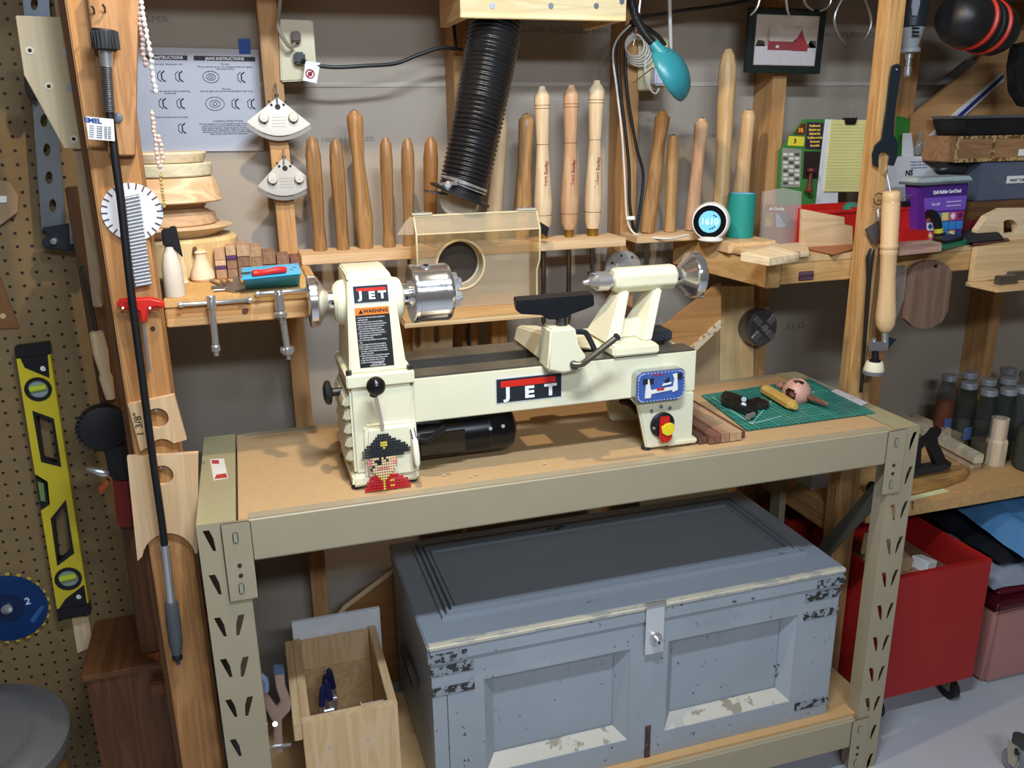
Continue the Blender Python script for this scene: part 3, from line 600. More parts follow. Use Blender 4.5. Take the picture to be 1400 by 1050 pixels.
# boards standing behind the post
b2 = T('leaning_board', 'brown wooden board standing behind the left post', 'board', (-.17, .30, ZF))
xa, xb = at(112, 200, .26).x, at(150, 200, .26).x
MB().hexa([V((x+dx_, y, z)) for x, dx_ in ((xa, 0), (xb, 0)) for y in (.245, .285) for z in (ZF+.001, 1.4)]).build('plank', wood('8B5A33', '6B4224', 'z'), b2, bev=.002)
b3 = T('leaning_board', 'pale edge board at the top left beside the plywood offcut', 'board', (-.2, .36, .2))
MB().prism([at(70, -30, .30), at(98, -30, .30), at(121, 205, .30), at(140, 420, .30), at(127, 420, .30), at(100, 205, .30)], (0, .03, 0)).build('plank', wood('C4A47C', '9C7C54', 'z'), b3, bev=.002)
b4 = T('leaning_board', 'dark brown board between the pegboard and the left post', 'board', (-.2, .45, ZF))
B(at(118, 400, .45).x, at(160, 400, .45).x, .40, .44, -.478, .55).build('plank', wood('6A4326', '4A2C18', 'z'), b4, bev=.002)
# plywood offcut top left
PB = .285
pb = T('plywood_offcut', 'pale tapered plywood offcut with screw holes at the top left', 'plywood', at(70, 200, PB))
MB().prism([at(*p, PB) for p in ((21, 21), (98, 24), (107, 70), (124, 204), (88, 203), (33, 103))], (0, .014, 0)).build('panel', wood('DDC69E', 'CBB084', 'z', .5), pb, bev=.0012)
for px, py, m_ in ((41, 69, 0), (67, 118, 0), (101, 190, 0), (92, 71, 1), (97, 120, 1)):
    MB().lathe([(.0065, 0), (.0065, .0012), (0, .0012)], at(px, py, PB), (0, -1, 0), 14).build('screw_hole_rim' if not m_ else 'screw', mat('E8DEC8', .7) if not m_ else mat('8FA0B0', .3, .9), pb)
    if not m_: MB().lathe([(.0032, .0012), (.0032, .0018), (0, .0018)], at(px, py, PB), (0, -1, 0), 10).build('screw_hole', mat('3A2A1A', .9), pb)
# flexible shaft
FYY = .098
fs = T('flexible_shaft', 'black flexible drive shaft hanging down the left post with grey handpiece', 'flex shaft', at(240, 905, FYY))
a = at(142, 40, FYY)
d0 = (at(143, 62, FYY)-a); kn = MB().lathe([(.0165, 0), (.0185, .003), (.0185, .028), (.016, .031)], a, d0, 22).build('knurled_knob', mat('141415', .6), fs)
g = MB()
for k in range(22):
    an = 2*math.pi*k/22; g.box(-.0012, .0012, -.0012, .0012, -.027, -.001, Matrix.Translation(a+d0.normalized()*.002+V((.0188*math.cos(an), .0188*math.sin(an), 0))))
g.build('knurling', BLACKM, kn)
pa, pb_ = at(144, 63, FYY), at(150, 154, FYY)
MB().cyl(pa, at(146, 92, FYY), .011, .009, 18).build('collar', STEEL, fs)
sp_ = [pa.lerp(pb_, .3+.7*t/300) for t in range(301)]; rr = [.0082+.0012*math.sin(t*2*math.pi/12) for t in range(301)]
MB().tube(sp_, rr, 14).build('spring_sleeve', mat('9C9DA0', .3, .9), fs)
cab = smooth_path([at(150, 154, FYY), at(158, 220, FYY), at(166, 280, FYY), at(178, 390, FYY), at(195, 520, FYY), at(208, 620, FYY), at(222, 720, FYY), at(225, 748, FYY)], 5)
MB().tube(cab, .0066, 12).build('cable', mat('141416', .45), fs)
MB().cyl(at(225, 745, FYY), at(234, 824, FYY), .0082, n=14).build('ferrule', STEEL, fs)
h0, h1 = at(234, 822, FYY), at(243, 903, FYY); L = (h1-h0).length
MB().lathe([(.010, 0), (.012, .004), (.0135, L*.35), (.0125, L*.62), (.013, L*.68), (.009, L*.88), (.006, L*.9), (.006, L), (.004, L), (.004, L+.008), (0, L+.008)], h0, h1-h0, 18).build('handpiece', mat('4A4D53', .45), fs)
MB().lathe([(.008, L*.9), (.0095, L*.92), (.0095, L*.97), (.006, L)], h0, h1-h0, 10).build('chuck_nut', BLACK, fs)
qd = [at(*p, FYY-.011) for p in ((117, 159), (155, 163), (157, 193), (121, 190))]
tg = MB().prism(qd, (0, .001, 0)).build('care_tag', mat('E2E4E4', .6, 0, .02), fs)
text('EMEL', at(127, 165, FYY-.0115), qd[1]-qd[0], qd[0]-qd[3], .010, mat('1E3A7A', .7, 0, 0), fs, 'tag_print', bold=.0004, sx=1.1)
for i in range(6): text('www. . model . 225 flex .', at(138, 173+i*3, FYY-.0115), qd[1]-qd[0], qd[0]-qd[3], .0036, INK, fs, 'tag_print', sx=.9)
p = at(161, 161, .1185); MB().lathe([(.008, 0), (.007, .003), (0, .0035)], p, (0, -1, 0), 14).build('hook_screw', mat('8E9AA8', .3, .9), fs)
# white index disc with tick marks, rasp strip
dc = at(181, 290, PY-.003); dr = 39*mpp(dc)
ds = T('index_disc', 'white paper disc with radial tick marks pinned to the post', 'disc', dc)
MB().lathe([(dr, 0), (dr, .002), (0, .002)], dc+V((0, .0015, 0)), (0, -1, 0), 40).build('disc', mat('DADDE6', .55, 0, .03), ds)
for k in range(24):
    an = 2*math.pi*k/24; u = V((math.cos(an), 0, math.sin(an))); v_ = V((-math.sin(an), 0, math.cos(an)))
    MB().obox(dc+u*dr*.90+V((0, -.0009, 0)), u, v_, (0, 1, 0), dr*.10, .0011, .0004).build('tick_mark', mat('5A3A36', .8, 0, 0), ds)
rs = T('rasp_strip', 'grey studded rasp strip hanging over the white disc', 'rasp', at(190, 390, PY))
R4 = [at(*p, PY-.010) for p in ((167, 270), (190, 265), (207, 389), (185, 393))]
MB().prism(R4, (0, .003, 0)).build('strip', mat('9A9CA0', .4, .6), rs)
g = MB(); nr, nc = 26, 7
for i in range(nr):
    for j in range(nc):
        t, u = (i+.5)/nr, (j+.5+.35*(i % 2))/nc
        if u > 1: continue
        p = R4[0].lerp(R4[3], t).lerp(R4[1].lerp(R4[2], t), u)
        g.ball(p, .0022, 6, (1.1, 1, .8))
tag(g.build('stud_teeth', mat('D5D6D8', .35, .5), rs), kind='stuff')
# red T-handle key
tk = T('hex_key', 'red plastic T-handle hex key hanging across the post', 'hex key', at(200, 500, PY))
TY = PY-.022
MB().prism([at(*p, TY) for p in ((158, 412), (166, 409), (186, 408), (205, 407), (222, 411), (227, 418), (224, 424), (214, 421), (204, 423), (200, 443), (193, 444), (189, 427), (178, 425), (168, 424), (160, 421))], (0, .015, 0)).build('grip', mat('C8281E', .4, 0, .03), tk, bev=.004, seg=3)
MB().cyl(at(196, 440, TY+.008), at(204, 508, TY+.008), .0032, n=6).build('shaft', STEEL, tk)
for px in (167, 204): MB().tube([at(px, 423, PY+.002), at(px, 425, PY-.012), at(px+1, 421, PY-.026)], .0016, 6).build('hook', STEEL, tk)
# drilled gauge blocks
def arc_px(cx, cy, r, a0, a1, n): return [(cx+r*math.cos(math.radians(a0+(a1-a0)*i/n)), cy-r*math.sin(math.radians(a0+(a1-a0)*i/n))) for i in range(n+1)]
def gauge(pts, hole, hr, y, label):
    t = T('gauge_block', label, 'gauge', at(*pts[-1], y)); c = at(*hole, y)
    MB().holed([at(*p, y) for p in pts], [circ(c, hr*mpp(c), 26)], (0, .012, 0)).build('plate', wood('DDB98A', 'C89F6C', 'z', .7), t, smooth=0)
    MB().lathe([(.0025, 0), (.0025, .010), (0, .010)], c+V((0, .006, hr*mpp(c)-.004)), (0, -1, 0), 8).build('nail', STEEL, t)
    return t
g1 = gauge([(175, 553), (238, 540), (255, 601), (239, 606)]+arc_px(222, 622, 22, 45, 150, 8)+[(192, 617)], (215, 572), 14.6, PY-.0135, 'small wooden gauge plate with one hole marked 1 3/8 inch')
xd = at(186, 560, PY)-at(193, 600, PY); text('1 3/8"', at(190, 580, PY-.0139), xd, V((0, 1, 0)).cross(xd)*-1 if False else V((-xd.z, 0, xd.x)), .017, mat('2A211A', .8, 0, 0), g1, 'pencil_mark', sx=1.1)
gauge([(173.5, 625), (271, 619.6), (270, 757), (265, 756)]+arc_px(231, 766, 37, 18, 172, 12)+[(188, 767)], (221.6, 650), 14.5, PY-.0135, 'larger wooden gauge plate with a hole and arched cutout below')
# knotted bead cords on the right edge of the post
def cord(name, label, pts, col, r, n, y=.13):
    t = T(name, label, 'cord', at(*pts[-1], y)); path = smooth_path([at(*p, y) for p in pts], 12); g = MB(); acc = 0
    MB().tube(path, r*.45, 5).build('string', mat(col, .7), t)
    for a_, b_ in zip(path, path[1:]):
        acc += (b_-a_).length
        if acc > r*1.5: g.ball(b_+V((random.uniform(-.3, .3)*r, random.uniform(-.3, .3)*r, 0)), r, 6); acc = 0
    tag(g.build('knots', mat(col, .6, 0, .12), t), kind='stuff'); return t
cord('beaded_cord', 'white knotted cord hanging at the top of the post', [(190, -10), (198, 30), (206, 80), (213, 127)], 'CFCBC6', .0042, 1)
cord('beaded_cord', 'pinkish grey knotted cord beside the white one', [(186, -10), (191, 30), (196, 70), (199, 92)], 'A88F8A', .0042, 1)
cord('beaded_cord', 'long pale pink knotted cord looped low on the post edge', [(207, 150), (211, 180), (216, 215), (219, 230), (222, 214), (217, 185)], 'D0B5A4', .0038, 1)
cord('metal_chain', 'short brass chain dangling at the post edge', [(220, 236), (221, 255), (224, 278), (225, 284)], 'B49A5A', .003, 1)
# ================================================================== things on the pegboard
YP = YS-.02
bar = lambda lbl, pts, holes, y: (lambda t: (MB().holed([at(*p, y) for p in pts], [[at(hx+5*sx*math.cos(k*math.pi/8), hy+9*math.sin(k*math.pi/8), y) for k in range(16)] for hx, hy, sx in holes], (0, .006, 0)).build('slotted_bar', mat('8E9AA6', .35, .85, .06), t, smooth=0), t)[1])(T('clamp_rail', lbl, 'rail', at(*pts[-1], y)))
r1 = bar('slotted aluminium clamp rail hanging left of the plywood offcut', [(30, -12), (66, -12), (90, 312), (57, 314), (44, 137)], [(47, 5, 1), (60, 165, 1), (64, 205, 1), (67, 243, 1), (72, 281, 1)], YP-.03)
r2 = bar('second slotted clamp rail half hidden behind the post', [(92, 270), (126, 268), (131, 328), (96, 334)], [(104, 281, 1)], YP-.06)
for t, y, pts in ((r1, YP-.05, [(55, 312), (110, 303), (98, 325), (108, 345), (82, 342), (62, 340), (55, 330), (66, 322)]), (r2, YP-.085, [(101, 318), (104, 306), (115, 316), (128, 302), (130, 330), (118, 326), (104, 337)])):
    MB().prism([at(*p, y) for p in pts], (0, .016, 0)).build('clamp_head', mat('1A2230', .45), t, bev=.003)
    c = at(sum(p[0] for p in pts)/len(pts)-5, sum(p[1] for p in pts)/len(pts)+2, y); MB().lathe([(.007, 0), (.006, .012), (0, .013)], c, (0, -1, 0), 12).build('clamp_screw', STEEL, t)
MB().prism([at(*p, YP-.07) for p in ((32, 100), (50, 120), (52, 137), (40, 137), (33, 120))], (0, .03, 0)).build('clamp_head', BLACK, r1, bev=.003)
tp = T('brown_template', 'brown pointed hardboard template at the left edge below the rails', 'template', at(0, 448, YP))
MB().prism([at(*p, YP) for p in ((-40, 300), (0, 380), (26, 448), (-40, 452))], (0, .006, 0)).build('board', mat('80552E', .6, 0, .1), tp)
MB().lathe([(.006, 0), (.006, .0008), (0, .0008)], at(4, 432, YP), (0, -1, 0), 12).build('hole_rim', mat('C9A97C', .7), tp)
sq = T('acrylic_template', 'greyish curved template hung at the left edge', 'template', at(0, 300, YP-.012))
MB().prism([at(*p, YP-.010) for p in ((-40, 235), (14, 250), (25, 268), (24, 290), (0, 308), (-40, 312))], (0, .006, 0)).build('board', mat('9C8264', .45, 0, .05), sq)
MB().prism([at(*p, YP-.013) for p in ((-5, 268), (9, 268), (9, 277), (-5, 277))], (0, .002, 0)).build('white_tag', WHITE, sq)
# spirit level
lv_ = T('spirit_level', 'yellow spirit level with black end caps hanging on the pegboard', 'spirit level', at(100, 845, YP-.03))
LY = YP-.030; outer = [(22, 482), (64, 476), (122, 836), (80, 843), (70, 782), (56, 697), (64, 684), (68, 672), (66, 654), (54, 648)]
TL, TR, BR, BL = (20, 476), (66, 470), (123, 838), (80, 846)
def lp(u, v_): return ((TL[0]+(BL[0]-TL[0])*v_)*(1-u)+(TR[0]+(BR[0]-TR[0])*v_)*u, (TL[1]+(BL[1]-TL[1])*v_)*(1-u)+(TR[1]+(BR[1]-TR[1])*v_)*u)
LPT = lambda u, v_, y=LY: at(*lp(u, v_), y)
out = [lp(0, .04), lp(1, .04), lp(1, .965), lp(0, .965), lp(0, .60), lp(.30, .585), lp(.34, .50), lp(0, .465)]
w1 = [lp(.22, .235), lp(.82, .275), lp(.82, .455), lp(.24, .425)]; w2 = [lp(.25, .635), lp(.80, .575), lp(.80, .775), lp(.22, .81)]
MB().holed([at(*p, LY) for p in out], [[at(*p, LY) for p in w1], [at(*p, LY) for p in w2], circ(LPT(.5, .16), 14*mpp(LPT(.5, .16)), 20), circ(LPT(.48, .862), 13.5*mpp(LPT(.5, .86)), 20)], (0, .018, 0)).build('body', mat('CDB92A', .4, 0, .03), lv_, smooth=0)
for wq in (w1, w2):
    cx, cy = sum(p[0] for p in wq)/4, sum(p[1] for p in wq)/4; inn = [(cx+(p[0]-cx)*.72, cy+(p[1]-cy)*.86) for p in wq]
    MB().holed([at(*p, LY-.001) for p in wq], [[at(*p, LY-.001) for p in inn]], (0, .02, 0)).build('window_rim', BLACK, lv_, smooth=0)
for v_ in (.16, .862):
    c = LPT(.5, v_); r = 17*mpp(c)
    MB().holed(circ(c+V((0, -.002, 0)), r, 24), [circ(c+V((0, -.002, 0)), r*.74, 24)], (0, .022, 0)).build('vial_ring', BLACK, lv_, smooth=0)
    MB().cyl(c+V((0, .004, 0)), c+V((0, .012, 0)), r*.74, n=22).build('vial_backing', mat('8FA09A', .3), lv_)
    MB().cyl(c+V((-r*.6, .002, 0)), c+V((r*.6, .002, .003)), r*.26, n=12).build('vial', mat('B9C83A', .15, 0, 0), lv_)
MB().prism([LPT(.0, .475, LY+.002), LPT(.28, .505, LY+.002), LPT(.25, .585, LY+.002), LPT(.0, .6, LY+.002)], (0, .014, 0)).build('vial_block', BLACK, lv_)
MB().prism([LPT(.04, .495, LY), LPT(.2, .505, LY), LPT(.18, .57, LY), LPT(.04, .565, LY)], (0, .004, 0)).build('vial', mat('6E8A50', .2), lv_)
for v0, v1, k in ((-.005, .04, 0), (.965, 1.005, 1)): MB().prism([LPT(-.02, v0, LY-.002), LPT(1.02, v0, LY-.002), LPT(1.02, v1, LY-.002), LPT(-.02, v1, LY-.002)], (0, .022, 0)).build('end_cap', BLACK, lv_, bev=.002)
MB().prism([LPT(.12, .04, LY-.0015), LPT(.93, .04, LY-.0015), LPT(.88, .125, LY-.0015), LPT(.2, .075, LY-.0015)], (0, .002, 0)).build('end_panel', BLACK, lv_)
MB().prism([LPT(.06, .965, LY-.0015), LPT(.95, .965, LY-.0015), LPT(.95, .895, LY-.0015), LPT(.3, .935, LY-.0015)], (0, .002, 0)).build('end_panel', BLACK, lv_)
for u, v_ in ((.72, .085), (.72, .932)): text('e', LPT(u, v_, LY-.0026), (1, 0, .2), (-.2, 0, 1), .022, INKW, lv_, 'printed_mark', bold=.0006)
# saw blade
sc = at(10, 832, YP-.004); sr = 52*mpp(sc)
sb = T('saw_blade', 'blue circular saw blade with yellow teeth hanging at the lower left', 'saw blade', sc)
tooth = []
for k in range(24):
    for da, rr_ in ((0, .95), (.35, .93), (.55, 1.0), (.72, 1.0)):
        an = -2*math.pi*(k+da)/24; tooth.append(sc+V((math.cos(an), 0, math.sin(an)))*sr*rr_)
MB().prism(tooth, (0, .0025, 0)).build('disc', mat('173A70', .35, .3, .08), sb, smooth=0)
for k in range(24):
    an = -2*math.pi*(k+.64)/24; u = V((math.cos(an), 0, math.sin(an))); MB().obox(sc+u*sr*.995+V((0, .001, 0)), u, V((-u.z, 0, u.x)), (0, 1, 0), .0025, .0045, .002).build('carbide_tooth', mat('C8B04A', .4, .2), sb)
MB().lathe([(sr*.42, 0), (sr*.42, .0006), (0, .0006)], sc, (0, -1, 0), 30).build('printed_disc', mat('0E2348', .4), sb); MB().lathe([(.012, 0), (.012, .006), (.007, .008), (0, .008)], sc, (0, -1, 0), 16).build('arbor_screw', STEEL, sb)
text('2', sc+V((sr*.5, -.0008, sr*.12)), (1, 0, 0), (0, 0, 1), .024, mat('C7D6E8', .6), sb, 'printed_mark', bold=.0006); text('24T', sc+V((-sr*.35, -.0008, sr*.35)), (1, 0, .35), (-.35, 0, 1), .020, mat('9FB6D6', .6), sb, 'printed_mark', bold=.0006)
MB().prism([sc+V((x*sr, -.0005, z*sr)) for x, z in ((.45, -.45), (.8, -.05), (.86, -.12), (.55, -.55))], (0, .0006, 0)).build('printed_band', mat('2E5C94', .5), sb)
S('wood_strip', MB().prism([at(*p, YP) for p in ((98, 846), (121, 844), (127, 884), (106, 893))], (0, .006, 0)), maple(), 'short pale wood strip below the spirit level', 'wood strip')
# chisel, black power tool
c0, c1 = at(131, 452, .37), at(151, 545, .37); L = (c1-c0).length
cz = T('chisel', 'chisel with pale wooden handle hanging beside the dark board', 'chisel', c1)
MB().lathe([(.008, 0), (.013, .004), (.015, L*.3), (.011, L*.55), (.010, L*.62), (.013, L*.68), (.009, L)], c0, c1-c0, 16).build('handle', maple(), cz); MB().tube([c0, c0+(c0-c1)*.9], .005, 8).build('blade', DSTEEL, cz)
pt = T('power_tool', 'black hand tool with round guard and red body hidden behind the post', 'power tool', at(150, 720, .40))
g0 = at(141, 584, .36); MB().lathe([(.02, -.02), (.044, -.018), (.048, -.01), (.048, .01), (.044, .018), (.02, .02)], g0, (.2, -1, .1), 26).build('guard', mat('141417', .4), pt)
for k in range(9): MB().obox(g0+V((-.045*math.cos(-.9+k*.22), -.012, .045*math.sin(-.9+k*.22))), (math.cos(-.9+k*.22), 0, -math.sin(-.9+k*.22)), (0, 1, 0), (math.sin(-.9+k*.22), 0, math.cos(-.9+k*.22)), .004, .012, .002).build('vent_rib', mat('23252B', .5), pt)
MB().prism([at(*p, .345) for p in ((140, 610), (168, 608), (176, 660), (150, 655))], (0, .05, 0)).build('gear_case', mat('17171A', .4), pt, bev=.004)
MB().prism([at(*p, .345) for p in ((153, 655), (177, 655), (184, 722), (160, 722))], (0, .05, 0)).build('red_body', mat('7E1A12', .45), pt, bev=.005)
MB().lathe([(.006, 0), (.01, .01), (.006, .03), (.003, .04), (0, .045)], at(148, 648, .34), (-.9, 0, .4), 12).build('bit', STEEL, pt)
S('orange_wedge', MB().prism([at(*p, .38) for p in ((146, 655), (150, 660), (138, 676), (134, 668))], (0, .01, 0)), mat('C25A20', .5), 'small orange plastic wedge beside the black hand tool', 'wedge')
# ================================================================== brown cabinet and waste bin at the lower left
bc = T('brown_cabinet', 'dark reddish brown wooden cabinet on the floor at lower left', 'cabinet', (-.2, .45, ZF))
fx0, fx1, fy = at(113, 932, .36).x, -.06, .36
WB = wood('74431F', '502A12', 'z', .7, .4); WBx = wood('784723', '542D14', 'y', .7, .4)
B(fx0+.004, fx1, fy+.006, YS-.03, ZF+.001, -.497).build('body', WB, bc, bev=.002); B(fx0-.004, fx1+.01, fy-.006, YS-.02, -.496, -.480).build('top', WBx, bc, bev=.004, seg=3)
B(at(206, 930, fy).x, at(226, 930, fy).x, fy-.02, fy+.005, at(215, 945, fy).z, at(215, 926, fy).z).build('door_catch', wood('8A5230', '5E321C', 'x'), bc, bev=.003)
wb = T('waste_bin', 'galvanised round bin with grey metal lid at the lower left corner', 'bin', (-.555, .27, ZF))
MB().lathe([(.19, 0), (.195, .005), (.215, .345), (.214, .346), (.19, .012), (0, .012)], (-.555, .27, ZF+.001), (0, 0, 1), 48).build('bin_body', mat('A88450', .4, .4, .06), wb)
MB().lathe([(.228, .345), (.230, .352), (.230, .372), (.222, .378), (.205, .376), (.200, .380), (.165, .388), (.160, .386), (.150, .388), (.08, .394), (0, .397)], (-.555, .27, ZF), (0, 0, 1), 48).build('lid', mat('848588', .42, .6, .08, 12), wb, smooth=50)
MB().tube([V((-.63, .27, ZF+.395)), V((-.60, .27, ZF+.43)), V((-.51, .27, ZF+.43)), V((-.48, .27, ZF+.395))], .006, 8).build('lid_handle', DSTEEL, wb)
# ================================================================== left shelf
SZ, SY = .355, .225
ls = T('wall_shelf', 'left wooden shelf with pine front rail above the bench end', 'shelf', (.11, .46, .30))
sx0, sx1 = px1+.001, .243
B(sx0, sx1, SY, YS-.002, SZ-.016, SZ).build('board', mat('CDA062', .8, 0, .12, 90), ls, bev=.001)
B(sx0, sx1, SY+.002, SY+.036, at(330, 441, SY).z, SZ-.0165).build('front_rail', pine('x'), ls, bev=.002)
B(sx1+.0005, sx1+.018, SY+.05, YS-.004, SZ-.05, SZ+.004).build('end_board', pine('y'), ls, bev=.0015)
MB().cyl(at(335, 425, SY+.001), at(335, 425, SY+.003), .006, n=12).build('knot', mat('5A2E18', .7), ls)
# round blanks stacked at the back
cxs = at(238, 300, .52).x; yb = .52
disc = lambda t, b, rt, rb, mid=None: (at(rt, t, yb).x-cxs, at(rb, b, yb).x-cxs, at(250, t, yb).z, at(250, b, yb).z)
def blank(name, label, t, b, rt, rb, mt, mid=None, group='round bowl blanks stacked on the left shelf'):
    r1_, r0_, z1, z0 = disc(t, b, rt, rb); z0 += .0006
    pr = [(r0_*.96, 0), (r0_, .003)]+([(at(mid[0], mid[1], yb).x-cxs, at(250, mid[1], yb).z-z0)] if mid else [])+[(r1_, z1-z0-.003), (r1_*.96, z1-z0)]
    S(name, MB().lathe(pr, (cxs, yb, z0), (0, 0, 1), 40), mt, label, 'wood blank', group)
zb = at(250, 321, yb).z
blank('wood_blank', 'wide pale turned plate at the bottom of the blank stack', 306, 321, 316, 300, wood('DCBC92', 'C39E70', 'x', .8), (318, 308))
blank('wood_blank', 'rounded bowl blank above the wide plate', 283, 306, 280, 297, wood('D2AA80', 'B88C60', 'x', .7), (295, 292))
blank('wood_blank', 'thin brown disc in the middle of the blank stack', 275, 283, 282, 282, wood('B08358', '8F6440', 'x', .8))
blank('wood_blank', 'tapered bowl blank with reddish streaks in the stack', 241, 275, 292, 306, wood('E2C49A', 'C9905C', 'x', .5))
blank('wood_blank', 'pale green-grey disc second from top of the blank stack', 222, 240.5, 290, 291, wood('D8CFAC', 'C0B48C', 'x', .8))
blank('wood_blank', 'topmost small pale disc of the blank stack', 207, 221.5, 282, 280, wood('E6D2B0', 'D0B488', 'x', .8))
lg = MB().lathe([(.095, 0), (.102, .006), (.104, zb-SZ-.008), (.098, zb-SZ-.001)], (cxs+.02, yb, SZ+.0006), (0, 0, 1), 36)
S('wood_blank', lg, wood('E0C284', 'C29A58', 'z', .6), 'thick golden round blank carrying the stack of discs', 'wood blank', 'round bowl blanks stacked on the left shelf')
# small turned things
def base(px, py, z=SZ+.0006): return at(px, py, z=z)
p = base(278, 383); k = mpp(p)
bt = T('turned_bell', 'small bell-shaped pale turning with a bark knob', 'turning', p)
MB().lathe([(14*k, 0), (16*k, 3*k), (15*k, 12*k), (10*k, 24*k), (7.5*k, 31*k), (7.5*k, 36*k), (9*k, 38*k), (6*k, 41*k)], p, (0, 0, 1), 26).build('body', wood('F0D2AC', 'E4BE94', 'z', .5), bt)
MB().lathe([(2.5*k, 0), (3.2*k, 6*k), (2*k, 10*k)], p+V((-7*k, -.003, 36*k)), (.15, 0, 1), 8).build('bark_knob', wood('6E5236', '4A3420', 'z'), bt)
p = base(252, 388); k = mpp(p)
S('turned_spool', MB().lathe([(6*k, 0), (7*k, 2*k), (5*k, 8*k), (6.5*k, 16*k), (7*k, 22*k), (4*k, 30*k), (5*k, 40*k), (3*k, 50*k)], p, (0, 0, 1), 20), maple(), 'narrow pale turned spool beside the white bottle', 'turning')
p = base(240, 405); k = mpp(p)
sb_ = T('spray_bottle', 'translucent white bottle with black trigger cap half behind the post', 'bottle', p)
MB().lathe([(13*k, 0), (14*k, 3*k), (13*k, 40*k), (9*k, 58*k), (6*k, 64*k), (6*k, 68*k)], p, (0, 0, 1), 24).build('bottle', mat('D2C8B6', .35, 0, .02), sb_)
tpz = p+V((0, 0, 68*k)); MB().box(tpz.x-7*k, tpz.x+7*k, tpz.y-.01, tpz.y+.01, tpz.z, tpz.z+24*k).build('cap', BLACK, sb_, bev=.003)
MB().hexa([tpz+V((x, y, z)) for x, y, z in ((3*k, -.006, 0), (3*k, -.006, 26*k), (3*k, .006, 0), (3*k, .006, 26*k), (16*k, -.006, -16*k), (12*k, -.006, 27*k), (16*k, .006, -16*k), (12*k, .006, 27*k))]).build('trigger', BLACK, sb_, bev=.002)
# little square blanks in stacks
pb0 = base(297, 382); yb1 = pb0.y
cw = [(295.5, 311), (311.5, 326), (326.5, 344.5), (345, 360.5), (361, 379.5), (380, 398), (398.5, 412)]
stk = [[('B58A66', 'A07450'), ('5E3A6E', '4A2A5A'), ('D9B08A', 'C49670'), ('C89A72', 'B4845C')], [('A0785A', '8A6244'), ('9C7252', '86603E'), ('5A3468', '48285A'), ('C9A27A', 'B0845C')], [('9E7454', '845C3E'), ('8E6648', '74503A'), ('C29A76', 'A87E58')], [('8E6848', '70503A'), ('A47A54', '84603E'), ('B88E68', 'A0744C')], [('966A4C', '7A5238'), ('9A7052', '80583C')], [('A07A60', '88604A'), ('946A50', '7C5640')], [('8C5E46', '744A34'), ('885A42', '6E4632')]]
tops = [(350, 363, 352, 335), (395, 392, 346, 344)]
topz = [332+8, 330+6, 336, 338, 345, 350, 352]
names = ['first', 'second', 'third', 'fourth', 'fifth', 'sixth', 'seventh']
for i, (u0, u1) in enumerate(cw):
    x0, x1 = at(u0, 375, yb1).x, at(u1, 375, yb1).x; yy0 = yb1+.004*i*.0
    zt = at((u0+u1)/2, topz[i], yb1).z; n = len(stk[i]); hh = (zt-SZ-.001)/n; z = SZ+.0006
    for j, (l_, d_) in enumerate(stk[i]):
        h_ = hh*(1 if n < 4 else (1.25, .5, .75, 1.5)[j]) if i == 0 else (hh*(1.1, 1.2, .5, 1.2)[j] if i == 1 else hh)
        dep = random.uniform(.060, .085)
        S('wood_block', B(x0+.0006, x1-.0006, yb1+random.uniform(0, .004), yb1+dep, z+.0003, z+h_-.0003), wood(l_, d_, 'y', 1.2), f"{'purple' if l_[0]=='5' else 'brown'} square wood block, layer {['one','two','three','four'][j]} from the shelf in the {names[i]} stack from the bottle", 'wood block', 'small square wood blocks stacked on the left shelf', bev=.0008, seg=1)
        z += h_
# blue tray with red file
t = T('plastic_tray', 'bright blue plastic tray on the left shelf edge', 'tray', base(372, 392))
A4 = [at(*p, z=SZ+.001) for p in ((337, 396), (409, 391), (409.5, 380), (340, 384))]; A4t = [at(*p, z=SZ+.030) for p in ((332, 383), (411, 375), (407, 362), (332, 368))]
MB().frust(A4, A4t).build('body', mat('2FA3D6', .35, 0, .03), t, bev=.002); cen = sum(A4t, V((0, 0, 0)))/4
MB().frust([cen+(p-cen)*1.04 for p in A4t], [cen+(p-cen)*1.04+V((0, 0, .003)) for p in A4t]).build('rim', mat('3CB0E0', .35, 0, .02), t, bev=.001)
for u_, v_ in ((.86, .4), (.92, .6)):
    q = A4t[0].lerp(A4t[1], u_).lerp(A4t[3].lerp(A4t[2], u_), v_); MB().cyl(q+V((0, 0, .003)), q+V((0, 0, .0036)), .003, n=10).build('hole', mat('14506E', .6), t)
q0, q1 = at(345, 374, z=SZ+.039), at(391, 369, z=SZ+.039)
rf = T('red_knife', 'red plastic handled knife lying on the blue tray', 'knife', q0)
MB().tube(smooth_path([q0, q0.lerp(q1, .3)+V((0, 0, -.001)), q0.lerp(q1, .7)+V((0, 0, .001)), q1], 4), [.0055, .007, .0075, .007, .0065, .0062, .0062, .0065, .007, .0072, .007, .0065, .005][:13], 12).build('handle', RED, rf)
MB().obox(at(336, 373, z=SZ+.036), (q1-q0).normalized(), (0, 1, 0), (0, 0, 1), .010, .004, .001).build('blade', DSTEEL, rf)
for i, (a_, b_, c_, d_) in enumerate(((288, 383, 305, 391), (302, 384, 316, 392), (310, 383, 322, 391), (289, 393, 320, 392), (292, 397, 318, 395))):
    S('drill_bit', MB().cyl(at(a_, b_, z=SZ+.004), at(c_, d_, z=SZ+.004), .0028, .002, 8), mat('85837E', .35, .9), ['stubby grey bit farthest left on the left shelf', 'middle short grey bit near the tray', 'short grey bit nearest the blocks', 'long thin grey bit lying sideways', 'front thin grey bit at the shelf edge'][i], 'drill bit', 'loose bits on the left shelf')
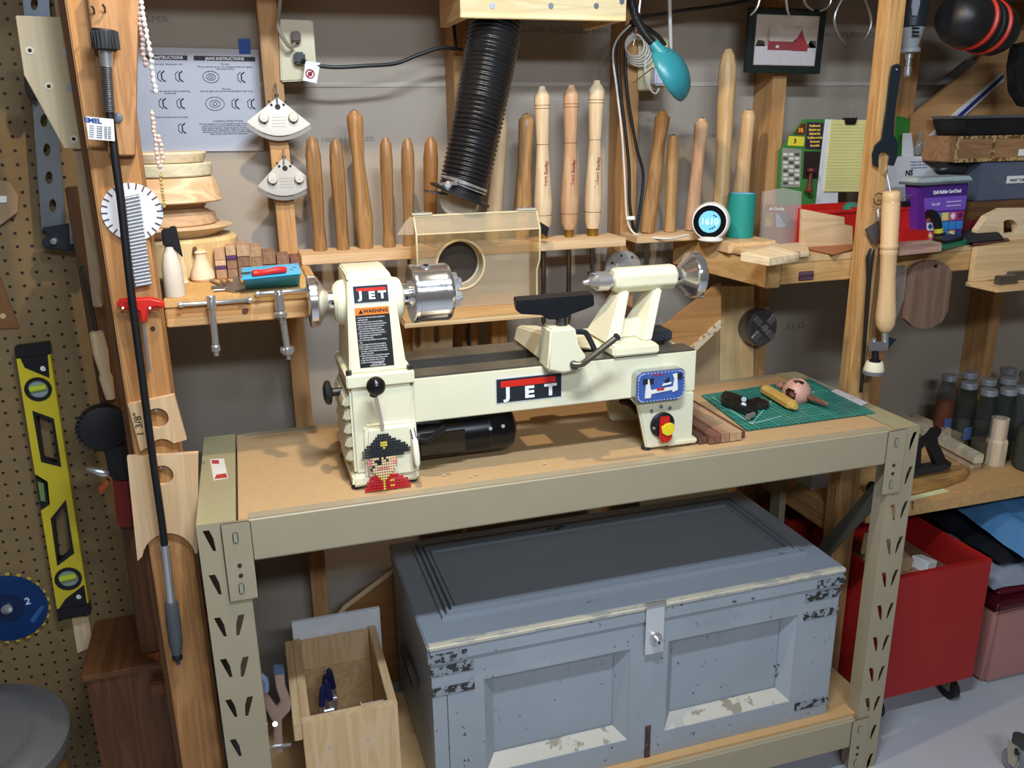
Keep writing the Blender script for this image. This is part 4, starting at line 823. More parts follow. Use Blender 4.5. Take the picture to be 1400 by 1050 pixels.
S('chuck_wrench', MB().prism([at(*p, z=SZ+.001) for p in ((306, 398), (312, 391), (318, 389), (319, 384), (324, 378), (328, 380), (330, 390), (338, 393), (337, 397), (322, 400))], (0, 0, .005)), mat('A5A6A4', .3, .9), 'flat silver spanner beside the blue tray', 'spanner', bev=.001)
# T-handled chuck keys on the front rail
def tkey(label, a, b, s0, s1, tipr, gear):
    y = SY-.012; t = T('chuck_key', label, 'chuck key', at(*s1, y)); A_, B_ = at(*a, y), at(*b, y); d = (B_-A_)
    n_ = d.length; MB().lathe([(.003, 0), (.0055, .001), (.0062, .005), (.005, .009), (.0038, .011), (.0038, n_-.011), (.005, n_-.009), (.0062, n_-.005), (.0055, n_-.001), (.003, n_)], A_, d, 14).build('cross_bar', STEEL, t)
    C_, D_ = at(*s0, y-.002), at(*s1, y-.002); e = D_-C_; m_ = e.length
    MB().lathe([(.0075, 0), (.0085, .002), (.0085, m_*.2), (.0065, m_*.22), (.0065, m_*.82), (tipr, m_*.84), (tipr, m_*.92), (.0055, m_*.93), (.005, m_), (0, m_)], C_, e, 16).build('shaft', STEEL, t)
    MB().tube([at(s0[0], s0[1]+4, SY+.003), at(s0[0], s0[1]+6, SY-.02), at(s0[0], s0[1]+3, SY-.024)], .0015, 6).build('hook', DSTEEL, t)
    if gear:
        for k_ in range(10):
            an = 2*math.pi*k_/10; MB().obox(C_+e*.86+V((math.cos(an)*tipr, math.sin(an)*tipr, 0)), (math.cos(an), math.sin(an), 0), (-math.sin(an), math.cos(an), 0), (0, 0, 1), .002, .0012, .005).build('gear_tooth', STEEL, t)
tkey('chrome T-handled chuck key with ball ends on the left shelf rail', (243, 417), (345, 410), (288, 404), (296, 486), .0085, 0)
tkey('second T-handled chuck key with geared tip next to the lathe', (349, 402), (424, 396), (380, 397), (395, 491), .011, 1)
p0_, p1_ = at(381, 402, SY-.02), at(385, 440, SY-.02); S('chuck_key', MB().lathe([(.009, 0), (.009, .03), (.006, .031), (.012, .036), (.012, .043), (.005, .045), (.004, .055), (0, .056)], p0_, p1_-p0_, 14), STEEL, 'short chrome key hanging in front of the geared chuck key', 'chuck key')
# ================================================================== tool rack with turning tools
RY0, RY1 = .500, YS-.001; RZ = at(838, 326, RY0).z
rk = T('tool_rack', 'long pale wooden rack board holding the row of turning tools', 'rack', (.6, .55, RZ-.02))
rx0, rx1 = at(412, 350, RY0).x, at(856, 332, RY0).x
B(rx0, rx1, RY0, RY1, RZ-.021, RZ).build('board', wood('E2BE90', 'CFA26C', 'x', .9), rk, bev=.0015)
sr = T('tool_rack', 'short rack board between the stud and the right shelf', 'rack', (1.15, .55, RZ-.02))
B(at(874, 320, RY0).x, 1.272, RY0+.01, RY1, RZ-.018, RZ-.001).build('board', wood('E2BE90', 'CFA26C', 'x', .9), sr, bev=.0015)
HY = .570
OAK = ('B5854E', '83562A'); DOK = ('A67844', '744C26'); ASH = ('E0C69E', 'C6A478'); CHY = ('CFA278', 'B08058'); PAL = ('D8B888', 'BE986A')
tools = [  # top px, base px, profile (fraction from base, half width px), colours, ferrule, label
    ((426, 187), (438, 336), [(0, 9), (.06, 9), (.25, 8), (.6, 10), (.85, 10), (.95, 7.5), (1, 3)], DOK, 0, 'leftmost worn oak handled turning tool next to the stud'),
    ((458, 190), (469, 335), [(0, 9), (.06, 8.5), (.3, 8.5), (.65, 10), (.85, 9), (.95, 7.5), (1, 3)], DOK, 0, 'second worn handle from the stud, slightly leaning'),
    ((484, 151), (500, 333), [(0, 9.5), (.05, 10), (.22, 13), (.4, 10.5), (.65, 8), (.9, 10.5), (.95, 10.5), (.96, 10), (.985, 6), (1, 5)], OAK, 0, 'tall waisted oak handle with a knob top, third from the stud'),
    ((527, 188), (532, 332), [(0, 9), (.07, 8.5), (.14, 7), (.5, 8), (.8, 8.5), (.94, 7.5), (1, 3)], DOK, 0, 'worn handle smeared with green paint, fourth from the stud'),
    ((557, 189), (559, 331), [(0, 8), (.1, 7.5), (.35, 7), (.7, 9), (.88, 8.5), (.96, 6.5), (1, 3)], DOK, 0, 'slim worn handle just left of the dark one'),
    ((589, 187), (588, 330), [(0, 8.5), (.15, 8), (.5, 9), (.8, 10), (.94, 8), (1, 3)], ('9E6A34', '7A4C20'), 0, 'darkest short handle beside the black hose'),
    ((687, 158), (672, 322), [(0, 10), (.2, 11), (.5, 9.5), (.8, 9), (.93, 8.5), (1, 4)], PAL, 0, 'pale handle half hidden right of the black hose'),
    ((720, 156), (713, 322), [(0, 9), (.1, 10.5), (.3, 12), (.6, 9), (.9, 10), (.955, 10), (.97, 8), (1, 4)], OAK, 0, 'mid-brown knob topped handle between hose and three ringed handles'),
    ((741, 118), (743, 321), [(0, 7), (.05, 8), (.1, 11), (.25, 12.5), (.4, 10.5), (.62, 8), (.8, 9.5), (.93, 10.5), (.95, 9), (.98, 5), (1, 4)], ASH, 1, 'left of the three tall ringed handles, pale ash'),
    ((781, 116), (778, 322), [(0, 7), (.05, 8), (.1, 11), (.25, 12.5), (.4, 10.5), (.62, 8), (.8, 9.5), (.93, 10.5), (.95, 9), (.98, 5), (1, 4)], CHY, 1, 'middle of the three tall ringed handles, pinkish cherry'),
    ((816, 110), (810, 321), [(0, 8.5), (.05, 8.5), (.1, 11), (.25, 12), (.4, 10.5), (.62, 8), (.8, 9.5), (.93, 11), (.95, 9.5), (.98, 5), (1, 4)], ASH, 1, 'right of the three tall ringed handles, striped ash with brass ferrule'),
    ((907, 152), (885, 314), [(0, 9.5), (.05, 10), (.2, 10.5), (.5, 9), (.75, 8), (.93, 10), (.955, 10), (.975, 6), (1, 4)], OAK, 0, 'leaning brown handle right of the hanging cords'),
    ((921, 185), (916, 312), [(0, 8), (.06, 7.5), (.3, 7.5), (.7, 8), (.88, 8), (.96, 6), (1, 4)], ('C0935A', '9C7040'), 0, 'shortest handle right of the hanging cords'),
    ((960, 162), (945, 312), [(0, 9), (.1, 9.5), (.4, 8.5), (.7, 8), (.92, 9.5), (.955, 9.5), (.97, 6), (1, 5)], CHY, 0, 'brown knob topped handle behind the round clock'),
    ((996, 67), (984, 312), [(0, 10), (.1, 11), (.4, 10), (.7, 11), (.9, 11.5), (.97, 8), (1, 4)], ('D3AE76', 'B58C54'), 0, 'tallest plain handle rising behind the round clock'),
    ((1024, 151), (1008, 312), [(0, 11), (.2, 12), (.5, 10), (.8, 9), (.94, 9.5), (.96, 9), (1, 6)], ('D6AE78', 'B98C58'), 0, 'handle leaning against the picture stud above the teal can')]
for i, (tp, bp, prof, cc, fer, lbl) in enumerate(tools):
    z0 = RZ+.0005; bz = at(*bp, HY); bz = V((bz.x, HY, z0)); tz = at(*tp, HY); ax = tz-bz; Ln = ax.length; k = mpp(bz)
    t = T('turning_tool', lbl, 'turning tool', bz, 'wood turning tools standing in the rack')
    pr = [(w_*k, f*Ln) for f, w_ in prof]+[(0, Ln)]
    if fer: pr = [(w_*k, max(f*Ln, .018)) if f == 0 else (w_*k, f*Ln) for f, w_ in prof if not (0 < f < .06)]+[(0, Ln)]
    MB().lathe(pr, bz, ax, 22).build('handle', wood(*cc, 'z', 1.1, .42), t, smooth=50)
    if fer:
        MB().lathe([(6.5*k if i != 10 else 8*k, 0), (6.5*k if i != 10 else 8*k, .0175)], bz, ax, 18).build('ferrule', mat('B08A3E', .3, .9, .05), t)
        for f in (.16, .63, .86, .88):
            rr_ = next(w0+(w1-w0)*(f-f0)/(f1-f0) for (f0, w0), (f1, w1) in zip(prof, prof[1:]) if f0 <= f <= f1)
            MB().lathe([(rr_*k+.0003, f*Ln-.0006), (rr_*k+.0003, f*Ln+.0006)], bz, ax, 22).build('burnt_ring', mat('5A3A20', .7), t)
        c_ = bz+ax*.42+V((.001, -(10.6)*k-.0004, 0)); text('Robert Sorby', c_, (0, 0, -1) if False else (.05, 0, 1), (-1, 0, .05), .013, mat('8A3A28', .8, 0, 0), t, 'signature', sx=1.05)
    elif any(f > .97 and w_ >= 4 for f, w_ in prof): MB().ball(bz+ax*.995, 3.6*k, 10, (1, 1, .6)).build('end_plug', wood('6A4A2E', '4C3220', 'z'), t)
    if 8 <= i <= 11 or i in (1, 2, 4, 14):
        sd = bz-V((0, 0, .0225)); Ls = .20 if i in (8, 9) else .07
        MB().lathe([(.0062, 0), (.0062, Ls-.012), (.003, Ls), (0, Ls)], sd, (0, 0, -1), 14).build('steel_shaft', mat('8C8C8E', .25, 1, .03), t)
        if Ls > .1: MB().obox(sd+V((.001, -.0064, -.085)), (1, 0, 0), (0, 1, 0), (0, 0, 1), .0022, .0004, .02).build('flute', BLACKM, t)
# ================================================================== hose, dust shelf and clear hood
ho = T('dust_hose', 'thick black ribbed dust hose running down to the clear hood', 'hose', at(632, 268, .44))
hp = [at(682, -8, .49), at(679, 27, .485), at(670, 80, .47), at(660, 130, .455), at(646, 200, .445), at(636, 245, .44), at(632, 258, .44)]
fine = smooth_path(hp, 60); rad = []
s_ = 0; pt_ = fine[0]
for i, p in enumerate(fine):
    s_ += (p-pt_).length; pt_ = p
    rad.append((.0575-.006*i/len(fine))+.0022*math.sin(s_*2*math.pi/.0098))
MB().tube(fine, rad, 40).build('hose_wall', mat('1A1A1C', .28, 0, .03), ho, smooth=60)
axh = (fine[-1]-fine[-20]).normalized(); e0 = fine[-1]
cl = MB().lathe([(.0535, -.018), (.0535, -.006), (.052, -.006), (.052, -.018)], e0, axh, 40).build('hose_clamp', STEEL, ho)
MB().cyl(e0-axh*.012+V((-.058, -.02, .0)), e0-axh*.012+V((-.030, -.048, .004)), .005, n=10).build('clamp_screw', STEEL, cl)
MB().lathe([(.008, 0), (.009, .002), (.009, .008), (.006, .010)], e0-axh*.012+V((-.045, -.036, .0)), (-.3, -1, .1), 8).build('clamp_nut', STEEL, cl)
MB().lathe([(.050, -.008), (.050, .008), (.064, .010), (.070, .012), (.070, .017), (.045, .018)], e0, axh, 40).build('black_flange', mat('1C1C1E', .4), ho)
MB().obox(e0+axh*.013+V((-.055, 0, .006)), (1, 0, -.18), (0, 1, 0), (.18, 0, 1), .022, .02, .0018).build('gate_tab', mat('38383A', .5), ho)
DZ = .247; DYF = .36
dsf = T('plywood_shelf', 'low plywood shelf behind the lathe carrying the clear hood', 'shelf', (.6, .48, DZ))
dx0, dx1 = at(553, 445, DYF).x, at(745, 428, DYF).x
for k_ in range(3): B(dx0+.001*k_, dx1-.001*k_, DYF, .598, DZ-.015+.005*k_, DZ-.0102+.005*k_).build('ply_layer', (wood('D9B27A', 'C4985E', 'x', .8), wood('E7CFA0', 'D6B680', 'x', .8), wood('D2A468', 'B98848', 'x', .8))[k_], dsf)
for x in (.47, .70): B(x, x+.04, .575, YS-.002, .02, DZ-.0155).build('bracket', pine('z'), dsf, bev=.002)
HX0, HX1, HF, HB = at(568, 330, .40).x, at(733, 320, .40).x, .40, .452
zt, zbm = at(640, 293, HF).z, DZ+.0006
CLR = glassy('F3EAD4', .12, .80, 'acrylic'); RIMC = mat('E2D2A8', .25, 0, .02, alpha=.8); PORT = glassy('F2EAD6', .12, .5, 'acrylic')
hh_ = T('clear_dust_hood', 'clear yellowed plastic dust hood with a round port behind the chuck', 'dust hood', (.6, .44, zbm))
c = at(630, 362, HB); prr_ = .056
MB().holed([V((HX0, HB, zbm)), V((HX1, HB, zbm)), V((HX1, HB, zt-.02)), V((HX0, HB, zt-.02))], [circ(c, prr_, 36)], (0, .003, 0)).build('back_panel', CLR, hh_, smooth=0)
sil = [(HF, zbm), (HF, zbm+.085), (HF-.02, zbm+.115), (HF-.022, zt-.035), (HF, zt), (HB, zt-.02), (HB, zbm)]
for x, tw in ((HX0, -.003), (HX1, .003)): MB().prism([V((x, y, z)) for y, z in sil], (tw, 0, 0)).build('side_panel', CLR, hh_)
MB().frust([V((HX0, HF, zt)), V((HX1, HF, zt)), V((HX1, HB, zt-.02)), V((HX0, HB, zt-.02))], [V((HX0, HF, zt+.003)), V((HX1, HF, zt+.003)), V((HX1, HB, zt-.017)), V((HX0, HB, zt-.017))]).build('top_panel', CLR, hh_)
MB().prism([V((HX0, HF-.022, zt-.036)), V((HX1, HF-.022, zt-.036)), V((HX1, HF-.001, zt)), V((HX0, HF-.001, zt))], (0, .003, 0)).build('visor', CLR, hh_)
for x in (HX0-.0015, HX1+.0015): MB().tube([V((x, y, z)) for y, z in sil[:5]], .0022, 6).build('edge_rim', RIMC, hh_)
MB().tube([V((HX0, HF, zt+.001)), V((HX1, HF, zt+.001))], .0022, 6).build('edge_rim', RIMC, hh_); MB().tube([V((HX0, HF-.022, zt-.036)), V((HX1, HF-.022, zt-.036))], .0016, 6).build('edge_rim', RIMC, hh_)
MB().prism([at(*p, HF-.005) for p in ((543, 321), (568, 321), (567, 300), (561, 296), (553, 305))], (0, .003, 0)).build('side_wing', CLR, hh_)
for r_, y_ in ((prr_, HB), (prr_*.92, HB+.036)): MB().tube(circ(V((c.x, y_, c.z)), r_, 40), .0028, 6, closed=True).build('port_ring', PORT if y_ > HB else RIMC, hh_)
MB().holed(circ(V((c.x, HB+.003, c.z)), prr_, 40), [circ(V((c.x, HB+.003, c.z)), prr_-.002, 40)], (0, .038, 0)).build('port_tube', PORT, hh_); MB().cyl((c.x, HB+.0415, c.z), (c.x, HB+.0425, c.z), prr_-.0005, n=36).build('port_dark_disc', mat('3A332C', .6), hh_)  # flat dark disc added to stand for the shaded inside of the port
for px, py in ((573, 297), (716, 281)):
    q = at(px+4, py, HF); hg = MB().box(q.x-.022, q.x+.022, HF-.004, HF+.012, zt+.0035, zt+.007).build('hinge', mat('CFC8B8', .3, .2), hh_)
    for dx_ in (-.012, .004): MB().cyl((q.x+dx_, HF+.002, zt+.007), (q.x+dx_, HF+.002, zt+.012), .003, n=8).build('hinge_screw', STEEL, hg)
MB().cyl(e0+axh*.02, e0+axh*.02+V((.01, .03, -.012)), .044, n=30).build('port_elbow', PORT, hh_)
S('black_scraper', MB().prism([at(*p, .47) for p in ((733, 300), (751, 311), (748, 324), (733, 313))], (0, .01, 0)), BLACK, 'small black plate leaning by the foot of the pale ash handle', 'scraper')
# slotted board and boards low behind the lathe
sl = T('slotted_board', 'beige board with slots hung low behind the lathe bed', 'board', at(590, 490, .55))
MB().holed([at(*p, .56) for p in ((563, 494), (618, 489), (620, 440), (566, 445))], [[at(*p, .56) for p in ((567, 447), (575, 446), (575, 472), (571, 476), (567, 472))], [at(*p, .56) for p in ((593, 446), (601, 445), (601, 467), (597, 470), (593, 467))]], (0, .012, 0)).build('panel', wood('D8C294', 'C4AA78', 'z', .6), sl, smooth=0)
# ================================================================== wall things
def sector(label, apex, wl, wr, bot, nail):
    y = YS-.022; t = T('chuck_jaw_plate', label, 'jaw plate', at(*bot, y), 'quarter jaw plates hung on the stud'); A_ = at(*apex, y); L_, R_ = at(*wl, y), at(*wr, y); Bm = at(*bot, y)
    n = 12; arc = []
    for i in range(n+1):
        u = i/n; q = L_.lerp(R_, u); arc.append(q+(Bm-(L_+R_)/2)*(1-(2*u-1)**2))
    MB().prism([A_+V((-.006, 0, 0)), *[p for p in arc], A_+V((.006, 0, 0)), A_+V((0, 0, .006))], (0, .010, 0)).build('plate', mat('CFCAC0', .35, .5, .04), t, bev=.0012)
    MB().prism([p+V((0, .002, -.002)) for p in arc]+[p+V((0, .002, -.010)) for p in arc[::-1]], (0, .008, 0)).build('jaw_step', mat('8C8880', .4, .6), t)
    cen = (A_+L_+R_)/3
    for u in (-.23, .23):
        c_ = cen+V((u*(R_-L_).length, 0, -.004)); bt_ = MB().lathe([(.011, 0), (.011, .009), (.009, .012), (0, .012)], c_, (0, -1, 0), 18).build('rubber_button', mat('C9C4BC', .5), t)
        MB().lathe([(.0045, .0125), (.0045, .013), (0, .013)], c_, (0, -1, 0), 12).build('button_screw', mat('E6E0D0', .3, .5), bt_)
    for u, v_, r_ in ((0, .32, .006), (-.12, .40, .003), (.12, .40, .003), (-.16, .52, .0028), (.16, .52, .0028), (-.28, -.28, .003), (.28, -.28, .003), (0, .75, .0045)):
        MB().lathe([(r_, 0), (r_, .0006), (0, .0006)], cen+V((u*(R_-L_).length*.8, 0, v_*(A_.z-Bm.z)*.72)), (0, -1, 0), 12).build('hole', mat('2A2826', .7), t)
    for i in range(4): text('= = = = = = =', cen+V((0, -.0004, -.004-.0065*i)), (1, 0, 0), (0, 0, 1), .005, mat('8A867E', .6, 0, 0), t, 'engraving')
    MB().tube([at(*nail, YS+.01), at(nail[0], nail[1]+3, YS-.03), at(*apex, YS-.031)+V((0, 0, -.006)), at(*apex, YS-.02)+V((0, 0, -.006))], .0018, 6).build('wire_hook', STEEL, t)
sector('upper quarter jaw plate with two buttons on the stud', (379, 136), (337, 167), (425, 170), (380, 186), (377, 112))
sector('lower quarter jaw plate with two buttons on the stud', (388, 219), (352, 255), (431, 250), (391, 268), (388, 202))
ps = T('instruction_sheet', 'printed chuck jaw instruction sheet taped on the drywall', 'poster', at(290, 207, YW-.002))
PQ = [at(*p, YW-.0050) for p in ((190, 208), (361, 206), (353, 68), (182, 64))]
MB().prism(PQ, (0, .0008, 0)).build('paper', mat('BFC0C8', .7, 0, .02), ps)
def pq(u0, v0, u1, v1, mt, nm, th=.0003):
    f = lambda u, v_: PQ[3].lerp(PQ[2], u).lerp(PQ[0].lerp(PQ[1], u), v_)+V((0, -.0004, 0)); return MB().prism([f(u0, v1), f(u1, v1), f(u1, v0), f(u0, v0)], (0, th, 0)).build(nm, mt, ps)
pf = lambda u, v_: PQ[3].lerp(PQ[2], u).lerp(PQ[0].lerp(PQ[1], u), v_)+V((0, -.0008, 0))
DK = mat('2C2C30', .7, 0, 0); GR = mat('55555E', .7, 0, 0); pq(.08, .07, .42, .115, DK, 'heading_bar'); pq(.47, .07, .97, .115, DK, 'heading_bar')
text('JAWS INSTRUCTIONS', pf(.72, .094), (1, 0, 0), (0, 0, 1), .0085, INKW, ps, 'printed_heading', bold=.0002); text('INSTRUCTIONS', pf(.27, .094), (1, 0, 0), (0, 0, 1), .0085, INKW, ps, 'printed_heading', bold=.0002)
for u, v_, s in [(.72, .145, 'For jaws'), (.72, .17, 'Mount each jaw to its own numbered slide and tighten'), (.72, .19, 'the screws evenly'), (.72, .385, 'Flat jaws'), (.72, .405, 'Use only light cuts and low spindle speed when using'), (.72, .70, 'WARNING INSTRUCTIONS'), (.72, .725, 'Do not exceed the recommended speed of the chuck and'), (.72, .745, 'check that the work is held firmly before turning on.'), (.72, .765, 'Wear eye protection. Keep the guard closed. Stop the'), (.72, .785, 'lathe before any adjustment. Keep the jaws clean and'), (.72, .805, 'use the correct key. Remove the key before starting.'), (.72, .825, 'Keep these instructions for reference.'), (.27, .155, 'Jaw type  dimensions  mm'), (.27, .41, 'Use this jaw set only with its matching'), (.27, .43, 'chuck body.'), (.27, .66, 'Cole and button jaws for plates')]:
    text(s, pf(u, v_), (1, 0, 0), (0, 0, 1), .0056, GR, ps, 'printed_line', sx=.95)
for u, v_, r_ in ((.60, .27, .017), (.62, .53, .02)):
    for q_ in (1, .55, .25): MB().tube([pf(u, v_)+V((math.cos(a_)*r_*q_, 0, math.sin(a_)*r_*q_*.72)) for a_ in [k*math.pi/12 for k in range(24)]], .0006, 4, closed=True).build('printed_ring', DK, ps)
for u, v_ in ((.86, .27), (.80, .53), (.93, .53), (.36, .27), (.36, .53), (.36, .77), (.22, .27), (.22, .53)):
    for dx_ in (-.008, 0): MB().tube([pf(u, v_)+V((dx_+.004, 0, .011)), pf(u, v_)+V((dx_-.003, 0, .006)), pf(u, v_)+V((dx_-.003, 0, -.006)), pf(u, v_)+V((dx_+.004, 0, -.011))], .0008 if dx_ < 0 else .0014, 4).build('printed_profile', DK, ps)
MB().prism([at(*p, YW-.0062) for p in ((327, 74), (343, 74), (342, 53), (326, 53))], (0, .0006, 0)).build('blue_tape', mat('1E4FA0', .6), ps)
# outlets with plugs and cords
def outlet(label, q4, cs, y):
    t = T('wall_outlet', label, 'outlet', at(*q4[0], y)); Q = [at(*p, y) for p in q4]; MB().prism(Q, (0, .012, 0)).build('cover_plate', mat('CDC3A0', .4, 0, .02), t, bev=.003)
    for c_ in cs:
        o_ = at(*c_, y); MB().lathe([(.0165, 0), (.0165, .002), (0, .002)], o_, (0, -1, 0), 20).build('socket', mat('C4BA98', .4), t)
        for dx_ in (-.006, .006): MB().box(o_.x+dx_-.001, o_.x+dx_+.001, o_.y-.0026, o_.y-.002, o_.z-.004, o_.z+.005).build('slot', INK, t)
    return t
OY = .598
outlet('beige double outlet plate on the left stud with two plugs', ((384, 112), (434, 110), (428, 28), (381, 26)), ((404, 52), (408, 80)), OY)
outlet('beige outlet plate behind the teal lamp', ((873, 124), (915, 122), (914, 51), (874, 52)), ((893, 74),), OY)
bcord = T('mains_cable', 'black power cord running from the left outlet to the hose', 'cord', at(408, 80, OY-.01))
pl_ = at(409, 80, OY-.003); MB().box(pl_.x-.012, pl_.x+.012, pl_.y-.022, pl_.y, pl_.z-.012, pl_.z+.012).build('plug', BLACK, bcord, bev=.004)
cpts = smooth_path([at(413, 82, .57), at(430, 89, .56), at(460, 92, .555), at(500, 90, .555), at(540, 87, .56), at(570, 76, .565), at(600, 66, .57), at(625, 67, .575), at(632, 69, .58)], 6)
MB().tube(cpts, .0042, 8).build('cable', BLACK, bcord)
MB().tube([at(619, 14, .585), at(621, 40, .585), at(624, 66, .585), at(632, 70, .58)], .0035, 6).build('cable_end', BLACK, bcord)
wt = MB().prism([at(*p, .555) for p in ((414, 110), (433, 114), (438, 86), (418, 83))], (0, .0006, 0)).build('warning_tag', WHITE, bcord)
ctag = at(424, 101, .5545); MB().tube(circ(ctag, .0085, 20), .0014, 5, closed=True).build('red_symbol', mat('B02A2A', .6), wt); MB().tube([ctag+V((-.006, 0, -.006)), ctag+V((.006, 0, .006))], .0014, 5).build('red_symbol', mat('B02A2A', .6), wt); MB().ball(ctag, .005, 8, (1, .15, 1)).build('red_symbol', mat('7A2A2A', .6), wt)
gc = T('mains_cable', 'grey power cord dropping into the upper socket', 'cord', at(404, 55, OY-.01)); MB().box(at(404, 52, OY).x-.01, at(404, 52, OY).x+.01, OY-.024, OY-.003, at(404, 52, OY).z-.010, at(404, 52, OY).z+.012).build('plug', mat('4A2E20', .5), gc, bev=.003)
MB().tube(smooth_path([at(384, -10, .57), at(381, 20, .565), at(380, 36, .56), at(386, 50, .56), at(396, 64, .565), at(403, 60, .575)], 6), .0042, 8).build('cable', mat('8E8472', .45), gc)
# ================================================================== right shelf
RYF = .292; RSZ = (at(1055, 362, RYF).z+at(1167, 349, RYF).z)/2+.010
rsx0 = at(1053, 362, RYF).x
rs_ = T('wall_shelf', 'long right wooden shelf with pine rails crowded with boxes', 'shelf', (1.9, .5, RSZ-.06))
B(rsx0+.002, 2.75, RYF+.001, YS-.002, RSZ-.014, RSZ).build('board', mat('C9A676', .8, 0, .1, 70), rs_, bev=.001)
zr0 = at(1110, 386, RYF).z
B(rsx0+.030, 1.93, RYF, RYF+.03, zr0, RSZ-.0145).build('front_rail', wood('D2A264', 'B4803F', 'x'), rs_, bev=.002)
RZ2 = .368
MB().hexa([V(p_) for p_ in ((rsx0-.008, RYF-.004, zr0-.006), (rsx0-.008, RYF-.004, RSZ+.002), (1.213, YS-.004, zr0+.01), (1.213, YS-.004, RZ2), (rsx0+.029, RYF-.004, zr0-.006), (rsx0+.029, RYF-.004, RSZ+.002), (1.250, YS-.004, zr0+.01), (1.250, YS-.004, RZ2))]).build('side_rail', wood('D4A768', 'BA8A4C', 'y', .7), rs_, bev=.002)
B(1.252, 1.385, .395, YS-.004, RSZ+.0005, RZ2).build('corner_board', pine_pale('y'), rs_, bev=.0015)
def fpoly(pts, y, th, tol=.06):
    P_ = [at(*p_, y) for p_ in pts]
    for p_ in P_:
        if p_.z < RSZ+tol: p_.z = RSZ+.0008
    return MB().prism(P_, (0, th, 0))
for px, py in ((933, 329), (1017, 355)): MB().cyl(at(px, py, z=RSZ+.002), at(px, py, z=RSZ+.0035), .003, n=8).build('screw', mat('8A5A2A', .5), rs_)
q = at(1102, 377, RYF-.001); B(q.x-.021, q.x+.021, RYF-.0035, RYF-.0005, q.z-.011, q.z+.011).build('purple_tag', wood('6A4658', '4E3040', 'x'), rs_, bev=.002); text('NSWA', q+V((0, -.0034, 0)), (1, 0, 0), (0, 0, 1), .013, mat('38202C', .8, 0, 0), rs_, 'branded_mark')
rpst = T('wooden_post', 'slim pine post standing right of the bench', 'post', (1.55, .27, ZF))
B(1.527, 1.571, .248, .289, ZF, 1.6).build('upright', wood('D2A062', 'AC7638', 'z'), rpst, bev=.003)
B(1.578, 1.606, .262, .289, ZF, at(1190, 330, .27).z).build('backing_strip', wood('B08654', '86602F', 'z'), rpst, bev=.002)
ss = lambda px, py, dz=.0006: at(px, py, z=RSZ+dz)
# round smart clock
p = V((at(967, 300, .45).x+.012, .45, RZ2+.0006)); c = p+V((0, .004, .047)); fa = (CAM+V((-.35, 0, -.1))-c).normalized(); ek = .0475
ec = T('smart_clock', 'round white smart clock showing the time on a blue screen', 'clock', p)
MB().lathe([(ek*.55, -ek*.80), (ek*.8, -ek*.6), (ek*.96, -ek*.25), (ek, .0), (ek*.97, ek*.22), (ek*.90, ek*.36), (ek*.86, ek*.38), (0, ek*.38)], c, fa, 40).build('shell', mat('E8E6E2', .4), ec)
MB().lathe([(ek*.84, ek*.385), (ek*.82, ek*.40), (0, ek*.40)], c, fa, 40).build('bezel', mat('101014', .12), ec)
MB().lathe([(ek*.56, ek*.405), (0, ek*.41)], c, fa, 36).build('screen', mat('6FB6DC', .3, 0, 0, emit=.55), ec)
ex = V((fa.y*-1, fa.x, 0)).normalized()*-1 if False else V((0, 0, 1)).cross(fa).normalized(); eu = fa.cross(ex)
text('1610', c+fa*ek*.43, ex, eu, .022, mat('DCEFFA', .5, 0, 0, emit=.7), ec, 'time_display')
for sx_, sz_ in ((.2, .33), (.3, .28), (.16, -.32), (.05, -.36), (.36, .15), (.25, -.25)): MB().lathe([(.0022, 0), (0, .0004)], c+fa*ek*.425+ex*ek*sx_+eu*ek*sz_, fa, 6).build('screen_mark', INK, ec)
MB().lathe([(ek*.6, 0), (ek*.66, .003), (ek*.5, .012)], p, (0, 0, 1), 24).build('foot', mat('DCD8D2', .5), ec)
# teal tube
p = V((at(1012, 300, .49).x, .49, RZ2+.0006)); k = mpp(p); tl = T('teal_tube', 'teal cardboard tube with pale blue inside standing on the right shelf', 'tube', p); r_ = 18.5*k; h_ = at(1013, 264, p.y).z-p.z
MB().lathe([(r_-.003, .002), (r_, 0), (r_, h_), (r_-.002, h_), (r_-.003, .01), (0, .01)], p, (.02, 0, 1), 32).build('wall', mat('1E8C80', .55, 0, .03), tl)
MB().lathe([(r_-.0032, .012), (r_-.0032, h_-.001), (r_-.0035, h_-.001), (r_-.0035, .012)], p, (.02, 0, 1), 32).build('liner', mat('8FB4DC', .6), tl)
# pale wooden blocks
def quadblock(name, label, foot, h, mt, cat='wood block', dz=.0008, group=None, bev=.001):
    Q = [at(*f, z=RSZ+dz) for f in foot]; return S(name, MB().prism(Q, (0, 0, h)), mt, label, cat, group, bev=bev, seg=1)
quadblock('wood_block', 'long pale offcut lying at the shelf corner under other blocks', ((988, 344), (1052, 356), (1060, 340), (1000, 330)), .016, pine_pale('x'))
quadblock('wood_block', 'pale offcut lying flat nearest the shelf front edge', ((1040, 358), (1106, 351), (1102, 337), (1045, 343)), .013, maple('x'))
quadblock('wood_block', 'pale striped block in the middle of the corner pile', ((1012, 352), (1052, 360), (1094, 353), (1060, 341)), .016, wood('E4C79A', 'C9A06C', 'y'), dz=.0175)
quadblock('wood_block', 'topmost pale block with end grain on the corner pile', ((1012, 357), (1050, 364), (1092, 358), (1056, 347)), .017, wood('EAD2A8', 'D2AE7A', 'y'), dz=.0342)
S('plywood_piece', fpoly(((1096, 328), (1166, 338), (1166, 309), (1155, 307), (1155, 297), (1097, 286)), .392, .010, .035), wood('DDBE90', 'C8A270', 'x', .6), 'stepped pale plywood piece leaning on the red bin', 'plywood', bev=.001)
Q = [at(*f, z=RSZ+.002) for f in ((1092, 339), (1140, 349), (1170, 341), (1168, 332), (1120, 326))]
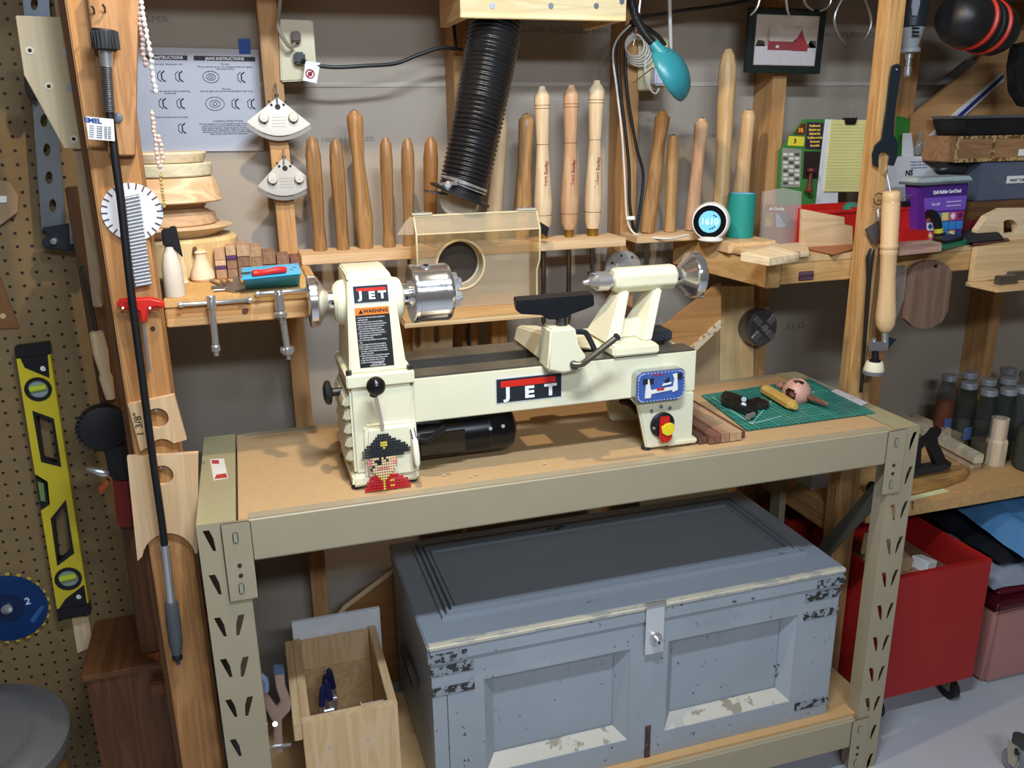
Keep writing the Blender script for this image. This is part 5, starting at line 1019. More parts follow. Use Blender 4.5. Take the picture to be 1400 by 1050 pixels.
S('leather_piece', MB().prism(Q, (0, 0, .003)), mat('A86C42', .6, 0, .08), 'brown leather scrap curling on the shelf edge', 'leather', bev=.001)
pk = T('sanding_pack', 'clear blister pack with brown printed card on the right shelf', 'blister pack', ss(1066, 330)); yk = .50
fpoly(((1046, 316), (1083, 316), (1083, 282), (1047, 279)), yk, .003, .05).build('card', mat('8A4A20', .5, 0, .05), pk)
MB().prism([at(*p_, yk-.002) for p_ in ((1046, 312), (1057, 312), (1057, 291), (1047, 290))], (0, .001, 0)).build('card_picture', mat('C9B48A', .6), pk); MB().prism([at(*p_, yk-.002) for p_ in ((1061, 312), (1081, 312), (1081, 292), (1061, 291))], (0, .001, 0)).build('card_picture', mat('B8C4D8', .6, 0, .3, 160), pk)
text('ub Cookie', at(1062, 285.5, yk-.0025), (1, 0, -.06), (.06, 0, 1), .0105, INKW, pk, 'printed_name', bold=.0004)
fpoly(((1042, 318), (1095, 320), (1096, 262), (1072, 257), (1045, 262)), yk-.012, .010, .05).build('blister', glassy('F4F2EE', .08, .82, 'blister'), pk)
# red plastic parts bin
rbx0, rbx1, ry0, ry1 = at(1096, 300, .47).x, at(1252, 305, .43).x, .43, .540; zb0, zb1 = RSZ+.0008, RSZ+.088
rb = T('parts_bin', 'red plastic parts bin behind the slim post on the right shelf', 'parts bin', ((rbx0+rbx1)/2, .46, zb0)); RP = mat('C0221C', .38, 0, .04)
MB().box(rbx0, rbx1, ry0, ry0+.003, zb0, zb1).build('front_wall', RP, rb); MB().box(rbx0, rbx1, ry1-.003, ry1, zb0, zb1+.006).build('back_wall', RP, rb)
for x in (rbx0, rbx1-.003, (rbx0+rbx1)/2-.02): MB().box(x, x+.003, ry0+.0032, ry1-.0032, zb0+.003, zb1+.003).build('side_wall', RP, rb)
MB().box(rbx0, rbx1, ry0, ry1, zb0-.0003, zb0+.0028).build('floor', RP, rb); MB().box(rbx0-.004, rbx1+.004, ry0-.004, ry0-.0003, zb1-.008, zb1).build('rim', RP, rb, bev=.001)
MB().box(at(1205, 300, .40).x, rbx1, ry0-.05, ry0-.001, zb0, zb0+.030).build('front_pocket', RP, rb, bev=.002)
S('sanding_ball', MB().ball(V((at(1165, 272, .48).x, .48, zb1-.004)), .021, 16, (1.2, 1, .8)), mat('2F7F6C', .8, 0, .08), 'green rounded pad sticking out of the red bin', 'pad')
# packages along the back
gp = T('card_package', 'green and purple card package standing against the wall', 'package', ss(1095, 258)); gy = .585
fpoly(((1064, 262), (1120, 262), (1128, 163), (1099, 163), (1066, 205)), gy, .004, .15).build('card', mat('3E7A3A', .5, 0, .05), gp)
MB().prism([at(*p_, gy-.002) for p_ in ((1101, 203), (1123, 204), (1126, 168), (1104, 167))], (0, .0015, 0)).build('purple_panel', mat('3A1E3E', .5), gp)
for i, s in enumerate(('Traditionnel,', 'Mandrin tour', 'Embout Scie', 'Tradition en bois', 'Permanent', 'de modelo')): text(s, at(1114, 172+i*5.4, gy-.0024), (1, 0, 0), (0, 0, 1), .0085, mat('E2CE4A', .6, 0, 0), gp, 'printed_line', bold=.0003, sx=.8)
MB().prism([at(*p_, gy-.002) for p_ in ((1077, 199), (1099, 200), (1100, 187), (1079, 186))], (0, .0015, 0)).build('yellow_panel', mat('D8CC3A', .5), gp); text('3', at(1087, 193, gy-.0024), (1, 0, 0), (0, 0, 1), .016, INK, gp, 'printed_number', bold=.0006)
MB().prism([at(*p_, gy-.002) for p_ in ((1085, 184), (1101, 184), (1102, 169), (1096, 169))], (0, .0015, 0)).build('orange_panel', mat('5A2A18', .5), gp); text('10.', at(1095, 178, gy-.0024), (1, 0, 0), (0, 0, 1), .015, mat('F0A030', .6, 0, 0), gp, 'printed_number', bold=.0006)
MB().prism([at(*p_, gy-.002) for p_ in ((1068, 256), (1094, 256), (1096, 204), (1070, 202))], (0, .0015, 0)).build('grey_table', mat('8C8C80', .6), gp)
for i in range(8):
    for j in range(3): MB().prism([at(x_, y_, gy-.003) for x_, y_ in ((1071+8*j, 252-5.6*i), (1077+8*j, 252-5.6*i), (1077+8*j, 248.5-5.6*i), (1071+8*j, 248.5-5.6*i))], (0, .0008, 0)).build('table_cell', mat('D0CEC4' if (i+j) % 3 else '4A4A44', .6, 0, 0), gp)
MB().prism([at(*p_, gy-.002) for p_ in ((1098, 244), (1119, 244), (1122, 207), (1100, 207))], (0, .0015, 0)).build('picture_panel', mat('2A1C1C', .5), gp)
q = V((at(1108, 240, .565).x, .565, zb1+.035)); S('rosewood_pin', MB().lathe([(.010, 0), (.012, .004), (.006, .012), (.005, .05), (.011, .055), (.010, .062), (0, .064)], q, (.02, 0, 1), 14), wood('7A2E1E', '4E1A12', 'z'), 'small dark red turned pin in front of the package', 'turning')
q = ss(1106, 262); S('steel_bell', MB().lathe([(.013, 0), (.013, .018), (.009, .024), (.004, .027), (0, .027)], V((q.x, .55, q.z)), (0, 0, 1), 18), STEEL, 'small steel cap standing before the card package', 'cap')
lp_ = T('legal_pad', 'yellow lined legal pad with a black binder clip by the slim post', 'notepad', ss(1150, 258)); ly = .575
fpoly(((1117, 252), (1150, 258), (1150, 164), (1129, 163)), ly+.004, .004, .15).build('white_board', mat('D8DCE2', .5), lp_, bev=.0008)
PQ2 = [at(*p_, ly) for p_ in ((1127, 262), (1186, 262), (1190, 164), (1137, 164))]; MB().prism(PQ2, (0, .003, 0)).build('yellow_sheet', mat('DCD890', .7, 0, .02), lp_)
for i in range(21):
    v_ = (i+1.5)/23; a_, b_ = PQ2[3].lerp(PQ2[0], v_), PQ2[2].lerp(PQ2[1], v_); MB().obox((a_+b_)/2+V((0, -.0003, 0)), (b_-a_).normalized(), (0, 1, 0), (0, 0, 1), (b_-a_).length/2, .0002, .0005).build('ruled_line', mat('B9BD84', .8, 0, 0), lp_)
cb = MB().prism([at(*p_, ly-.006) for p_ in ((1157, 170), (1170, 170), (1173, 161), (1156, 161))], (0, .014, 0)).build('binder_clip', BLACK, lp_, bev=.001)
for dx_ in (0, 11): MB().tube([at(1157+dx_, 162, ly-.004), at(1156+dx_, 151, ly-.004), at(1159+dx_, 150, ly-.004), at(1161+dx_, 162, ly-.004)], .0011, 5).build('clip_wire', STEEL, cb)
S('green_card', MB().prism([at(*p_, .60) for p_ in ((1222, 215), (1243, 212), (1246, 163), (1226, 158))], (0, .003, 0)), mat('2F7A34', .5), 'green card peeking out right of the slim post', 'card')
S('white_bag', MB().frust([at(*p_, .57) for p_ in ((1232, 228), (1252, 228), (1246, 182), (1234, 182))], [at(*p_, .60) for p_ in ((1234, 226), (1250, 226), (1245, 184), (1236, 184))]), mat('C6CAD2', .5, 0, .05), 'crumpled white paper bag behind the boxes', 'bag')
q = at(1255, 212, .56); S('glass_bottle', MB().lathe([(.011, 0), (.012, .02), (.010, .035), (.005, .042), (.005, .052), (.0065, .053), (.0065, .060), (0, .061)], q, (0, 0, 1), 16), glassy('E8ECEC', .05, .7, 'bottle', .4), 'tiny clear glass bottle beside the white bag', 'bottle')
wx = T('white_carton', 'white carton printed NS behind the purple card deck', 'carton', ss(1255, 265)); MB().hexa([V((x, y, z)) for x in (at(1222, 240, .50).x, at(1302, 236, .50).x) for y in (.545, .60) for z in (RSZ+.0008, at(1260, 215, .50).z)]).build('box', mat('CDD2DC', .5), wx, bev=.001)
text('NS', at(1243, 236.5, .5435), (1, 0, .02), (0, 0, 1), .020, INK, wx, 'printed_letters', bold=.0006)
for i in range(3): text('contents of this carton', at(1256, 221+i*4, .5435), (1, 0, 0), (0, 0, 1), .006, mat('6A7488', .7, 0, 0), wx, 'printed_line')
# purple card deck box
cdx = T('card_deck_box', 'purple quilt card deck box with grey lid and patterned squares', 'card box', ss(1285, 320)); cy = .385
F4 = [at(1268, 316, cy), at(1316, 313, cy), at(1324, 250, cy), at(1262, 254, cy)]; F4[0].z = F4[1].z = RSZ+.001
bk = [p_+V((-.012, .052, 0)) for p_ in F4]; MB().frust(F4, bk).build('carton', mat('5A2A8C', .45, 0, .03), cdx, bev=.001)
cf = lambda u, v_, o=.0006: F4[3].lerp(F4[2], u).lerp(F4[0].lerp(F4[1], u), v_)+V((0, -o, 0))
cq = lambda u0, v0, u1, v1, hx, nm, o=.0008: MB().prism([cf(u0, v1, o), cf(u1, v1, o), cf(u1, v0, o), cf(u0, v0, o)], (0, .0006, 0)).build(nm, mat(hx, .5, 0, 0), cdx)
cq(0, .02, 1, .22, '4A2478', 'title_band'); cq(0, .22, 1, .46, '7A52B8', 'subtitle_band')
text('Quilt Builder Card Deck', cf(.53, .13, .0012), F4[2]-F4[3], (0, 0, 1), .0125, INKW, cdx, 'printed_title', bold=.0004, sx=.72); text('Set #2', cf(.27, .34, .0012), F4[2]-F4[3], (0, 0, 1), .010, INKW, cdx, 'printed_subtitle')
for i in range(2): text('Designs and easy patterns', cf(.70, .31+.07*i, .0012), F4[2]-F4[3], (0, 0, 1), .0045, INKW, cdx, 'printed_line')
cc_ = ['D8662A', '4A90C8', 'E0C870', 'C86A90', 'A8305A', 'E2D8D0', '5AA8D0', '2E86C8', '2E86C8', '2E86C8', 'C84A70', 'D8D0C0', '2A90A8', 'C8B060', '5A3070']
for i in range(3):
    for j in range(5):
        cq(.03+.195*j, .50+.165*i, .205+.195*j, .645+.165*i, cc_[i*5+j], 'quilt_square'); u0, v0 = .03+.195*j, .50+.165*i
        if not (i == 1 and j > 1): MB().prism([cf(u0+.0875, v0+.012, .0014), cf(u0+.15, v0+.07, .0014), cf(u0+.0875, v0+.13, .0014), cf(u0+.025, v0+.07, .0014)], (0, .0006, 0)).build('quilt_star', mat(('EDE6DC', '2A4A80', 'F0D080', 'E8E8E8', '40205A')[(i+j) % 5], .5, 0, 0), cdx)
lidz = F4[2].z; L0 = [F4[3]+V((-.012, -.010, .001)), F4[2]+V((.006, -.010, .001)), bk[2]+V((.006, .01, .001)), bk[3]+V((-.012, .01, .001))]; lc_ = sum(L0, V((0, 0, 0)))/4
MB().frust(L0, [p_+V((0, 0, .006)) for p_ in L0]).build('lid_rim', mat('5E6468', .5), cdx, bev=.001); MB().frust([p_+V((0, 0, .0062)) for p_ in L0], [lc_+(p_-lc_)*.9+V((0, 0, .018)) for p_ in L0]).build('lid', mat('A6B2B2', .5, 0, .02), cdx, bev=.002)
text('STACKABLE', lc_+V((.0, -.047, .0105)), (1, 0, 0), (0, .5, .9), .007, mat('7FB87A', .6, 0, 0), cdx, 'printed_line')
q = at(1292, 232, .47); S('tool_case', MB().ball(V((q.x+.02, .47, lidz+.031)), .028, 18, (1.9, 1.0, .75)), mat('24242A', .3), 'dark rounded tool case on top of the card deck box', 'case')
# boxes stacked at the right edge
def crate(name, label, px0_, px1_, pt, pb, y, dep, mt, cat='box', z0=None):
    a_, b_ = at(px0_, pb, y), at(px1_, pt, y); zt_ = at(px0_+20, pt, y).z; zb_ = z0 if z0 is not None else at(px0_+20, pb, y).z
    t = T(name, label, cat, ((a_.x+b_.x)/2, y, zb_)); MB().box(a_.x, b_.x+.12, y, y+dep, zb_, zt_).build('body', mt, t, bev=.0025); return t, a_.x, b_.x, zb_, zt_
BX = .43
t, x0, x1, z0, z1 = crate('wooden_box', 'dark brown low box at the bottom of the right stack', 1318, 1400, 276, 322, BX, .14, wood('7A5230', '58361C', 'x'), z0=RSZ+.001)
t, x0, x1, z0, z1 = crate('fabric_box', 'blue-grey box with a white label in the right stack', 1335, 1400, 221, 276, BX+.005, .13, mat('5A6272', .7, 0, .12, 120), z0=z1+.001)
B(at(1377, 246, BX+.003).x, at(1377, 246, BX+.003).x+.075, BX+.003, BX+.0045, at(1377, 251, BX).z, at(1377, 241, BX).z).build('paper_label', WHITE, t); text('PAINT TUBES / ART', at(1398, 246, BX+.002), (1, 0, 0), (0, 0, 1), .010, INK, t, 'label_text')
t, x0, x1, z0, z1 = crate('cigar_box', 'brown wooden box with speckled pale edges on the blue-grey box', 1304, 1400, 186, 220, BX, .12, wood('A67A50', '885C36', 'x'), z0=z1+.001)
EDG = fleck('B89A66', '6A4A2A', .5, 60)
for za, zb_ in ((z0, z0+.009), (z1-.008, z1)): B(x0-.001, x1+.12, BX-.0015, BX, za, zb_).build('edge_strip', EDG, t)
for xx in (x0-.001, at(1356, 200, BX).x): B(xx, xx+.010, BX-.0018, BX-.0002, z0+.009, z1-.008).build('edge_strip', EDG, t)
B(at(1392, 210, BX).x, at(1392, 210, BX).x+.05, BX-.002, BX-.0005, at(1392, 213, BX).z, at(1392, 204, BX).z).build('paper_label', WHITE, t)
a_, b_ = at(1318, 184, BX).x, at(1400, 184, BX).x+.1; zc_ = at(1340, 160, BX).z
t = T('black_case', 'black flat case lying on top of the right box stack', 'case', (a_, BX, z1)); MB().frust([V((a_+.012, BX+.005, z1+.001)), V((b_, BX+.005, z1+.001)), V((b_, BX+.11, z1+.001)), V((a_+.012, BX+.11, z1+.001))], [V((a_-.002, BX-.004, zc_-.004)), V((b_, BX-.004, zc_-.004)), V((b_, BX+.12, zc_-.004)), V((a_-.002, BX+.12, zc_-.004))]).build('tray', mat('1C1C1F', .35), t, bev=.003)
B(a_-.003, b_, BX-.006, BX+.12, zc_-.0035, zc_+.004).build('cover', mat('55575A', .4), t, bev=.002)
# small things near the front right
S('red_box', B(at(1322, 318, .40).x, at(1372, 312, .40).x, .395, .42, RSZ+.001, at(1345, 301, .40).z), mat('7A1E28', .5), 'dark red box end behind the black wallet', 'box')
Q = [at(*f, z=RSZ+.001) for f in ((1330, 336), (1380, 330), (1368, 316), (1318, 322))]; S('leather_wallet', MB().prism(Q, (0, 0, .005)), mat('6E4440', .5, 0, .05), 'brown leather folder under the black cloth wallet', 'wallet', bev=.001)
Q = [at(*f, z=RSZ+.0075) for f in ((1322, 333), (1374, 328), (1362, 310), (1306, 316))]; cq_ = sum(Q, V((0, 0, 0)))/4; S('cloth_pouch', MB().frust(Q, [cq_+(p_-cq_)*.7+V((0, 0, .016)) for p_ in Q]), mat('26272A', .8, 0, .12, 90), 'black cloth pouch lying on the brown folder', 'pouch', bev=.003)
t = T('hand_tool', 'green and black hand tool lying beside the pink board', 'hand tool', ss(1295, 336)); Q = [at(*f, z=RSZ+.001) for f in ((1264, 336), (1290, 342), (1326, 334), (1300, 326))]; MB().prism(Q, (0, 0, .010)).build('green_base', mat('1F7A5C', .4), t, bev=.002); cq_ = sum(Q, V((0, 0, 0)))/4; MB().prism([cq_+(p_-cq_)*.7+V((0, 0, .0105)) for p_ in Q], (0, 0, .008)).build('black_top', BLACK, t, bev=.002)
t = T('bent_hose', 'black curved hose with yellow band beside the card deck', 'hose', ss(1278, 325)); MB().tube(smooth_path([at(1268, 292, .375), at(1276, 293, .372), at(1281, 302, .37), at(1283, 316, .37), at(1283, 322, .37)], 5), .0105, 14).build('black_bend', BLACK, t); MB().cyl(at(1283, 312, .37), at(1283, 318, .37), .0115, n=14).build('yellow_band', mat('D8C83A', .5), t)
S('plastic_bag', MB().ball(ss(1298, 326)+V((0, .02, .012)), .012, 10, (1.6, 1, .9)), mat('B8C4C8', .3, 0, .1), 'small crumpled pale plastic bag by the card deck', 'plastic bag')
Q = [at(*f, z=RSZ+.001) for f in ((1228, 350), (1287, 344), (1285, 333), (1228, 337))]; S('pink_board', MB().prism(Q, (0, 0, .012)), wood('C9A08A', 'B28670', 'x', .7), 'pinkish flat board lying on the right shelf front', 'board', bev=.001)
q = V((at(1240, 262, .43).x, .431, .4)); bcl = T('binder_clip', 'black binder clip clamped on the red bin', 'clip', q); MB().box(q.x-.012, q.x+.012, q.y-.008, q.y+.008, zb1+.001, zb1+.014).build('body', BLACK, bcl, bev=.001)
for dx_ in (-.008, .008): MB().tube([V((q.x+dx_-.006, q.y, zb1+.013)), V((q.x+dx_-.005, q.y-.012, zb1+.030)), V((q.x+dx_+.005, q.y-.012, zb1+.030)), V((q.x+dx_+.006, q.y, zb1+.013))], .0012, 5).build('wire', STEEL, bcl)
# pale bracket and step shelf at the right edge
br = T('arched_bracket', 'pale arched wooden bracket at the right picture edge', 'bracket', ss(1390, 335)); yy_ = .33
MB().holed([at(*p_, yy_) for p_ in ((1336, 336), (1440, 330), (1440, 284), (1372, 285), (1350, 296), (1337, 315))], [[at(*p_, yy_) for p_ in ([(1372, 320)]+arc_px(1380, 312, 12, 130, 20, 6)+[(1392, 318)])]], (0, .02, 0)).build('plate', wood('E4CBA0', 'D2B080', 'x', .6), br, smooth=0)
sp2 = T('step_shelf', 'small pale wooden step shelf below the arched bracket', 'shelf', at(1390, 400, .24)); zst = at(1370, 392, .20).z; xa_ = at(1333, 385, .26).x
B(xa_, xa_+.45, .19, RYF-.002, zst-.012, zst).build('board', pine_pale('x'), sp2, bev=.0015); B(xa_+.004, xa_+.45, RYF-.019, RYF-.003, zst+.0005, at(1345, 335, RYF).z).build('back_board', wood('E0BC86', 'CDA468', 'x', .7), sp2, bev=.0015)
for i, (u0, u1, v0, v1) in enumerate(((1366, 1393, 377, 396), (1384, 1412, 367, 383))):
    q0_, q1_ = at(u0, v1, .215+.035*i), at(u1, v0, .215+.035*i); S('steel_tray', B(q0_.x, q1_.x, .215+.035*i, .235+.035*i, zst+.0006, zst+.022), mat('6A625A', .4, .6), ('front small grey metal block on the step shelf', 'rear small grey metal block on the step shelf')[i], 'metal block', bev=.001)
# hanging boards on the front rail
t = T('walnut_paddle', 'rounded walnut board with a hole hanging from the right shelf', 'paddle', at(1268, 450, .27)); c = at(1279, 364, .268)
MB().holed([at(*p_, .268) for p_ in ((1246, 368), (1256, 360), (1270, 356), (1285, 357), (1298, 364), (1302, 374), (1296, 425), (1288, 440), (1275, 448), (1262, 450), (1248, 446), (1237, 436), (1240, 400))], [circ(c, .0045, 12)], (0, .014, 0)).build('board', wood('8E6C56', '6E4E3C', 'z', .8), t, smooth=0)
MB().tube([c+V((0, .03, 0)), c+V((0, -.004, 0)), c+V((0, -.006, .003))], .002, 6).build('nail', DSTEEL, t)
S('grey_paddle', MB().prism([at(*p_, .272) for p_ in ((1208, 366), (1241, 364), (1236, 410), (1226, 436), (1206, 440))], (0, .010, 0)), wood('8C8078', '6E625A', 'z', .8), 'greyish board hanging behind the turned sander handle', 'paddle', bev=.001)
# sander with long turned handle
HSY = .205
sd = T('hand_sander', 'long pale turned handle with swivelling sanding disc hanging on the post', 'hand sander', at(1196, 517, HSY)); a_, b_ = at(1219, 261, HSY), at(1210, 453, HSY); Ln = (b_-a_).length; k = mpp(a_)
MB().lathe([(w_*k, f*Ln) for f, w_ in ((0, 9), (.01, 11.5), (.06, 12), (.07, 11.4), (.08, 12), (.36, 11.5), (.37, 12.5), (.39, 12.5), (.40, 11), (.42, 12.2), (.44, 11), (.60, 10.5), (.75, 12), (.88, 14), (.95, 13), (.99, 9), (1, 7))], a_, b_-a_, 26).build('handle', wood('E6C08C', 'D6AA74', 'z', .5, .4), sd, smooth=50)
MB().cyl(b_, at(1210, 474, HSY), 5*k, n=14).build('neck', STEEL, sd); MB().hexa([at(u, v_, HSY+d_) for u in (1188, 1214) for d_ in (-.008, .008) for v_ in (480, 467)]).build('knuckle', mat('B8BABC', .3, .8), sd, bev=.002)
MB().prism([at(*p_, HSY) for p_ in ((1213, 478), (1226, 464), (1218, 462), (1212, 468))], (0, .006, 0)).build('wing_nut', mat('1A2236', .4), sd); MB().lathe([(.005, 0), (.005, .006), (.003, .008)], at(1195, 467, HSY), (0, 0, 1), 10).build('bolt', STEEL, sd)
MB().cyl(at(1197, 480, HSY), at(1196, 497, HSY), .0075, .010, 14).build('stem', BLACK, sd); q = at(1196, 494, HSY)
MB().lathe([(.018, 0), (.021, -.006), (.024, -.020), (.024, -.022)], q, (0, 0, 1), 26).build('foam_pad', mat('E4DCC0', .6), sd); MB().lathe([(.024, -.0222), (.026, -.024), (.026, -.031), (.018, -.032)], q, (0, 0, 1), 26).build('sanding_disc', mat('6A6C72', .6), sd); MB().lathe([(.014, .002), (.014, .006), (.009, .007)], q-V((0, 0, .003)), (0, 0, 1), 18).build('black_hub', BLACK, sd)
MB().tube([at(1212, 236, .246), at(1215, 250, .22), at(1221, 279, HSY-.019)], .0013, 5).build('string', WHITE, sd); MB().tube([at(1212, 232, .25), at(1212, 235, .24), at(1210, 238, .238)], .003, 8).build('screw_eye', STEEL, sd)
t = T('centre_finder', 'grey triangular gauge on a ring and spring by the post', 'gauge', at(1196, 336, .225)); MB().tube(circ(at(1201, 272, .228), .013, 20), .0014, 6, closed=True).build('ring', DSTEEL, t)
c0_ = at(1201, 284, .226); c1_ = at(1200, 302, .226); MB().tube([c0_.lerp(c1_, i/60)+V((.005*math.cos(i*.63), .005*math.sin(i*.63), 0)) for i in range(61)], .0009, 5).build('spring', STEEL, t)
MB().prism([at(*p_, .232) for p_ in ((1184, 314), (1202, 302), (1204, 322), (1195, 335))], (0, .006, 0)).build('plate', mat('6C6E70', .4, .7), t, bev=.001)
S('steel_rod_tool', MB().tube([at(1193, 340, .235), at(1189, 352, .235), at(1188, 380, .235), at(1181, 480, .235), at(1177, 536, .235)], [.006, .009, .006, .0045, .0045], 10), mat('3C3A38', .35, .7), 'thin dark steel rod tool hanging along the slim post', 'rod')
wr = T('wrench', 'large black open-ended wrench hanging on the slim post', 'wrench', at(1210, 228, .238)); wy = .236
MB().holed([at(*p_, wy) for p_ in ((1221, 90), (1227, 87), (1232, 90), (1231, 105), (1224, 150), (1222, 185), (1229, 196), (1227, 214), (1222, 227), (1216, 226), (1218, 212), (1214, 207), (1206, 207), (1201, 213), (1201, 229), (1195, 226), (1194, 211), (1198, 199), (1207, 190), (1213, 150), (1218, 105))], [circ(at(1226, 95, wy), .004, 10)], (0, .006, 0)).build('wrench_body', mat('26303A', .4, .4, .05), wr, smooth=0)
MB().tube([at(1226, 95, .25), at(1226, 95, .232)], .002, 6).build('nail', STEEL, wr)
# rotary tool
rt = T('rotary_tool', 'black and grey rotary tool hanging nose down at the top', 'rotary tool', at(1240, 105, .33)); a_, b_ = at(1252, -25, .33), at(1240, 105, .33); Ln = (b_-a_).length; k = mpp(b_)
MB().lathe([(18*k, 0), (19*k, Ln*.2), (18*k, Ln*.46), (16*k, Ln*.48)], a_, b_-a_, 24).build('motor_body', mat('20252C', .35), rt); MB().lathe([(17*k, Ln*.475), (15*k, Ln*.55), (11*k, Ln*.68), (14*k, Ln*.70), (14*k, Ln*.735), (6*k, Ln*.75)], a_, b_-a_, 22).build('nose', mat('8C9094', .35), rt)
MB().lathe([(5*k, Ln*.75), (5*k, Ln*.80), (3.5*k, Ln*.81), (3.5*k, Ln*.88), (5*k, Ln*.89), (5*k, Ln*.98), (3*k, Ln)], a_, b_-a_, 14).build('collet', STEEL, rt); q = at(1240, 8, .33)
MB().prism([V((q.x+dx_, q.y-18.4*k, q.z+dz_)) for dx_, dz_ in ((-.011, .02), (-.005, .026), (.005, .024), (.008, .0), (.004, -.024), (-.006, -.024), (-.012, -.004))], (0, .004, 0)).build('name_plate', mat('B8BEC8', .3, .5), rt)
for i in range(3): MB().obox(at(1240, 40+5*i, .33)+V((0, -16*k, 0)), (1, 0, -.05), (0, 1, 0), (0, 0, 1), .009, .002, .0018).build('vent_slot', INK, rt)
# ear muffs
em = T('ear_muffs', 'black ear muffs with red rings hanging in the top right corner', 'ear muffs', at(1330, 70, .35)); ax_ = V((.93, .30, -.12)).normalized(); c = at(1318, 26, .34); k = mpp(c)
def cups(o_, sg, nm):
    MB().lathe([(0, -33*k), (18*k, -32*k), (29*k, -24*k), (35*k, -8*k), (36*k, 10*k), (34*k, 16*k)], o_, ax_*sg, 30).build('ear_cup', mat('1B1B1E', .4), em, smooth=50)
    MB().lathe([(34*k, 16.3*k), (37.5*k, 18*k), (37.5*k, 22*k), (34*k, 24*k)], o_, ax_*sg, 30).build('red_ring', mat('C8301E', .4), em)
    MB().lathe([(33*k, 24.3*k), (36*k, 28*k), (35*k, 35*k), (27*k, 38*k), (0, 38*k)], o_, ax_*sg, 30).build('cushion', mat('16161A', .6), em)
cups(c, 1, 0); c2 = c+ax_*.136; cups(c2, -1, 1)
MB().tube(smooth_path([c+V((-.01, 0, .05)), c+ax_*.01+V((0, 0, .070)), c+ax_*.068+V((0, 0, .078)), c2+V((0, 0, .070)), c2+V((.01, 0, .05))], 6), .006, 8).build('headband', mat('222226', .5), em)
S('black_visor', MB().prism([at(*p_, .40) for p_ in ((1392, 60), (1410, 56), (1420, 140), (1402, 147), (1388, 125), (1386, 90))], (0, .03, 0)), mat('1A1A1C', .4), 'black curved visor edge at the right picture border', 'visor', bev=.006)
# ------------------------------------------------------------------ gusset and strip on the right wall
S('plywood_gusset', MB().prism([at(*p_, .585) for p_ in ((1246, 200), (1249, 158), (1336, 84), (1372, 42), (1470, 42), (1470, 160), (1320, 160), (1256, 208))], (0, .012, 0)), wood('B98A58', 'A0713F', 'x', .5), 'brown plywood gusset behind the diagonal strip', 'plywood')
ws = T('diagonal_strip', 'white and blue painted diagonal strip on the plywood gusset', 'strip', at(1254, 208, .57)); MB().prism([at(*p_, .572) for p_ in ((1254, 212), (1262, 208), (1373, 110), (1371, 99), (1250, 206))], (0, .012, 0)).build('white_strip', mat('C2C8D0', .5, 0, .08), ws); MB().prism([at(*p_, .571) for p_ in ((1275, 190), (1290, 182), (1372, 107), (1372, 101), (1296, 170))], (0, .001, 0)).build('blue_paint', mat('1E2A6A', .5), ws)
S('grey_bar', MB().prism([at(*p_, .572) for p_ in ((1280, 116), (1296, 114), (1338, 84), (1322, 82))], (0, .008, 0)), mat('6E7072', .5, .3), 'grey metal bar above the diagonal strip', 'bar')
# ================================================================== picture and calipers
fr_ = T('framed_picture', 'black framed picture of a red barn in snow on the stud', 'picture', at(1075, 100, .585)); FY_ = .583
FQ = [at(*p_, FY_) for p_ in ((1019, 99), (1121, 101), (1131, 13), (1026, 9))]; MB().prism(FQ, (0, .012, 0)).build('black_mat', mat('17201E', .5), fr_, bev=.001)
fi = lambda u, v_, o=.001: FQ[3].lerp(FQ[2], u).lerp(FQ[0].lerp(FQ[1], u), v_)+V((0, -o, 0)); fp = lambda pts, hx, nm, o=.001: MB().prism([fi(.1+.8*u, .12+.75*v_, o) for u, v_ in pts], (0, .0006, 0)).build(nm, mat(hx, .6, 0, .06, 120), fr_)
fp(((-.012, 1.015), (1.012, 1.015), (1.012, -.015), (-.012, -.015)), 'A89C86', 'inner_bevel', .0007); fp(((0, .62), (1, .62), (1, 0), (0, 0)), 'B8A898', 'sky'); fp(((0, 1), (1, 1), (1, .6), (0, .6)), 'C6BCBC', 'snow')
fp(((0, .63), (.16, .63), (.14, .52), (.03, .5)), '5C5A50', 'tree'); fp(((.84, .64), (1, .64), (1, .5), (.9, .48)), '5C5A50', 'tree'); fp(((.20, .70), (.62, .70), (.62, .50), (.20, .50)), '8A3A3E', 'barn', .0016); fp(((.60, .71), (.86, .71), (.86, .58), (.78, .42), (.74, .26), (.68, .42), (.62, .5)), '96363A', 'barn_gable', .0018); fp(((.22, .52), (.66, .52), (.70, .30), (.26, .32)), 'B9AA9C', 'snowy_roof', .0018)
fp(((.20, .70), (.42, .70), (.42, .60), (.30, .52), (.20, .60)), '83373A', 'barn_wing', .002); fp(((.33, .66), (.38, .66), (.38, .60), (.33, .60)), 'C8BEBE', 'barn_door', .0024); fp(((.15, .62), (.24, .62), (.20, .16)), '9C8E7C', 'bare_tree', .0014)
def caliper(label, legs):
    t = T('caliper', label, 'caliper', at(*legs[0][-1], .45), 'steel calipers hanging from the upper shelf')
    for L_ in legs: P_ = smooth_path([at(*p_, .45) for p_ in L_], 6); MB().tube(P_, [.0042-.0024*i/len(P_) for i in range(len(P_))], 8).build('leg', mat('B8B6B0', .3, .9), t)
    top = [L_[0] for L_ in legs]; m_ = ((top[0][0]+top[1][0])/2, -60); MB().tube([at(*top[0], .45), at(*m_, .45), at(*top[1], .45)], .003, 8).build('bow', STEEL, t)
caliper('left steel caliper hanging over the barn picture', [[(1041, -12), (1036, 8), (1031, 16), (1026, 21)], [(1073, -12), (1076, 10), (1078, 18), (1081, 25)]])
caliper('middle steel caliper with inturned tips', [[(1096, -14), (1101, 4), (1107, 11), (1112, 14)], [(1137, -12), (1135, 4), (1129, 12), (1121, 15)]])
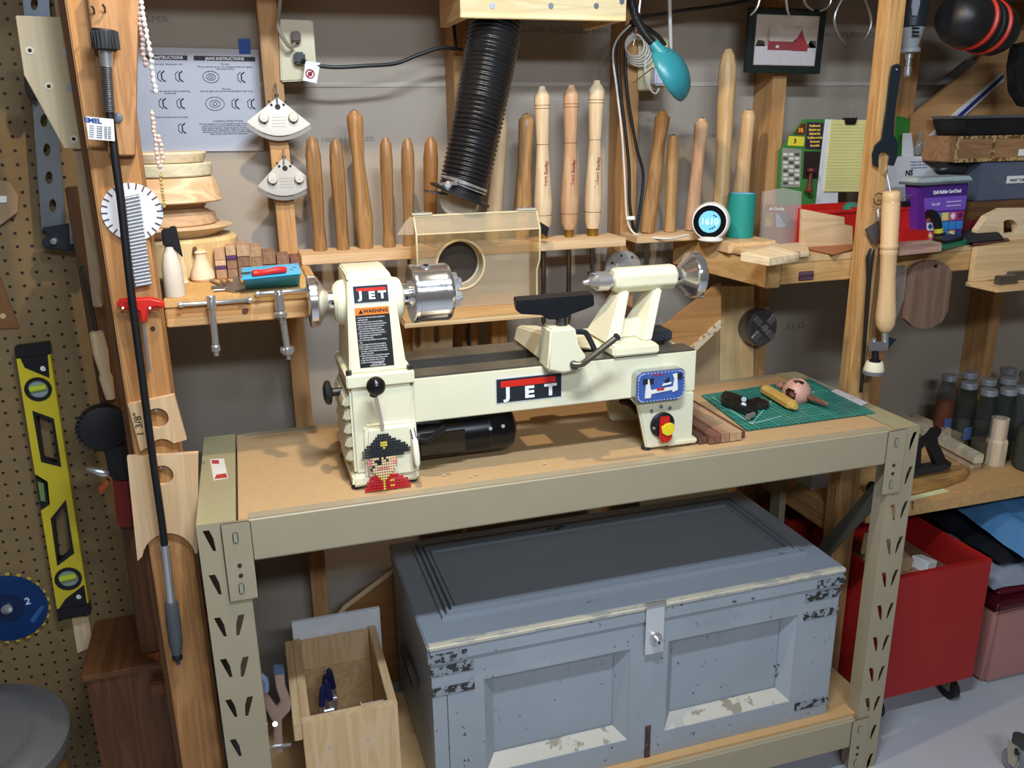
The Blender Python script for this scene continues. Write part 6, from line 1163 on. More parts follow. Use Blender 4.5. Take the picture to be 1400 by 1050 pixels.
caliper('right large bow-legged steel caliper', [[(1156, -10), (1142, 18), (1142, 35), (1149, 51), (1156, 59)], [(1180, -10), (1190, 20), (1190, 36), (1183, 52), (1173, 61)]])
# ================================================================== lamp and hanging cords
dl = T('desk_lamp', 'black gooseneck lamp with teal shell-shaped shade', 'lamp', at(920, 130, .36)); gy_ = .36
P_ = smooth_path([at(858, -30, .42), at(862, -5, .41), at(869, 22, .395), at(881, 45, .375), at(897, 64, .36)], 40); rr = [.0092+.0011*math.sin(i*1.3) for i in range(len(P_))]; MB().tube(P_, rr, 12).build('gooseneck', mat('26282A', .3, .5), dl, smooth=70)
ctr = at(913, 103, .36); k = mpp(ctr); axd = (V((.66, 0, .52))+V((0, -.62, 0))).normalized(); TEAL = mat('2A7C86', .35, 0, .03)
prof = [(40*k*math.cos(a_), 27*k*math.sin(a_)) for a_ in [i*math.pi/2/10 for i in range(11)]]; prof[-1] = (0, 27*k); inner = [(r_*.95, h_*.93) for r_, h_ in prof[::-1]]
MB().lathe([(39*k, -.002)]+prof+[], ctr, axd, 36).build('shade', TEAL, dl, smooth=60)
MB().cyl(at(893, 60, .358), at(907, 77, .345), .0115, .0165, 20).build('shade_neck', TEAL, dl); MB().tube([at(892, 93, .35), at(866, 113, .33)], .0016, 6).build('switch_rod', mat('5A4030', .5), dl)
def cable(label, pts, y, r, col, name='hanging_cable'):
    ys = y if isinstance(y, list) else [y]*len(pts); return S(name, MB().tube(smooth_path([at(*p_, yy2) for p_, yy2 in zip(pts, ys)], 8), r, 8), mat(col, .45), label, 'cable')
cable('left black cable hanging down the middle stud', [(866, 30), (852, 44), (846, 62), (847, 110), (855, 180), (860, 230), (861, 280), (868, 322)], .575, .0042, '161618')
cable('right black cable bowing out from the middle stud', [(868, 32), (858, 50), (855, 80), (858, 130), (870, 200), (879, 235), (877, 270), (870, 318)], .583, .0042, '161618')
cable('thin white cable hanging beside the black ones', [(862, 34), (845, 52), (838, 75), (843, 120), (850, 180), (854, 240), (857, 296), (866, 318), (885, 324), (915, 326), (940, 321)], [.57]*7+[.56, .52, .49, .45], .0026, 'D6D2CA')
cl_ = T('cable_coil', 'small coil of white cable hanging beside the lamp', 'cable', at(872, 85, .565))
for i in range(5): MB().tube([at(868+i*1.8+math.cos(a_)*(13+i*1.6), 62+i*2.2+math.sin(a_)*(15+i*1.2), .566+.004*i) for a_ in [j*math.pi/14 for j in range(28)]], .0022, 6, closed=True).build('loop', mat('C9C4BA', .45), cl_)
cable('thick black cable from the outlet up behind the lamp', [(909, 62), (900, 50), (886, 40), (874, 32), (862, 30)], .565, .0055, '1A1A1C'); cable('black cable running along the top of the wall', [(874, 23), (900, 20), (935, 14), (975, 9), (1010, 3), (1040, -6)], .60, .0045, '1E1E20')
q = at(861, 298, .57); S('cable_clip', B(q.x-.012, q.x+.012, .562, .568, q.z-.005, q.z+.005), WHITE, 'small white cable clip on the hanging cables', 'clip', bev=.002)
ad_ = T('power_adapter', 'white plug-in adapter with white cable below the teal lamp', 'adapter', at(902, 118, .575)); q = at(903, 105, .575); MB().box(q.x-.018, q.x+.018, .565, .594, q.z-.020, q.z+.024).build('body', mat('C2C4D0', .4), ad_, bev=.004); MB().tube(smooth_path([at(883, 68, .58), at(882, 100, .575), at(888, 120, .57), at(896, 128, .57), at(901, 121, .57)], 6), .0024, 6).build('lead', mat('D6D2CA', .45), ad_)
S('white_rod', MB().tube([at(915, -15, .50), at(917, 62, .50), at(918, 68, .50)], [.0045, .0042, .002], 8), mat('C6C2B8', .4), 'thin white rod hanging right of the lamp', 'rod'); S('steel_skewer', MB().tube([at(877, -12, .44), at(873, 20, .44), at(866, 62, .44)], [.003, .003, .001], 8), mat('B0B0B4', .3, .9), 'thin steel spike hanging beside the gooseneck', 'spike')
# ================================================================== chrome faceplates, braces low behind the lathe
def faceplate(label, c_, rpx, y, hx, metal=1):
    c = at(*c_, y); k = mpp(c); r_ = rpx*k; t = T('faceplate', label, 'faceplate', c); MB().lathe([(r_*.97, .0), (r_, .002), (r_, .010), (r_*.97, .012), (r_*.5, .013), (r_*.48, .02), (r_*.25, .021), (0, .012)], c+V((0, .012, 0)), (0, -1, 0), 40).build('disc', mat(hx, .25, metal, .04), t)
    for i in range(8): an = 2*math.pi*i/8+.2; MB().lathe([(.0035, 0), (0, .0006)], c+V((math.cos(an)*r_*.78, -.0006, math.sin(an)*r_*.78)), (0, -1, 0), 10).build('hole', BLACKM, t)
faceplate('chrome drilled faceplate hung behind the tailstock', (853, 370), 27, .575, 'D0CECA', .6); faceplate('rusty brown faceplate seen through the tailstock legs', (856, 434), 16, .575, '7A5648', .5)
db = T('diagonal_brace', 'brown plywood diagonal brace under the right shelf corner', 'brace', at(930, 490, .50)); MB().prism([at(*p_, .50) for p_ in ((892, 460), (986, 386), (986, 441), (929, 492), (892, 505))], (0, .016, 0)).build('panel', wood('B8824A', '9C6A36', 'x', .6), db)
MB().prism([at(*p_, .492) for p_ in ((927, 492), (986, 438), (987, 447), (929, 502))], (0, .008, 0)).build('worn_edge', fleck('CDBfa0', '8A7A60', .55, 60), db)
S('pale_board', MB().prism([at(*p_, .585) for p_ in ((984, 525), (1030, 520), (1031, 392), (984, 392))], (0, .014, 0)), wood('E0BE84', 'CDA566', 'z', .5), 'pale yellow board standing behind the bench right of the lathe', 'board'); S('beige_board', MB().prism([at(*p_, .592) for p_ in ((930, 530), (983, 525), (983, 440), (930, 485))], (0, .010, 0)), mat('B49A74', .7, 0, .05), 'dull beige board beside the diagonal brace', 'board')
cc = at(1042, 448, .55); k = mpp(cc); hcu = T('lathe_chuck', 'spare chrome lathe chuck hanging under the right shelf', 'chuck', cc); axc = (V((.10, -1, .05))).normalized()
MB().lathe([(20*k, -.045), (25*k, -.042), (26*k, -.01), (25*k, 0), (21*k, .003), (9*k, .004), (8*k, .010), (0, .010)], cc, axc, 36).build('body', mat('7E7E84', .26, .85, .05), hcu)
for i in range(4):
    an = math.pi/4+i*math.pi/2; u = V((math.cos(an), 0, math.sin(an))); MB().obox(cc+u*15*k+axc*.006, u, V((-u.z, 0, u.x)), axc, 7*k, 4.5*k, .005).build('jaw', mat('A4A4A8', .28, .8), hcu, bev=.001)
MB().lathe([(5*k, .0102), (5*k, .014), (0, .014)], cc, axc, 16).build('spindle_plug', mat('A8A69E', .35, .6), hcu)
MB().cyl(V((cc.x, .55, cc.z)), V((cc.x, YW, cc.z)), .008, n=10).build('peg', DSTEEL, hcu)
# ================================================================== things on the bench
def matgrid():
    m, nt, b = _new('cutting_mat_grid'); L = nt.links.new; tc = N(nt, 'ShaderNodeTexCoord'); sp = N(nt, 'ShaderNodeSeparateXYZ'); L(tc.outputs['Object'], sp.inputs[0]); o_ = []
    for ax in (0, 1):
        for s_, w_ in ((.0127, .06), (.0508, .03)):
            d = N(nt, 'ShaderNodeMath', operation='DIVIDE'); d.inputs[1].default_value = s_; L(sp.outputs[ax], d.inputs[0]); f = N(nt, 'ShaderNodeMath', operation='FRACT'); L(d.outputs[0], f.inputs[0]); l = N(nt, 'ShaderNodeMath', operation='LESS_THAN'); l.inputs[1].default_value = w_; L(f.outputs[0], l.inputs[0]); o_.append(l)
    a = o_[0]
    for x in o_[1:]: mm = N(nt, 'ShaderNodeMath', operation='MAXIMUM'); L(a.outputs[0], mm.inputs[0]); L(x.outputs[0], mm.inputs[1]); a = mm
    n = N(nt, 'ShaderNodeTexNoise'); n.inputs['Scale'].default_value = 30; L(tc.outputs['Object'], n.inputs['Vector']); m0 = N(nt, 'ShaderNodeMix', data_type='RGBA'); m0.inputs['A'].default_value = lin('0B5E54'); m0.inputs['B'].default_value = lin('12776A'); L(n.outputs['Fac'], m0.inputs['Factor'])
    m2 = N(nt, 'ShaderNodeMix', data_type='RGBA'); m2.inputs['B'].default_value = lin('7FB8A8'); L(m0.outputs['Result'], m2.inputs['A']); L(a.outputs[0], m2.inputs['Factor']); L(m2.outputs['Result'], b.inputs['Base Color']); b.inputs['Roughness'].default_value = .5; return m
MQ = [at(*p_, z=.001) for p_ in ((1021, 589), (1197, 565), (1107, 519), (959, 541))]
cm = T('cutting_mat', 'green gridded cutting mat lying on the bench right of the lathe', 'cutting mat', sum(MQ, V((0, 0, 0)))/4); MB().prism(MQ, (0, 0, .002)).build('mat_sheet', matgrid(), cm, smooth=0)
mq = lambda u, v_: MQ[0].lerp(MQ[1], u).lerp(MQ[3].lerp(MQ[2], u), v_)+V((0, 0, .0022))
for u1_, v1_ in ((.06, .9), (.25, .8), (.45, .6), (.35, .2)): 
    a_, b_ = mq(.08, .12), mq(u1_, v1_); d_ = (b_-a_).normalized(); MB().obox((a_+b_)/2, d_, d_.cross(V((0, 0, 1))), (0, 0, 1), (b_-a_).length/2, .0007, .0002).build('printed_line', mat('C4DCD0', .6, 0, 0), cm)
S('paper_strip', MB().prism([at(*p_, z=.0032 if i in (0, 3) else .0032) for i, p_ in enumerate(((1136, 535), (1144, 532), (1187, 551), (1178, 555)))], (0, 0, .0006)), fleck('DCD4D4', 'A83A48', .58, 60), 'white and red printed paper strip at the mat edge', 'paper')
xs_ = [1.003, 1.024, 1.052, 1.073, 1.103, 1.119]; wc = (('6E4E3C', '503628'), ('8C5E48', '6A4232'), ('B08462', '94684A'), ('C4A078', 'A8845C'), ('7A4636', '5A3024')); wl_ = ('dark walnut strip nearest the lathe foot', 'reddish brown wood strip second from the lathe', 'light brown wood strip in the middle', 'pale wood strip fourth from the lathe', 'dark red wood strip beside the cutting mat')
for i in range(5): S('wood_strip', B(xs_[i]+.001, xs_[i+1]-.001, .050+.012*(i > 3)+.008*(i == 0), (.25, .27, .28, .275, .285)[i], .0006, (.012, .020, .022, .021, .016)[i]), wood(*wc[i], 'y', 1), wl_[i], 'wood strip', 'hardwood strips beside the cutting mat', bev=.0008, seg=1)
t = T('hand_cutter', 'black plastic hand tool with round body lying on the cutting mat', 'hand tool', at(1015, 560, z=.003)); zz = .0036
MB().prism([at(*p_, z=zz) for p_ in ((985, 550), (990, 544), (1008, 550), (1030, 560), (1036, 568), (1024, 572), (1008, 564), (988, 556))], (0, 0, .022)).build('body', mat('1B1A1A', .35), t, bev=.004, seg=3); q = at(1036, 556, z=zz); MB().lathe([(.024, 0), (.026, .003), (.026, .012), (.02, .016), (.006, .017), (.006, .022), (0, .022)], q, (0, 0, 1), 26).build('round_cover', mat('2A201C', .35), t); MB().cyl(at(1017, 546, z=zz+.022), at(1017, 546, z=zz+.028), .006, n=12).build('knob', STEEL, t)
MB().cyl(at(1022, 570, z=.016), at(1030, 566, z=.016), .006, n=12).build('cutter_wheel', STEEL, t)
bw = T('wood_bar', 'yellow wooden faceted bar lying on the cutting mat', 'wood bar', at(1068, 552, z=.003)); a_, b_ = at(1046, 532, z=.016), at(1086, 556, z=.016); d_ = (b_-a_).normalized(); s_ = d_.cross(V((0, 0, 1)))
oct8 = lambda c_, r_: [c_+s_*r_*math.cos(math.radians(22.5+45*i))+V((0, 0, 1))*r_*.8*math.sin(math.radians(22.5+45*i)) for i in range(8)]
MB().frust(oct8(a_-d_*.004, .010), oct8(a_+d_*.004, .0155)).frust(oct8(a_+d_*.004, .0155), oct8(b_-d_*.012, .0155)).frust(oct8(b_-d_*.012, .0155), oct8(b_+d_*.006, .007)).build('bar', wood('D8AE54', 'B88C38', 'y', .8, .35), bw)
orn = T('turned_ornament', 'pink wooden hollow turned ornament with finial on the cutting mat', 'ornament', at(1090, 545, z=.003)); c = at(1089, 536, z=.026); k = mpp(c); axo = (at(1132, 553, z=.016)-c).normalized(); e1 = axo.cross(V((0, 0, 1))).normalized(); e2 = e1.cross(axo)
PNK = wood('D6A08C', 'BC8270', 'x', .6, .4); rr_ = 19*k; rings = []
sh_ = MB(); sh_.lathe([(max(rr_*math.sin(math.pi*i/18), 0) if 0 < i < 18 else 0, -rr_*math.cos(math.pi*i/18)) for i in range(19)], c, axo, 36)
bmesh.ops.delete(sh_.bm, geom=[f for f in sh_.bm.faces if max(abs((f.calc_center_median()-c).normalized().dot(u_)) for u_ in (e1, e2)) > math.cos(math.radians(31))], context='FACES')
bmesh.ops.solidify(sh_.bm, geom=sh_.bm.faces[:], thickness=.004); sh_.build('hollow_shell', PNK, orn, smooth=50)
MB().ball(c, rr_*.55, 14).build('inner_ball', wood('B87A68', '9A6252', 'x'), orn)
MB().lathe([(.008, rr_*.85), (.006, rr_+.004), (.0075, rr_+.010), (.005, rr_+.013), (.0065, rr_+.022), (.005, rr_+.026), (.006, rr_+.034), (.003, rr_+.052), (0, rr_+.056)], c, axo, 14).build('finial', wood('9A5A40', '7A4230', 'x', .8, .35), orn)
MB().lathe([(.009, rr_*.85), (.005, rr_+.004), (.0085, rr_+.009), (.0085, rr_+.018), (.006, rr_+.022)], c, -axo, 14).build('top_cap', wood('A06A54', '80503C', 'x'), orn); MB().tube(circ(at(1113, 537, z=.024), .003, 10), .0008, 5, closed=True).build('eyelet', STEEL, orn)
for i, (px, py) in enumerate(((640, 653), (648, 650), (742, 635), (1130, 585), (604, 651))): q = at(px, py, z=.0006); S('wood_chip', MB().prism([q, q+V((.008, .001, 0)), q+V((.005, .005, 0))], (0, 0, .0015)), wood('E8CFA0', 'D0AE78', 'x'), ['wood chip on the bench front left of the motor end', 'second pale chip right beside it', 'pale chip midway along the bench front', 'pale chip in front of the cutting mat', 'tiny chip near the white lever'][i], 'wood chip', 'pale chips on the bench front')
# ================================================================== lower right shelf and what stands on it
LSZ, LSY = -.33, .232
lw = T('low_shelf', 'thick chipboard shelf at the lower right beside the bench', 'shelf', (2.0, .45, LSZ-.036)); CHIP = mat('C49A64', .85, 0, .14, 80)
MB().box(1.612, 2.8, LSY, .2925, LSZ-.034, LSZ).box(1.537, 2.8, .2925, YS-.004, LSZ-.034, LSZ).build('board', CHIP, lw, bev=.0); B(1.54, 1.577, .292, YS-.01, LSZ-.075, LSZ-.0345).build('bearer', pine('y'), lw, bev=.002); B(1.60, 2.8, YS-.045, YS-.006, LSZ-.10, LSZ-.0345).build('back_bearer', pine('x'), lw)
for i, s in enumerate(('NB', 'IM')): text(s, at(1248, 688+i*6, LSY-.001), (0, 0, 1), (-1, 0, 0), .010, INK, lw, 'stamp')
zl = at(1299.5, 510, .58).z; GL = glassy('E4EAEA', .04, .86, 'jar_glass', .12)
jl = [(1299.5, 510), (1327, 506), (1326, 523), (1352, 518), (1353, 532), (1379.5, 503), (1379.5, 517), (1380, 531), (1383, 546), (1406, 508)]
jn = ['jar with rusty orange contents at the left end of the row', 'jar at the back, second from the left', 'jar with blue label in front of the left pair', 'third jar in the back row of jars', 'jar just behind the tall octagonal block', 'rearmost jar at the right picture edge', 'second jar from the back at the right edge', 'third jar from the back at the right edge', 'jar right behind the dark dusty jar', 'jar cut off by the right picture border']
H = zl-LSZ
for i, (px, py) in enumerate(jl):
    q = at(px, py, z=zl); q = V((q.x, min(max(q.y, .395), .565), LSZ+.0006)); q.x = at(px, py, q.y).x+(.04 if i == 8 else 0); t = T('glass_jar', jn[i], 'jar', q, 'lidded glass jars on the lower right shelf')
    r_ = .0295; MB().lathe([(r_*.85, 0), (r_, .006), (r_, H*.66), (r_*.93, H*.76), (r_*.72, H*.86), (r_*.72, H-.018)], q, (0, 0, 1), 22).build('glass', GL, t, smooth=50); MB().lathe([(r_*.76, H-.018), (r_*.80, H-.017), (r_*.80, H-.003), (r_*.72, H), (0, H)], q, (0, 0, 1), 22).build('metal_lid', mat('A8ACB0', .32, .55, .06), t)
    if i in (0, 3, 4): MB().lathe([(r_*.82, .004), (r_*.95, .010), (r_*.95, H*(.62 if i == 0 else .3)), (0, H*(.66 if i == 0 else .32))], q, (0, 0, 1), 18).build('contents', mat('9C4A24' if i == 0 else '6E5A40', .7, 0, .2, 160), t)
    if i in (0, 2): MB().obox(q+V((-.012, -r_-.0005, H*.33)), (1, 0, 0), (0, 1, 0), (0, 0, 1), .014, .0006, .02).build('paper_label', mat('5C6E9A', .6, 0, .3, 200), t)
q = at(1412, 640, z=LSZ+.0006); t = T('glass_jar', 'large dark dusty jar at the right picture edge', 'jar', q); MB().lathe([(.048, 0), (.056, .006), (.057, .10), (.050, .125), (.036, .14), (.036, .155)], q, (0, 0, 1), 26).build('glass', glassy('AEB8A8', .15, .6, 'dusty_glass', .3), t); MB().lathe([(.05, .004), (.053, .01), (.053, .09), (0, .092)], q, (0, 0, 1), 22).build('contents', mat('4E5448', .8, 0, .2), t)
def tall(px, py, h1, r1, h2, r2, label, n1=8, mt=None):
    q = at(px, py, z=LSZ+.0006); t = T('wood_blank', label, 'wood blank', q); m_ = mt or wood('DDC8A8', 'BFA482', 'z', .7)
    if h1: MB().lathe([(r1, 0), (r1, h1*.9), (r1*.86, h1)], q, (0, 0, 1), n1, up=(1, .4, 0)).build('octagon_base', m_, t, bev=.001, smooth=20)
    MB().lathe([(r2, h1+.0005), (r2, h1+h2), (r2*.72, h1+h2), (r2*.70, h1+h2-.01), (0, h1+h2-.01)] if h1 else [(r2, 0), (r2, h2), (0, h2)], q, (0, 0, 1), 24).build('round_top', m_, t)
tall(1358, 634, .082, .031, .062, .024, 'tall octagonal wood blank with a round top'); tall(1337, 612, 0, 0, .082, .021, 'short brown wooden cylinder left of the octagonal blank', mt=wood('CDA884', 'AE8660', 'z')); tall(1314, 600, 0, 0, .062, .018, 'small pale wooden cylinder behind the long bars')
def barp(label, a, b, w_, h_, z, mt, name='wood_bar'):
    A_, B_ = at(*a, z=z), at(*b, z=z); d = B_-A_; d.z = 0; d.normalize(); s_ = d.cross(V((0, 0, 1))); return S(name, MB().obox((A_+B_)/2+V((0, 0, h_/2)), d, s_, (0, 0, 1), (B_-A_).length/2, w_/2, h_/2), mt, label, 'wood bar', 'pale wooden bars on the lower right shelf', bev=.002)
barp('lowest pale bar lying on the lower right shelf', (1218, 578), (1334, 641), .036, .026, LSZ+.0008, wood('D8C6A4', 'BEA684', 'x')); barp('upper squared bar with white end on the pale pile', (1222, 572), (1338, 634), .030, .028, LSZ+.0275, wood('E0D2B4', 'C6B08C', 'x'))
A_, B_ = at(1262, 577, z=LSZ+.048), at(1330, 607, z=LSZ+.048); A_.y += .035; B_.y += .035; S('wood_bar', MB().cyl(A_, B_, .018, n=8), wood('D2B088', 'B48E66', 'x'), 'faceted brown bar behind the squared bars', 'wood bar', 'pale wooden bars on the lower right shelf')
# saw-handled push plane
sv = T('push_block', 'black saw handle mounted on a boat-shaped wooden sole', 'push block', at(1285, 665, z=LSZ)); yq = at(1285, 668, z=LSZ+.001).y+.012
so = [at(*p_, z=LSZ+.001) for p_ in ((1225, 679), (1250, 677), (1290, 668), (1318, 658), (1326, 648), (1312, 645), (1280, 648), (1225, 662))]; MB().prism(so, (0, 0, .024)).build('wooden_sole', wood('C49250', '9A6A32', 'x'), sv, bev=.004)
MB().prism([at(*p_, yq+.015) for p_ in ((1235, 655), (1300, 641), (1295, 635), (1258, 641), (1235, 646))], (0, .030, 0)).build('rasp_bed', mat('2A2A2C', .7, 0, .3, 300), sv)
MB().holed([at(*p_, yq+.018) for p_ in ((1244, 648), (1246, 612), (1256, 603), (1266, 601), (1273, 596), (1279, 588), (1288, 586), (1287, 592), (1282, 599), (1283, 606), (1287, 614), (1293, 627), (1301, 633), (1300, 638), (1282, 642))], [[at(*p_, yq+.018) for p_ in ((1259, 640), (1260, 614), (1266, 608), (1272, 614), (1281, 637))]], (0, .020, 0)).build('handle', mat('19191B', .42), sv, smooth=0)
S('sticky_note', MB().prism([at(*p_, z=LSZ+.0008) for p_ in ((1240, 680), (1289, 668), (1298, 672), (1242, 685))], (0, 0, .0006)), mat('D6DCA8', .7), 'pale yellow paper slip on the lower right shelf edge', 'paper'); S('yellow_cup', MB().lathe([(.020, 0), (.026, .004), (.028, .05), (.026, .052), (0, .05)], at(1180, 672, z=LSZ+.0008)+V((0, .06, 0)), (0, 0, 1), 18), mat('D8B81E', .45), 'yellow plastic cup under the bench end', 'cup')
q = at(1121, 668, z=LSZ+.0008); S('white_carton', B(q.x-.03, q.x+.03, q.y, q.y+.10, LSZ+.0008, LSZ+.055), mat('C8D2E2', .5), 'small white carton on the lower shelf seen under the bench', 'carton', bev=.001)
S('black_plug', MB().ball(at(1192, 668, z=LSZ+.02), .018, 10, (.8, 1, 1.2)), mat('1A1A1C', .5), 'black knob beside the yellow cup', 'knob')
# ================================================================== red rolling bin
RX0, RX1, RYA, RYB, RZ0, RZ1 = 1.612, 1.950, .130, .440, -.845, -.475
rbn = T('rolling_bin', 'bright red painted wooden bin on casters at lower right', 'bin', ((RX0+RX1)/2, .28, ZF)); RPT = fleck('A81A18', 'C9A9A0', .76, 20, .5)
B(RX0, RX1, RYA, RYA+.014, RZ0, RZ1).build('front_panel', RPT, rbn, bev=.002); B(RX0, RX1, RYB-.014, RYB, RZ0, RZ1).build('back_panel', RPT, rbn, bev=.002)
for x in (RX0, RX1-.014): B(x, x+.014, RYA+.0142, RYB-.0142, RZ0, RZ1-.0005).build('side_panel', RPT, rbn, bev=.002)
B(RX0+.0142, RX1-.0142, RYA+.0142, RYB-.0142, RZ0, RZ0+.012).build('bottom_panel', RPT, rbn)
for x in (RX0+.04, RX1-.045):
    for y in (RYA+.03, RYB-.045):
        cst = MB().box(x-.018, x+.018, y-.018, y+.018, RZ0-.006, RZ0-.0005).box(x-.014, x-.011, y-.012, y+.012, RZ0-.045, RZ0-.006).box(x+.011, x+.014, y-.012, y+.012, RZ0-.045, RZ0-.006).build('caster', mat('9A9078', .4, .6), rbn); MB().cyl((x-.009, y, ZF+.031), (x+.009, y, ZF+.031), .0305, n=20).build('caster_wheel', BLACK, cst)
for i, (px, py, a_, w_, h_) in enumerate(((1178, 748, .5, .05, .03), (1208, 762, -.2, .09, .02), (1262, 772, .3, .03, .02), (1230, 778, .1, .12, .008))):
    q = at(px, py, .26); q.x = min(max(q.x, RX0+.07), RX1-.09); M = Matrix.Translation(q)@Matrix.Rotation(a_, 4, 'Z')@Matrix.Rotation(.25, 4, 'Y'); S('scrap_block', MB().box(-w_*.8, w_*.8, -.025, .025, -h_, h_, M), wood('C8A078', 'A47E56', 'x') if i != 2 else WHITE, ['brown scrap block at the left inside the red bin', 'wide brown scrap in the red bin', 'white block end in the red bin', 'flat brown board in the red bin'][i], 'scrap', 'scrap pieces in the red bin', bev=.002)
S('scrap_pile', MB().hexa([V((x, y, z)) for x in (RX0+.02, RX1-.02) for y in (RYA+.02, RYB-.02) for z in (RZ0+.013, at(1210, 780, .26).z-.02)]), wood('8A6A4A', '5E4630', 'x'), 'heap of brown scrap boards filling the red bin', 'scrap')
b5 = T('red_crate', 'dark red crate far back under the lower shelf', 'crate', (1.72, .5, ZF)); MB().box(1.545, 2.0, .465, .478, ZF+.001, -.46).box(1.545, 2.0, .59, .602, ZF+.001, -.46).box(1.545, 1.558, .479, .589, ZF+.001, -.46).box(1.987, 2.0, .479, .589, ZF+.001, -.46).build('walls', mat('8A1614', .5, 0, .05), b5)
# ================================================================== tote with cloths
TX0, TX1, TY0, TY1 = 2.02, 2.48, .15, .50; tzl = -.66
to = T('storage_tote', 'clear storage tote with pink contents and maroon lid', 'tote', (2.25, .3, ZF)); MB().frust([V((TX0+.02, TY0+.02, ZF+.001)), V((TX1-.02, TY0+.02, ZF+.001)), V((TX1-.02, TY1-.02, ZF+.001)), V((TX0+.02, TY1-.02, ZF+.001))], [V((TX0, TY0, tzl)), V((TX1, TY0, tzl)), V((TX1, TY1, tzl)), V((TX0, TY1, tzl))]).build('body', mat('B88078', .25, 0, .06, 4), to, bev=.012, seg=3)
MB().box(TX0-.012, TX1+.012, TY0-.012, TY1+.012, tzl+.001, tzl+.03).build('lid_rim', mat('4A1018', .25), to, bev=.008, seg=3); MB().box(TX0+.012, TX1-.012, TY0+.012, TY1-.012, tzl+.0305, tzl+.052).build('lid', mat('521420', .2), to, bev=.010, seg=3)
def cloth(name, label, x0, x1, y0, y1, z0, hx, amp, seed, slope=0, th=.018):
    n = 22; bm = bmesh.new(); g = []
    from mathutils import noise
    for i in range(n+1):
        row = []
        for j in range(n+1):
            u, v_ = i/n, j/n; e = min(u, 1-u, v_, 1-v_); e = min(1, e*7)**.5
            h = amp*noise.noise(V((u*3.1+seed, v_*3.1, seed)))+amp*.5*noise.noise(V((u*8+seed, v_*6, 2)))
            row.append(bm.verts.new(V((x0+(x1-x0)*u+.01*noise.noise(V((v_*5, seed, 0))), y0+(y1-y0)*v_+.012*noise.noise(V((u*5, 0, seed))), z0+slope*v_+e*(th+amp*.4+h)))))
        g.append(row)
    for i in range(n):
        for j in range(n): bm.faces.new((g[i][j], g[i+1][j], g[i+1][j+1], g[i][j+1]))
    bmesh.ops.solidify(bm, geom=bm.faces[:], thickness=.004); mb = MB(); mb.bm.free(); mb.bm = bm
    S(name, mb, mat(hx, .85, 0, .05, 8), label, 'cloth', 'cloths heaped on the tote', smooth=60)
cloth('folded_cloth', 'white cloth at the bottom of the heap on the tote', TX0+.0, TX1-.02, TY0+.02, TY1-.06, tzl+.056, 'B4BCCC', .02, 3.1, .02, .03); cloth('folded_cloth', 'black cloth between the blue and white cloths', TX0+.04, TX1-.01, TY0+.05, TY1, tzl+.115, '1E2028', .02, 7.7, .02, .02); cloth('folded_cloth', 'bright blue cloth on top of the tote heap', TX0+.06, TX1, TY0-.01, TY1+.0, tzl+.150, '6FAEE2', .03, 5.3, .06, .035)
q = at(1388, 1056, z=ZF+.001); ct = T('caster_wheel', 'grey caster wheel of a cart at the bottom right corner', 'caster', q); r_ = .034; k = mpp(q); MB().cyl(q+V((-.012, 0, r_)), q+V((.012, .004, r_)), r_, n=28).build('wheel', mat('7C8088', .5), ct, bev=.004); MB().cyl(q+V((-.014, 0, r_)), q+V((.014, .004, r_)), r_*.4, n=18).build('hub', mat('A8A8A0', .4), ct)
for sx_ in (-.018, .016): MB().prism([q+V((sx_, y, z)) for y, z in ((-.010, r_-.008), (.010, r_-.008), (.024, .085), (-.012, .085))], (.003, 0, 0)).build('fork', mat('BCB8A0', .35, .5), ct)
MB().cyl(q+V((0, .006, .085)), q+V((0, .006, .105)), .016, n=16).build('swivel', mat('3A3A3C', .4), ct); MB().lathe([(.006, 0), (.004, .015), (0, .016)], q+V((-.02, -.01, .070)), (-.3, 0, 1), 10).build('brake_knob', BLACK, ct)
# ================================================================== wooden clamp box on the lower bench shelf
BZ0, BZ1 = -.7515, -.50; P4 = {'x0': .142, 'x1': .338, 'y0': .078, 'y1': .385}; cbx = T('clamp_box', 'open pine box with clamps standing on the lower bench shelf', 'box', (.24, .23, BZ0)); PN = wood('E2BE8E', 'CEA26C', 'z', .8); PNY = wood('D8B482', 'C29662', 'y', .8)
x0, x1, y0, y1 = P4.values()
B(x0, x1, y0, y0+.018, BZ0, BZ1).build('front_panel', PN, cbx, bev=.0015); B(x0+.019, x1-.019, y1-.018, y1, BZ0, BZ1-.004).build('back_panel', PN, cbx, bev=.0015)
for xx in (x0, x1-.018): B(xx, xx+.018, y0+.0182, y1, BZ0, BZ1).build('side_panel', PNY, cbx, bev=.0015)
B(x0+.019, x1-.019, y0+.019, y1-.019, BZ0, BZ0+.012).build('bottom', PNY, cbx); B(x0+.019, x1-.019, y1-.026, y1-.0185, BZ0+.012, BZ1-.075).build('inner_cleat', PNY, cbx); B(x0-.017, x0-.0005, y0+.004, y1, BZ1-.045, BZ1-.002).build('side_cleat', PNY, cbx, bev=.0015)
for px, py in ((452, 1021), (504, 1010)): MB().lathe([(.004, 0), (.003, .002), (0, .002)], at(px, py, y0), (0, -1, 0), 10).build('screw', STEEL, cbx)
B(x1-.070, x1-.068, y0+.019, y0+.075, BZ0+.013, BZ1-.035).build('card_divider', mat('C9BCA4', .8), cbx); B(x1-.0675, x1-.019, y0+.072, y0+.074, BZ0+.013, BZ1-.04).build('card_divider', mat('CFC4AE', .8), cbx)
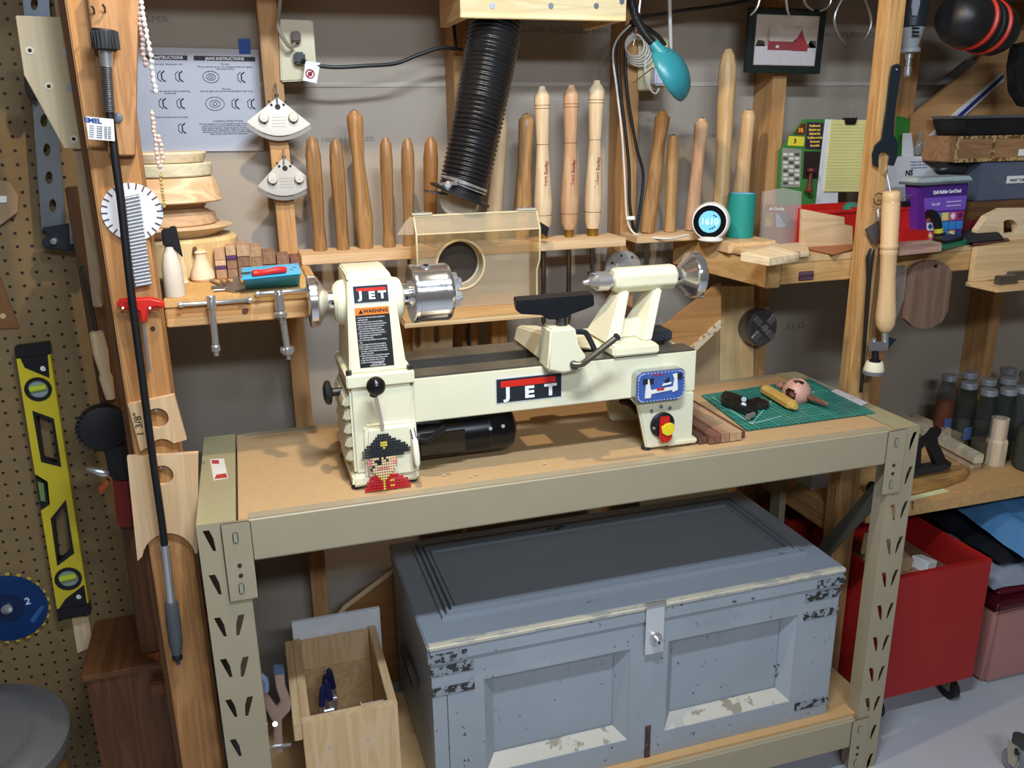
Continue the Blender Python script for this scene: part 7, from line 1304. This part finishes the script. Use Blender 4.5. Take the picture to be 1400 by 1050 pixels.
def sclamp(label, px, py, zt_, dx_):
    q = at(px, py, z=zt_); t = T('spring_clamp', label, 'clamp', q, 'spring clamps in the pine box')
    for s_ in (-1, 1):
        MB().tube(smooth_path([q+V((s_*.004+dx_, .004*s_, -.06)), q+V((s_*.012, .006*s_, -.03)), q+V((s_*.010, .008*s_, .005))], 4), .006, 8).build('jaw_arm', STEEL, t); MB().tube(smooth_path([q+V((s_*.010, .008*s_, .004)), q+V((s_*.007, .008*s_, .03)), q+V((s_*.004, .010*s_, .055))], 4), [.0075]*6+[.007, .006, .004], 10).build('blue_grip', mat('1E2352', .4), t)
    MB().cyl(q+V((-.016, 0, -.02)), q+V((.016, 0, -.02)), .005, n=10).build('pivot', STEEL, t)
sclamp('spring clamp with dark blue grips, front one in the pine box', 446, 962, -.60, 0); sclamp('rear spring clamp with dark blue grips in the pine box', 450, 946, -.60, .004)
S('white_board', MB().hexa([V((x, y, z)) for x in (.145, .352) for y in (.392, .404) for z in (BZ0+.0005, -.462)]), mat('E6E9EE', .5), 'white melamine board standing behind the pine box', 'board', bev=.001)
cp = T('locking_clamp', 'pinkish locking clamp hung on the left of the pine box', 'clamp', at(390, 1005, .09)); cyy = .10; PKM = mat('A88C7C', .4, .5, .06)
MB().prism([at(*p_, cyy) for p_ in ((374, 914), (388, 914), (390, 938), (398, 960), (397, 972), (385, 985), (387, 1030), (375, 1031), (374, 990), (357, 958), (352, 945), (362, 945), (378, 968), (384, 960), (378, 942))], (0, .010, 0)).build('body', PKM, cp, bev=.002)
MB().prism([at(*p_, cyy-.002) for p_ in ((374, 914), (388, 914), (388, 923), (374, 923))], (0, .016, 0)).build('pad', mat('50607A', .4, .4), cp, bev=.002); MB().tube(smooth_path([at(352, 922, cyy), at(362, 930, cyy), at(363, 945, cyy)], 4), .007, 8).build('blue_tip', mat('6E7E96', .4), cp); MB().tube([at(352, 944, cyy+.002), at(362, 947, cyy)], .008, 8).build('red_grip', mat('A03018', .5), cp); MB().tube([at(366, 1022, cyy), at(398, 1018, cyy)], .004, 8).build('screw_bar', STEEL, cp); MB().cyl(at(376, 990, cyy-.002), at(376, 990, cyy-.006), .005, n=10).build('rivet', STEEL, cp)
S('dark_scrap', MB().hexa([V((.075+x, .06+y, BZ0+.0005+z)) for x, z1 in ((0, .05), (.06, .075)) for y in (0, .07) for z in (0, z1)]), mat('3E423E', .6, 0, .1), 'dark green-grey block beside the pine box bottom', 'block', bev=.006)
# board and strip leaning behind the chest
lb = T('plywood_sheet', 'orange-brown plywood panel leaning behind the grey chest', 'panel', at(500, 880, .585)); MB().prism([at(*p_, .575) for p_ in ((436, 872), (470, 828), (560, 760), (640, 740), (640, 930), (436, 930))], (0, .012, 0)).build('panel', wood('A8703A', '8C5726', 'x', .6), lb); MB().prism([at(*p_, .572) for p_ in ((436, 872), (470, 828), (560, 760), (562, 765), (474, 832), (440, 874))], (0, .003, 0)).build('pale_edge', mat('CDB890', .7), lb)
S('drop_cord', MB().tube([at(641, 435, .60), at(640, 460, .60), at(645, 490, .60)], .004, 6), BLACK, 'short black cord hanging below the plywood shelf', 'cord')
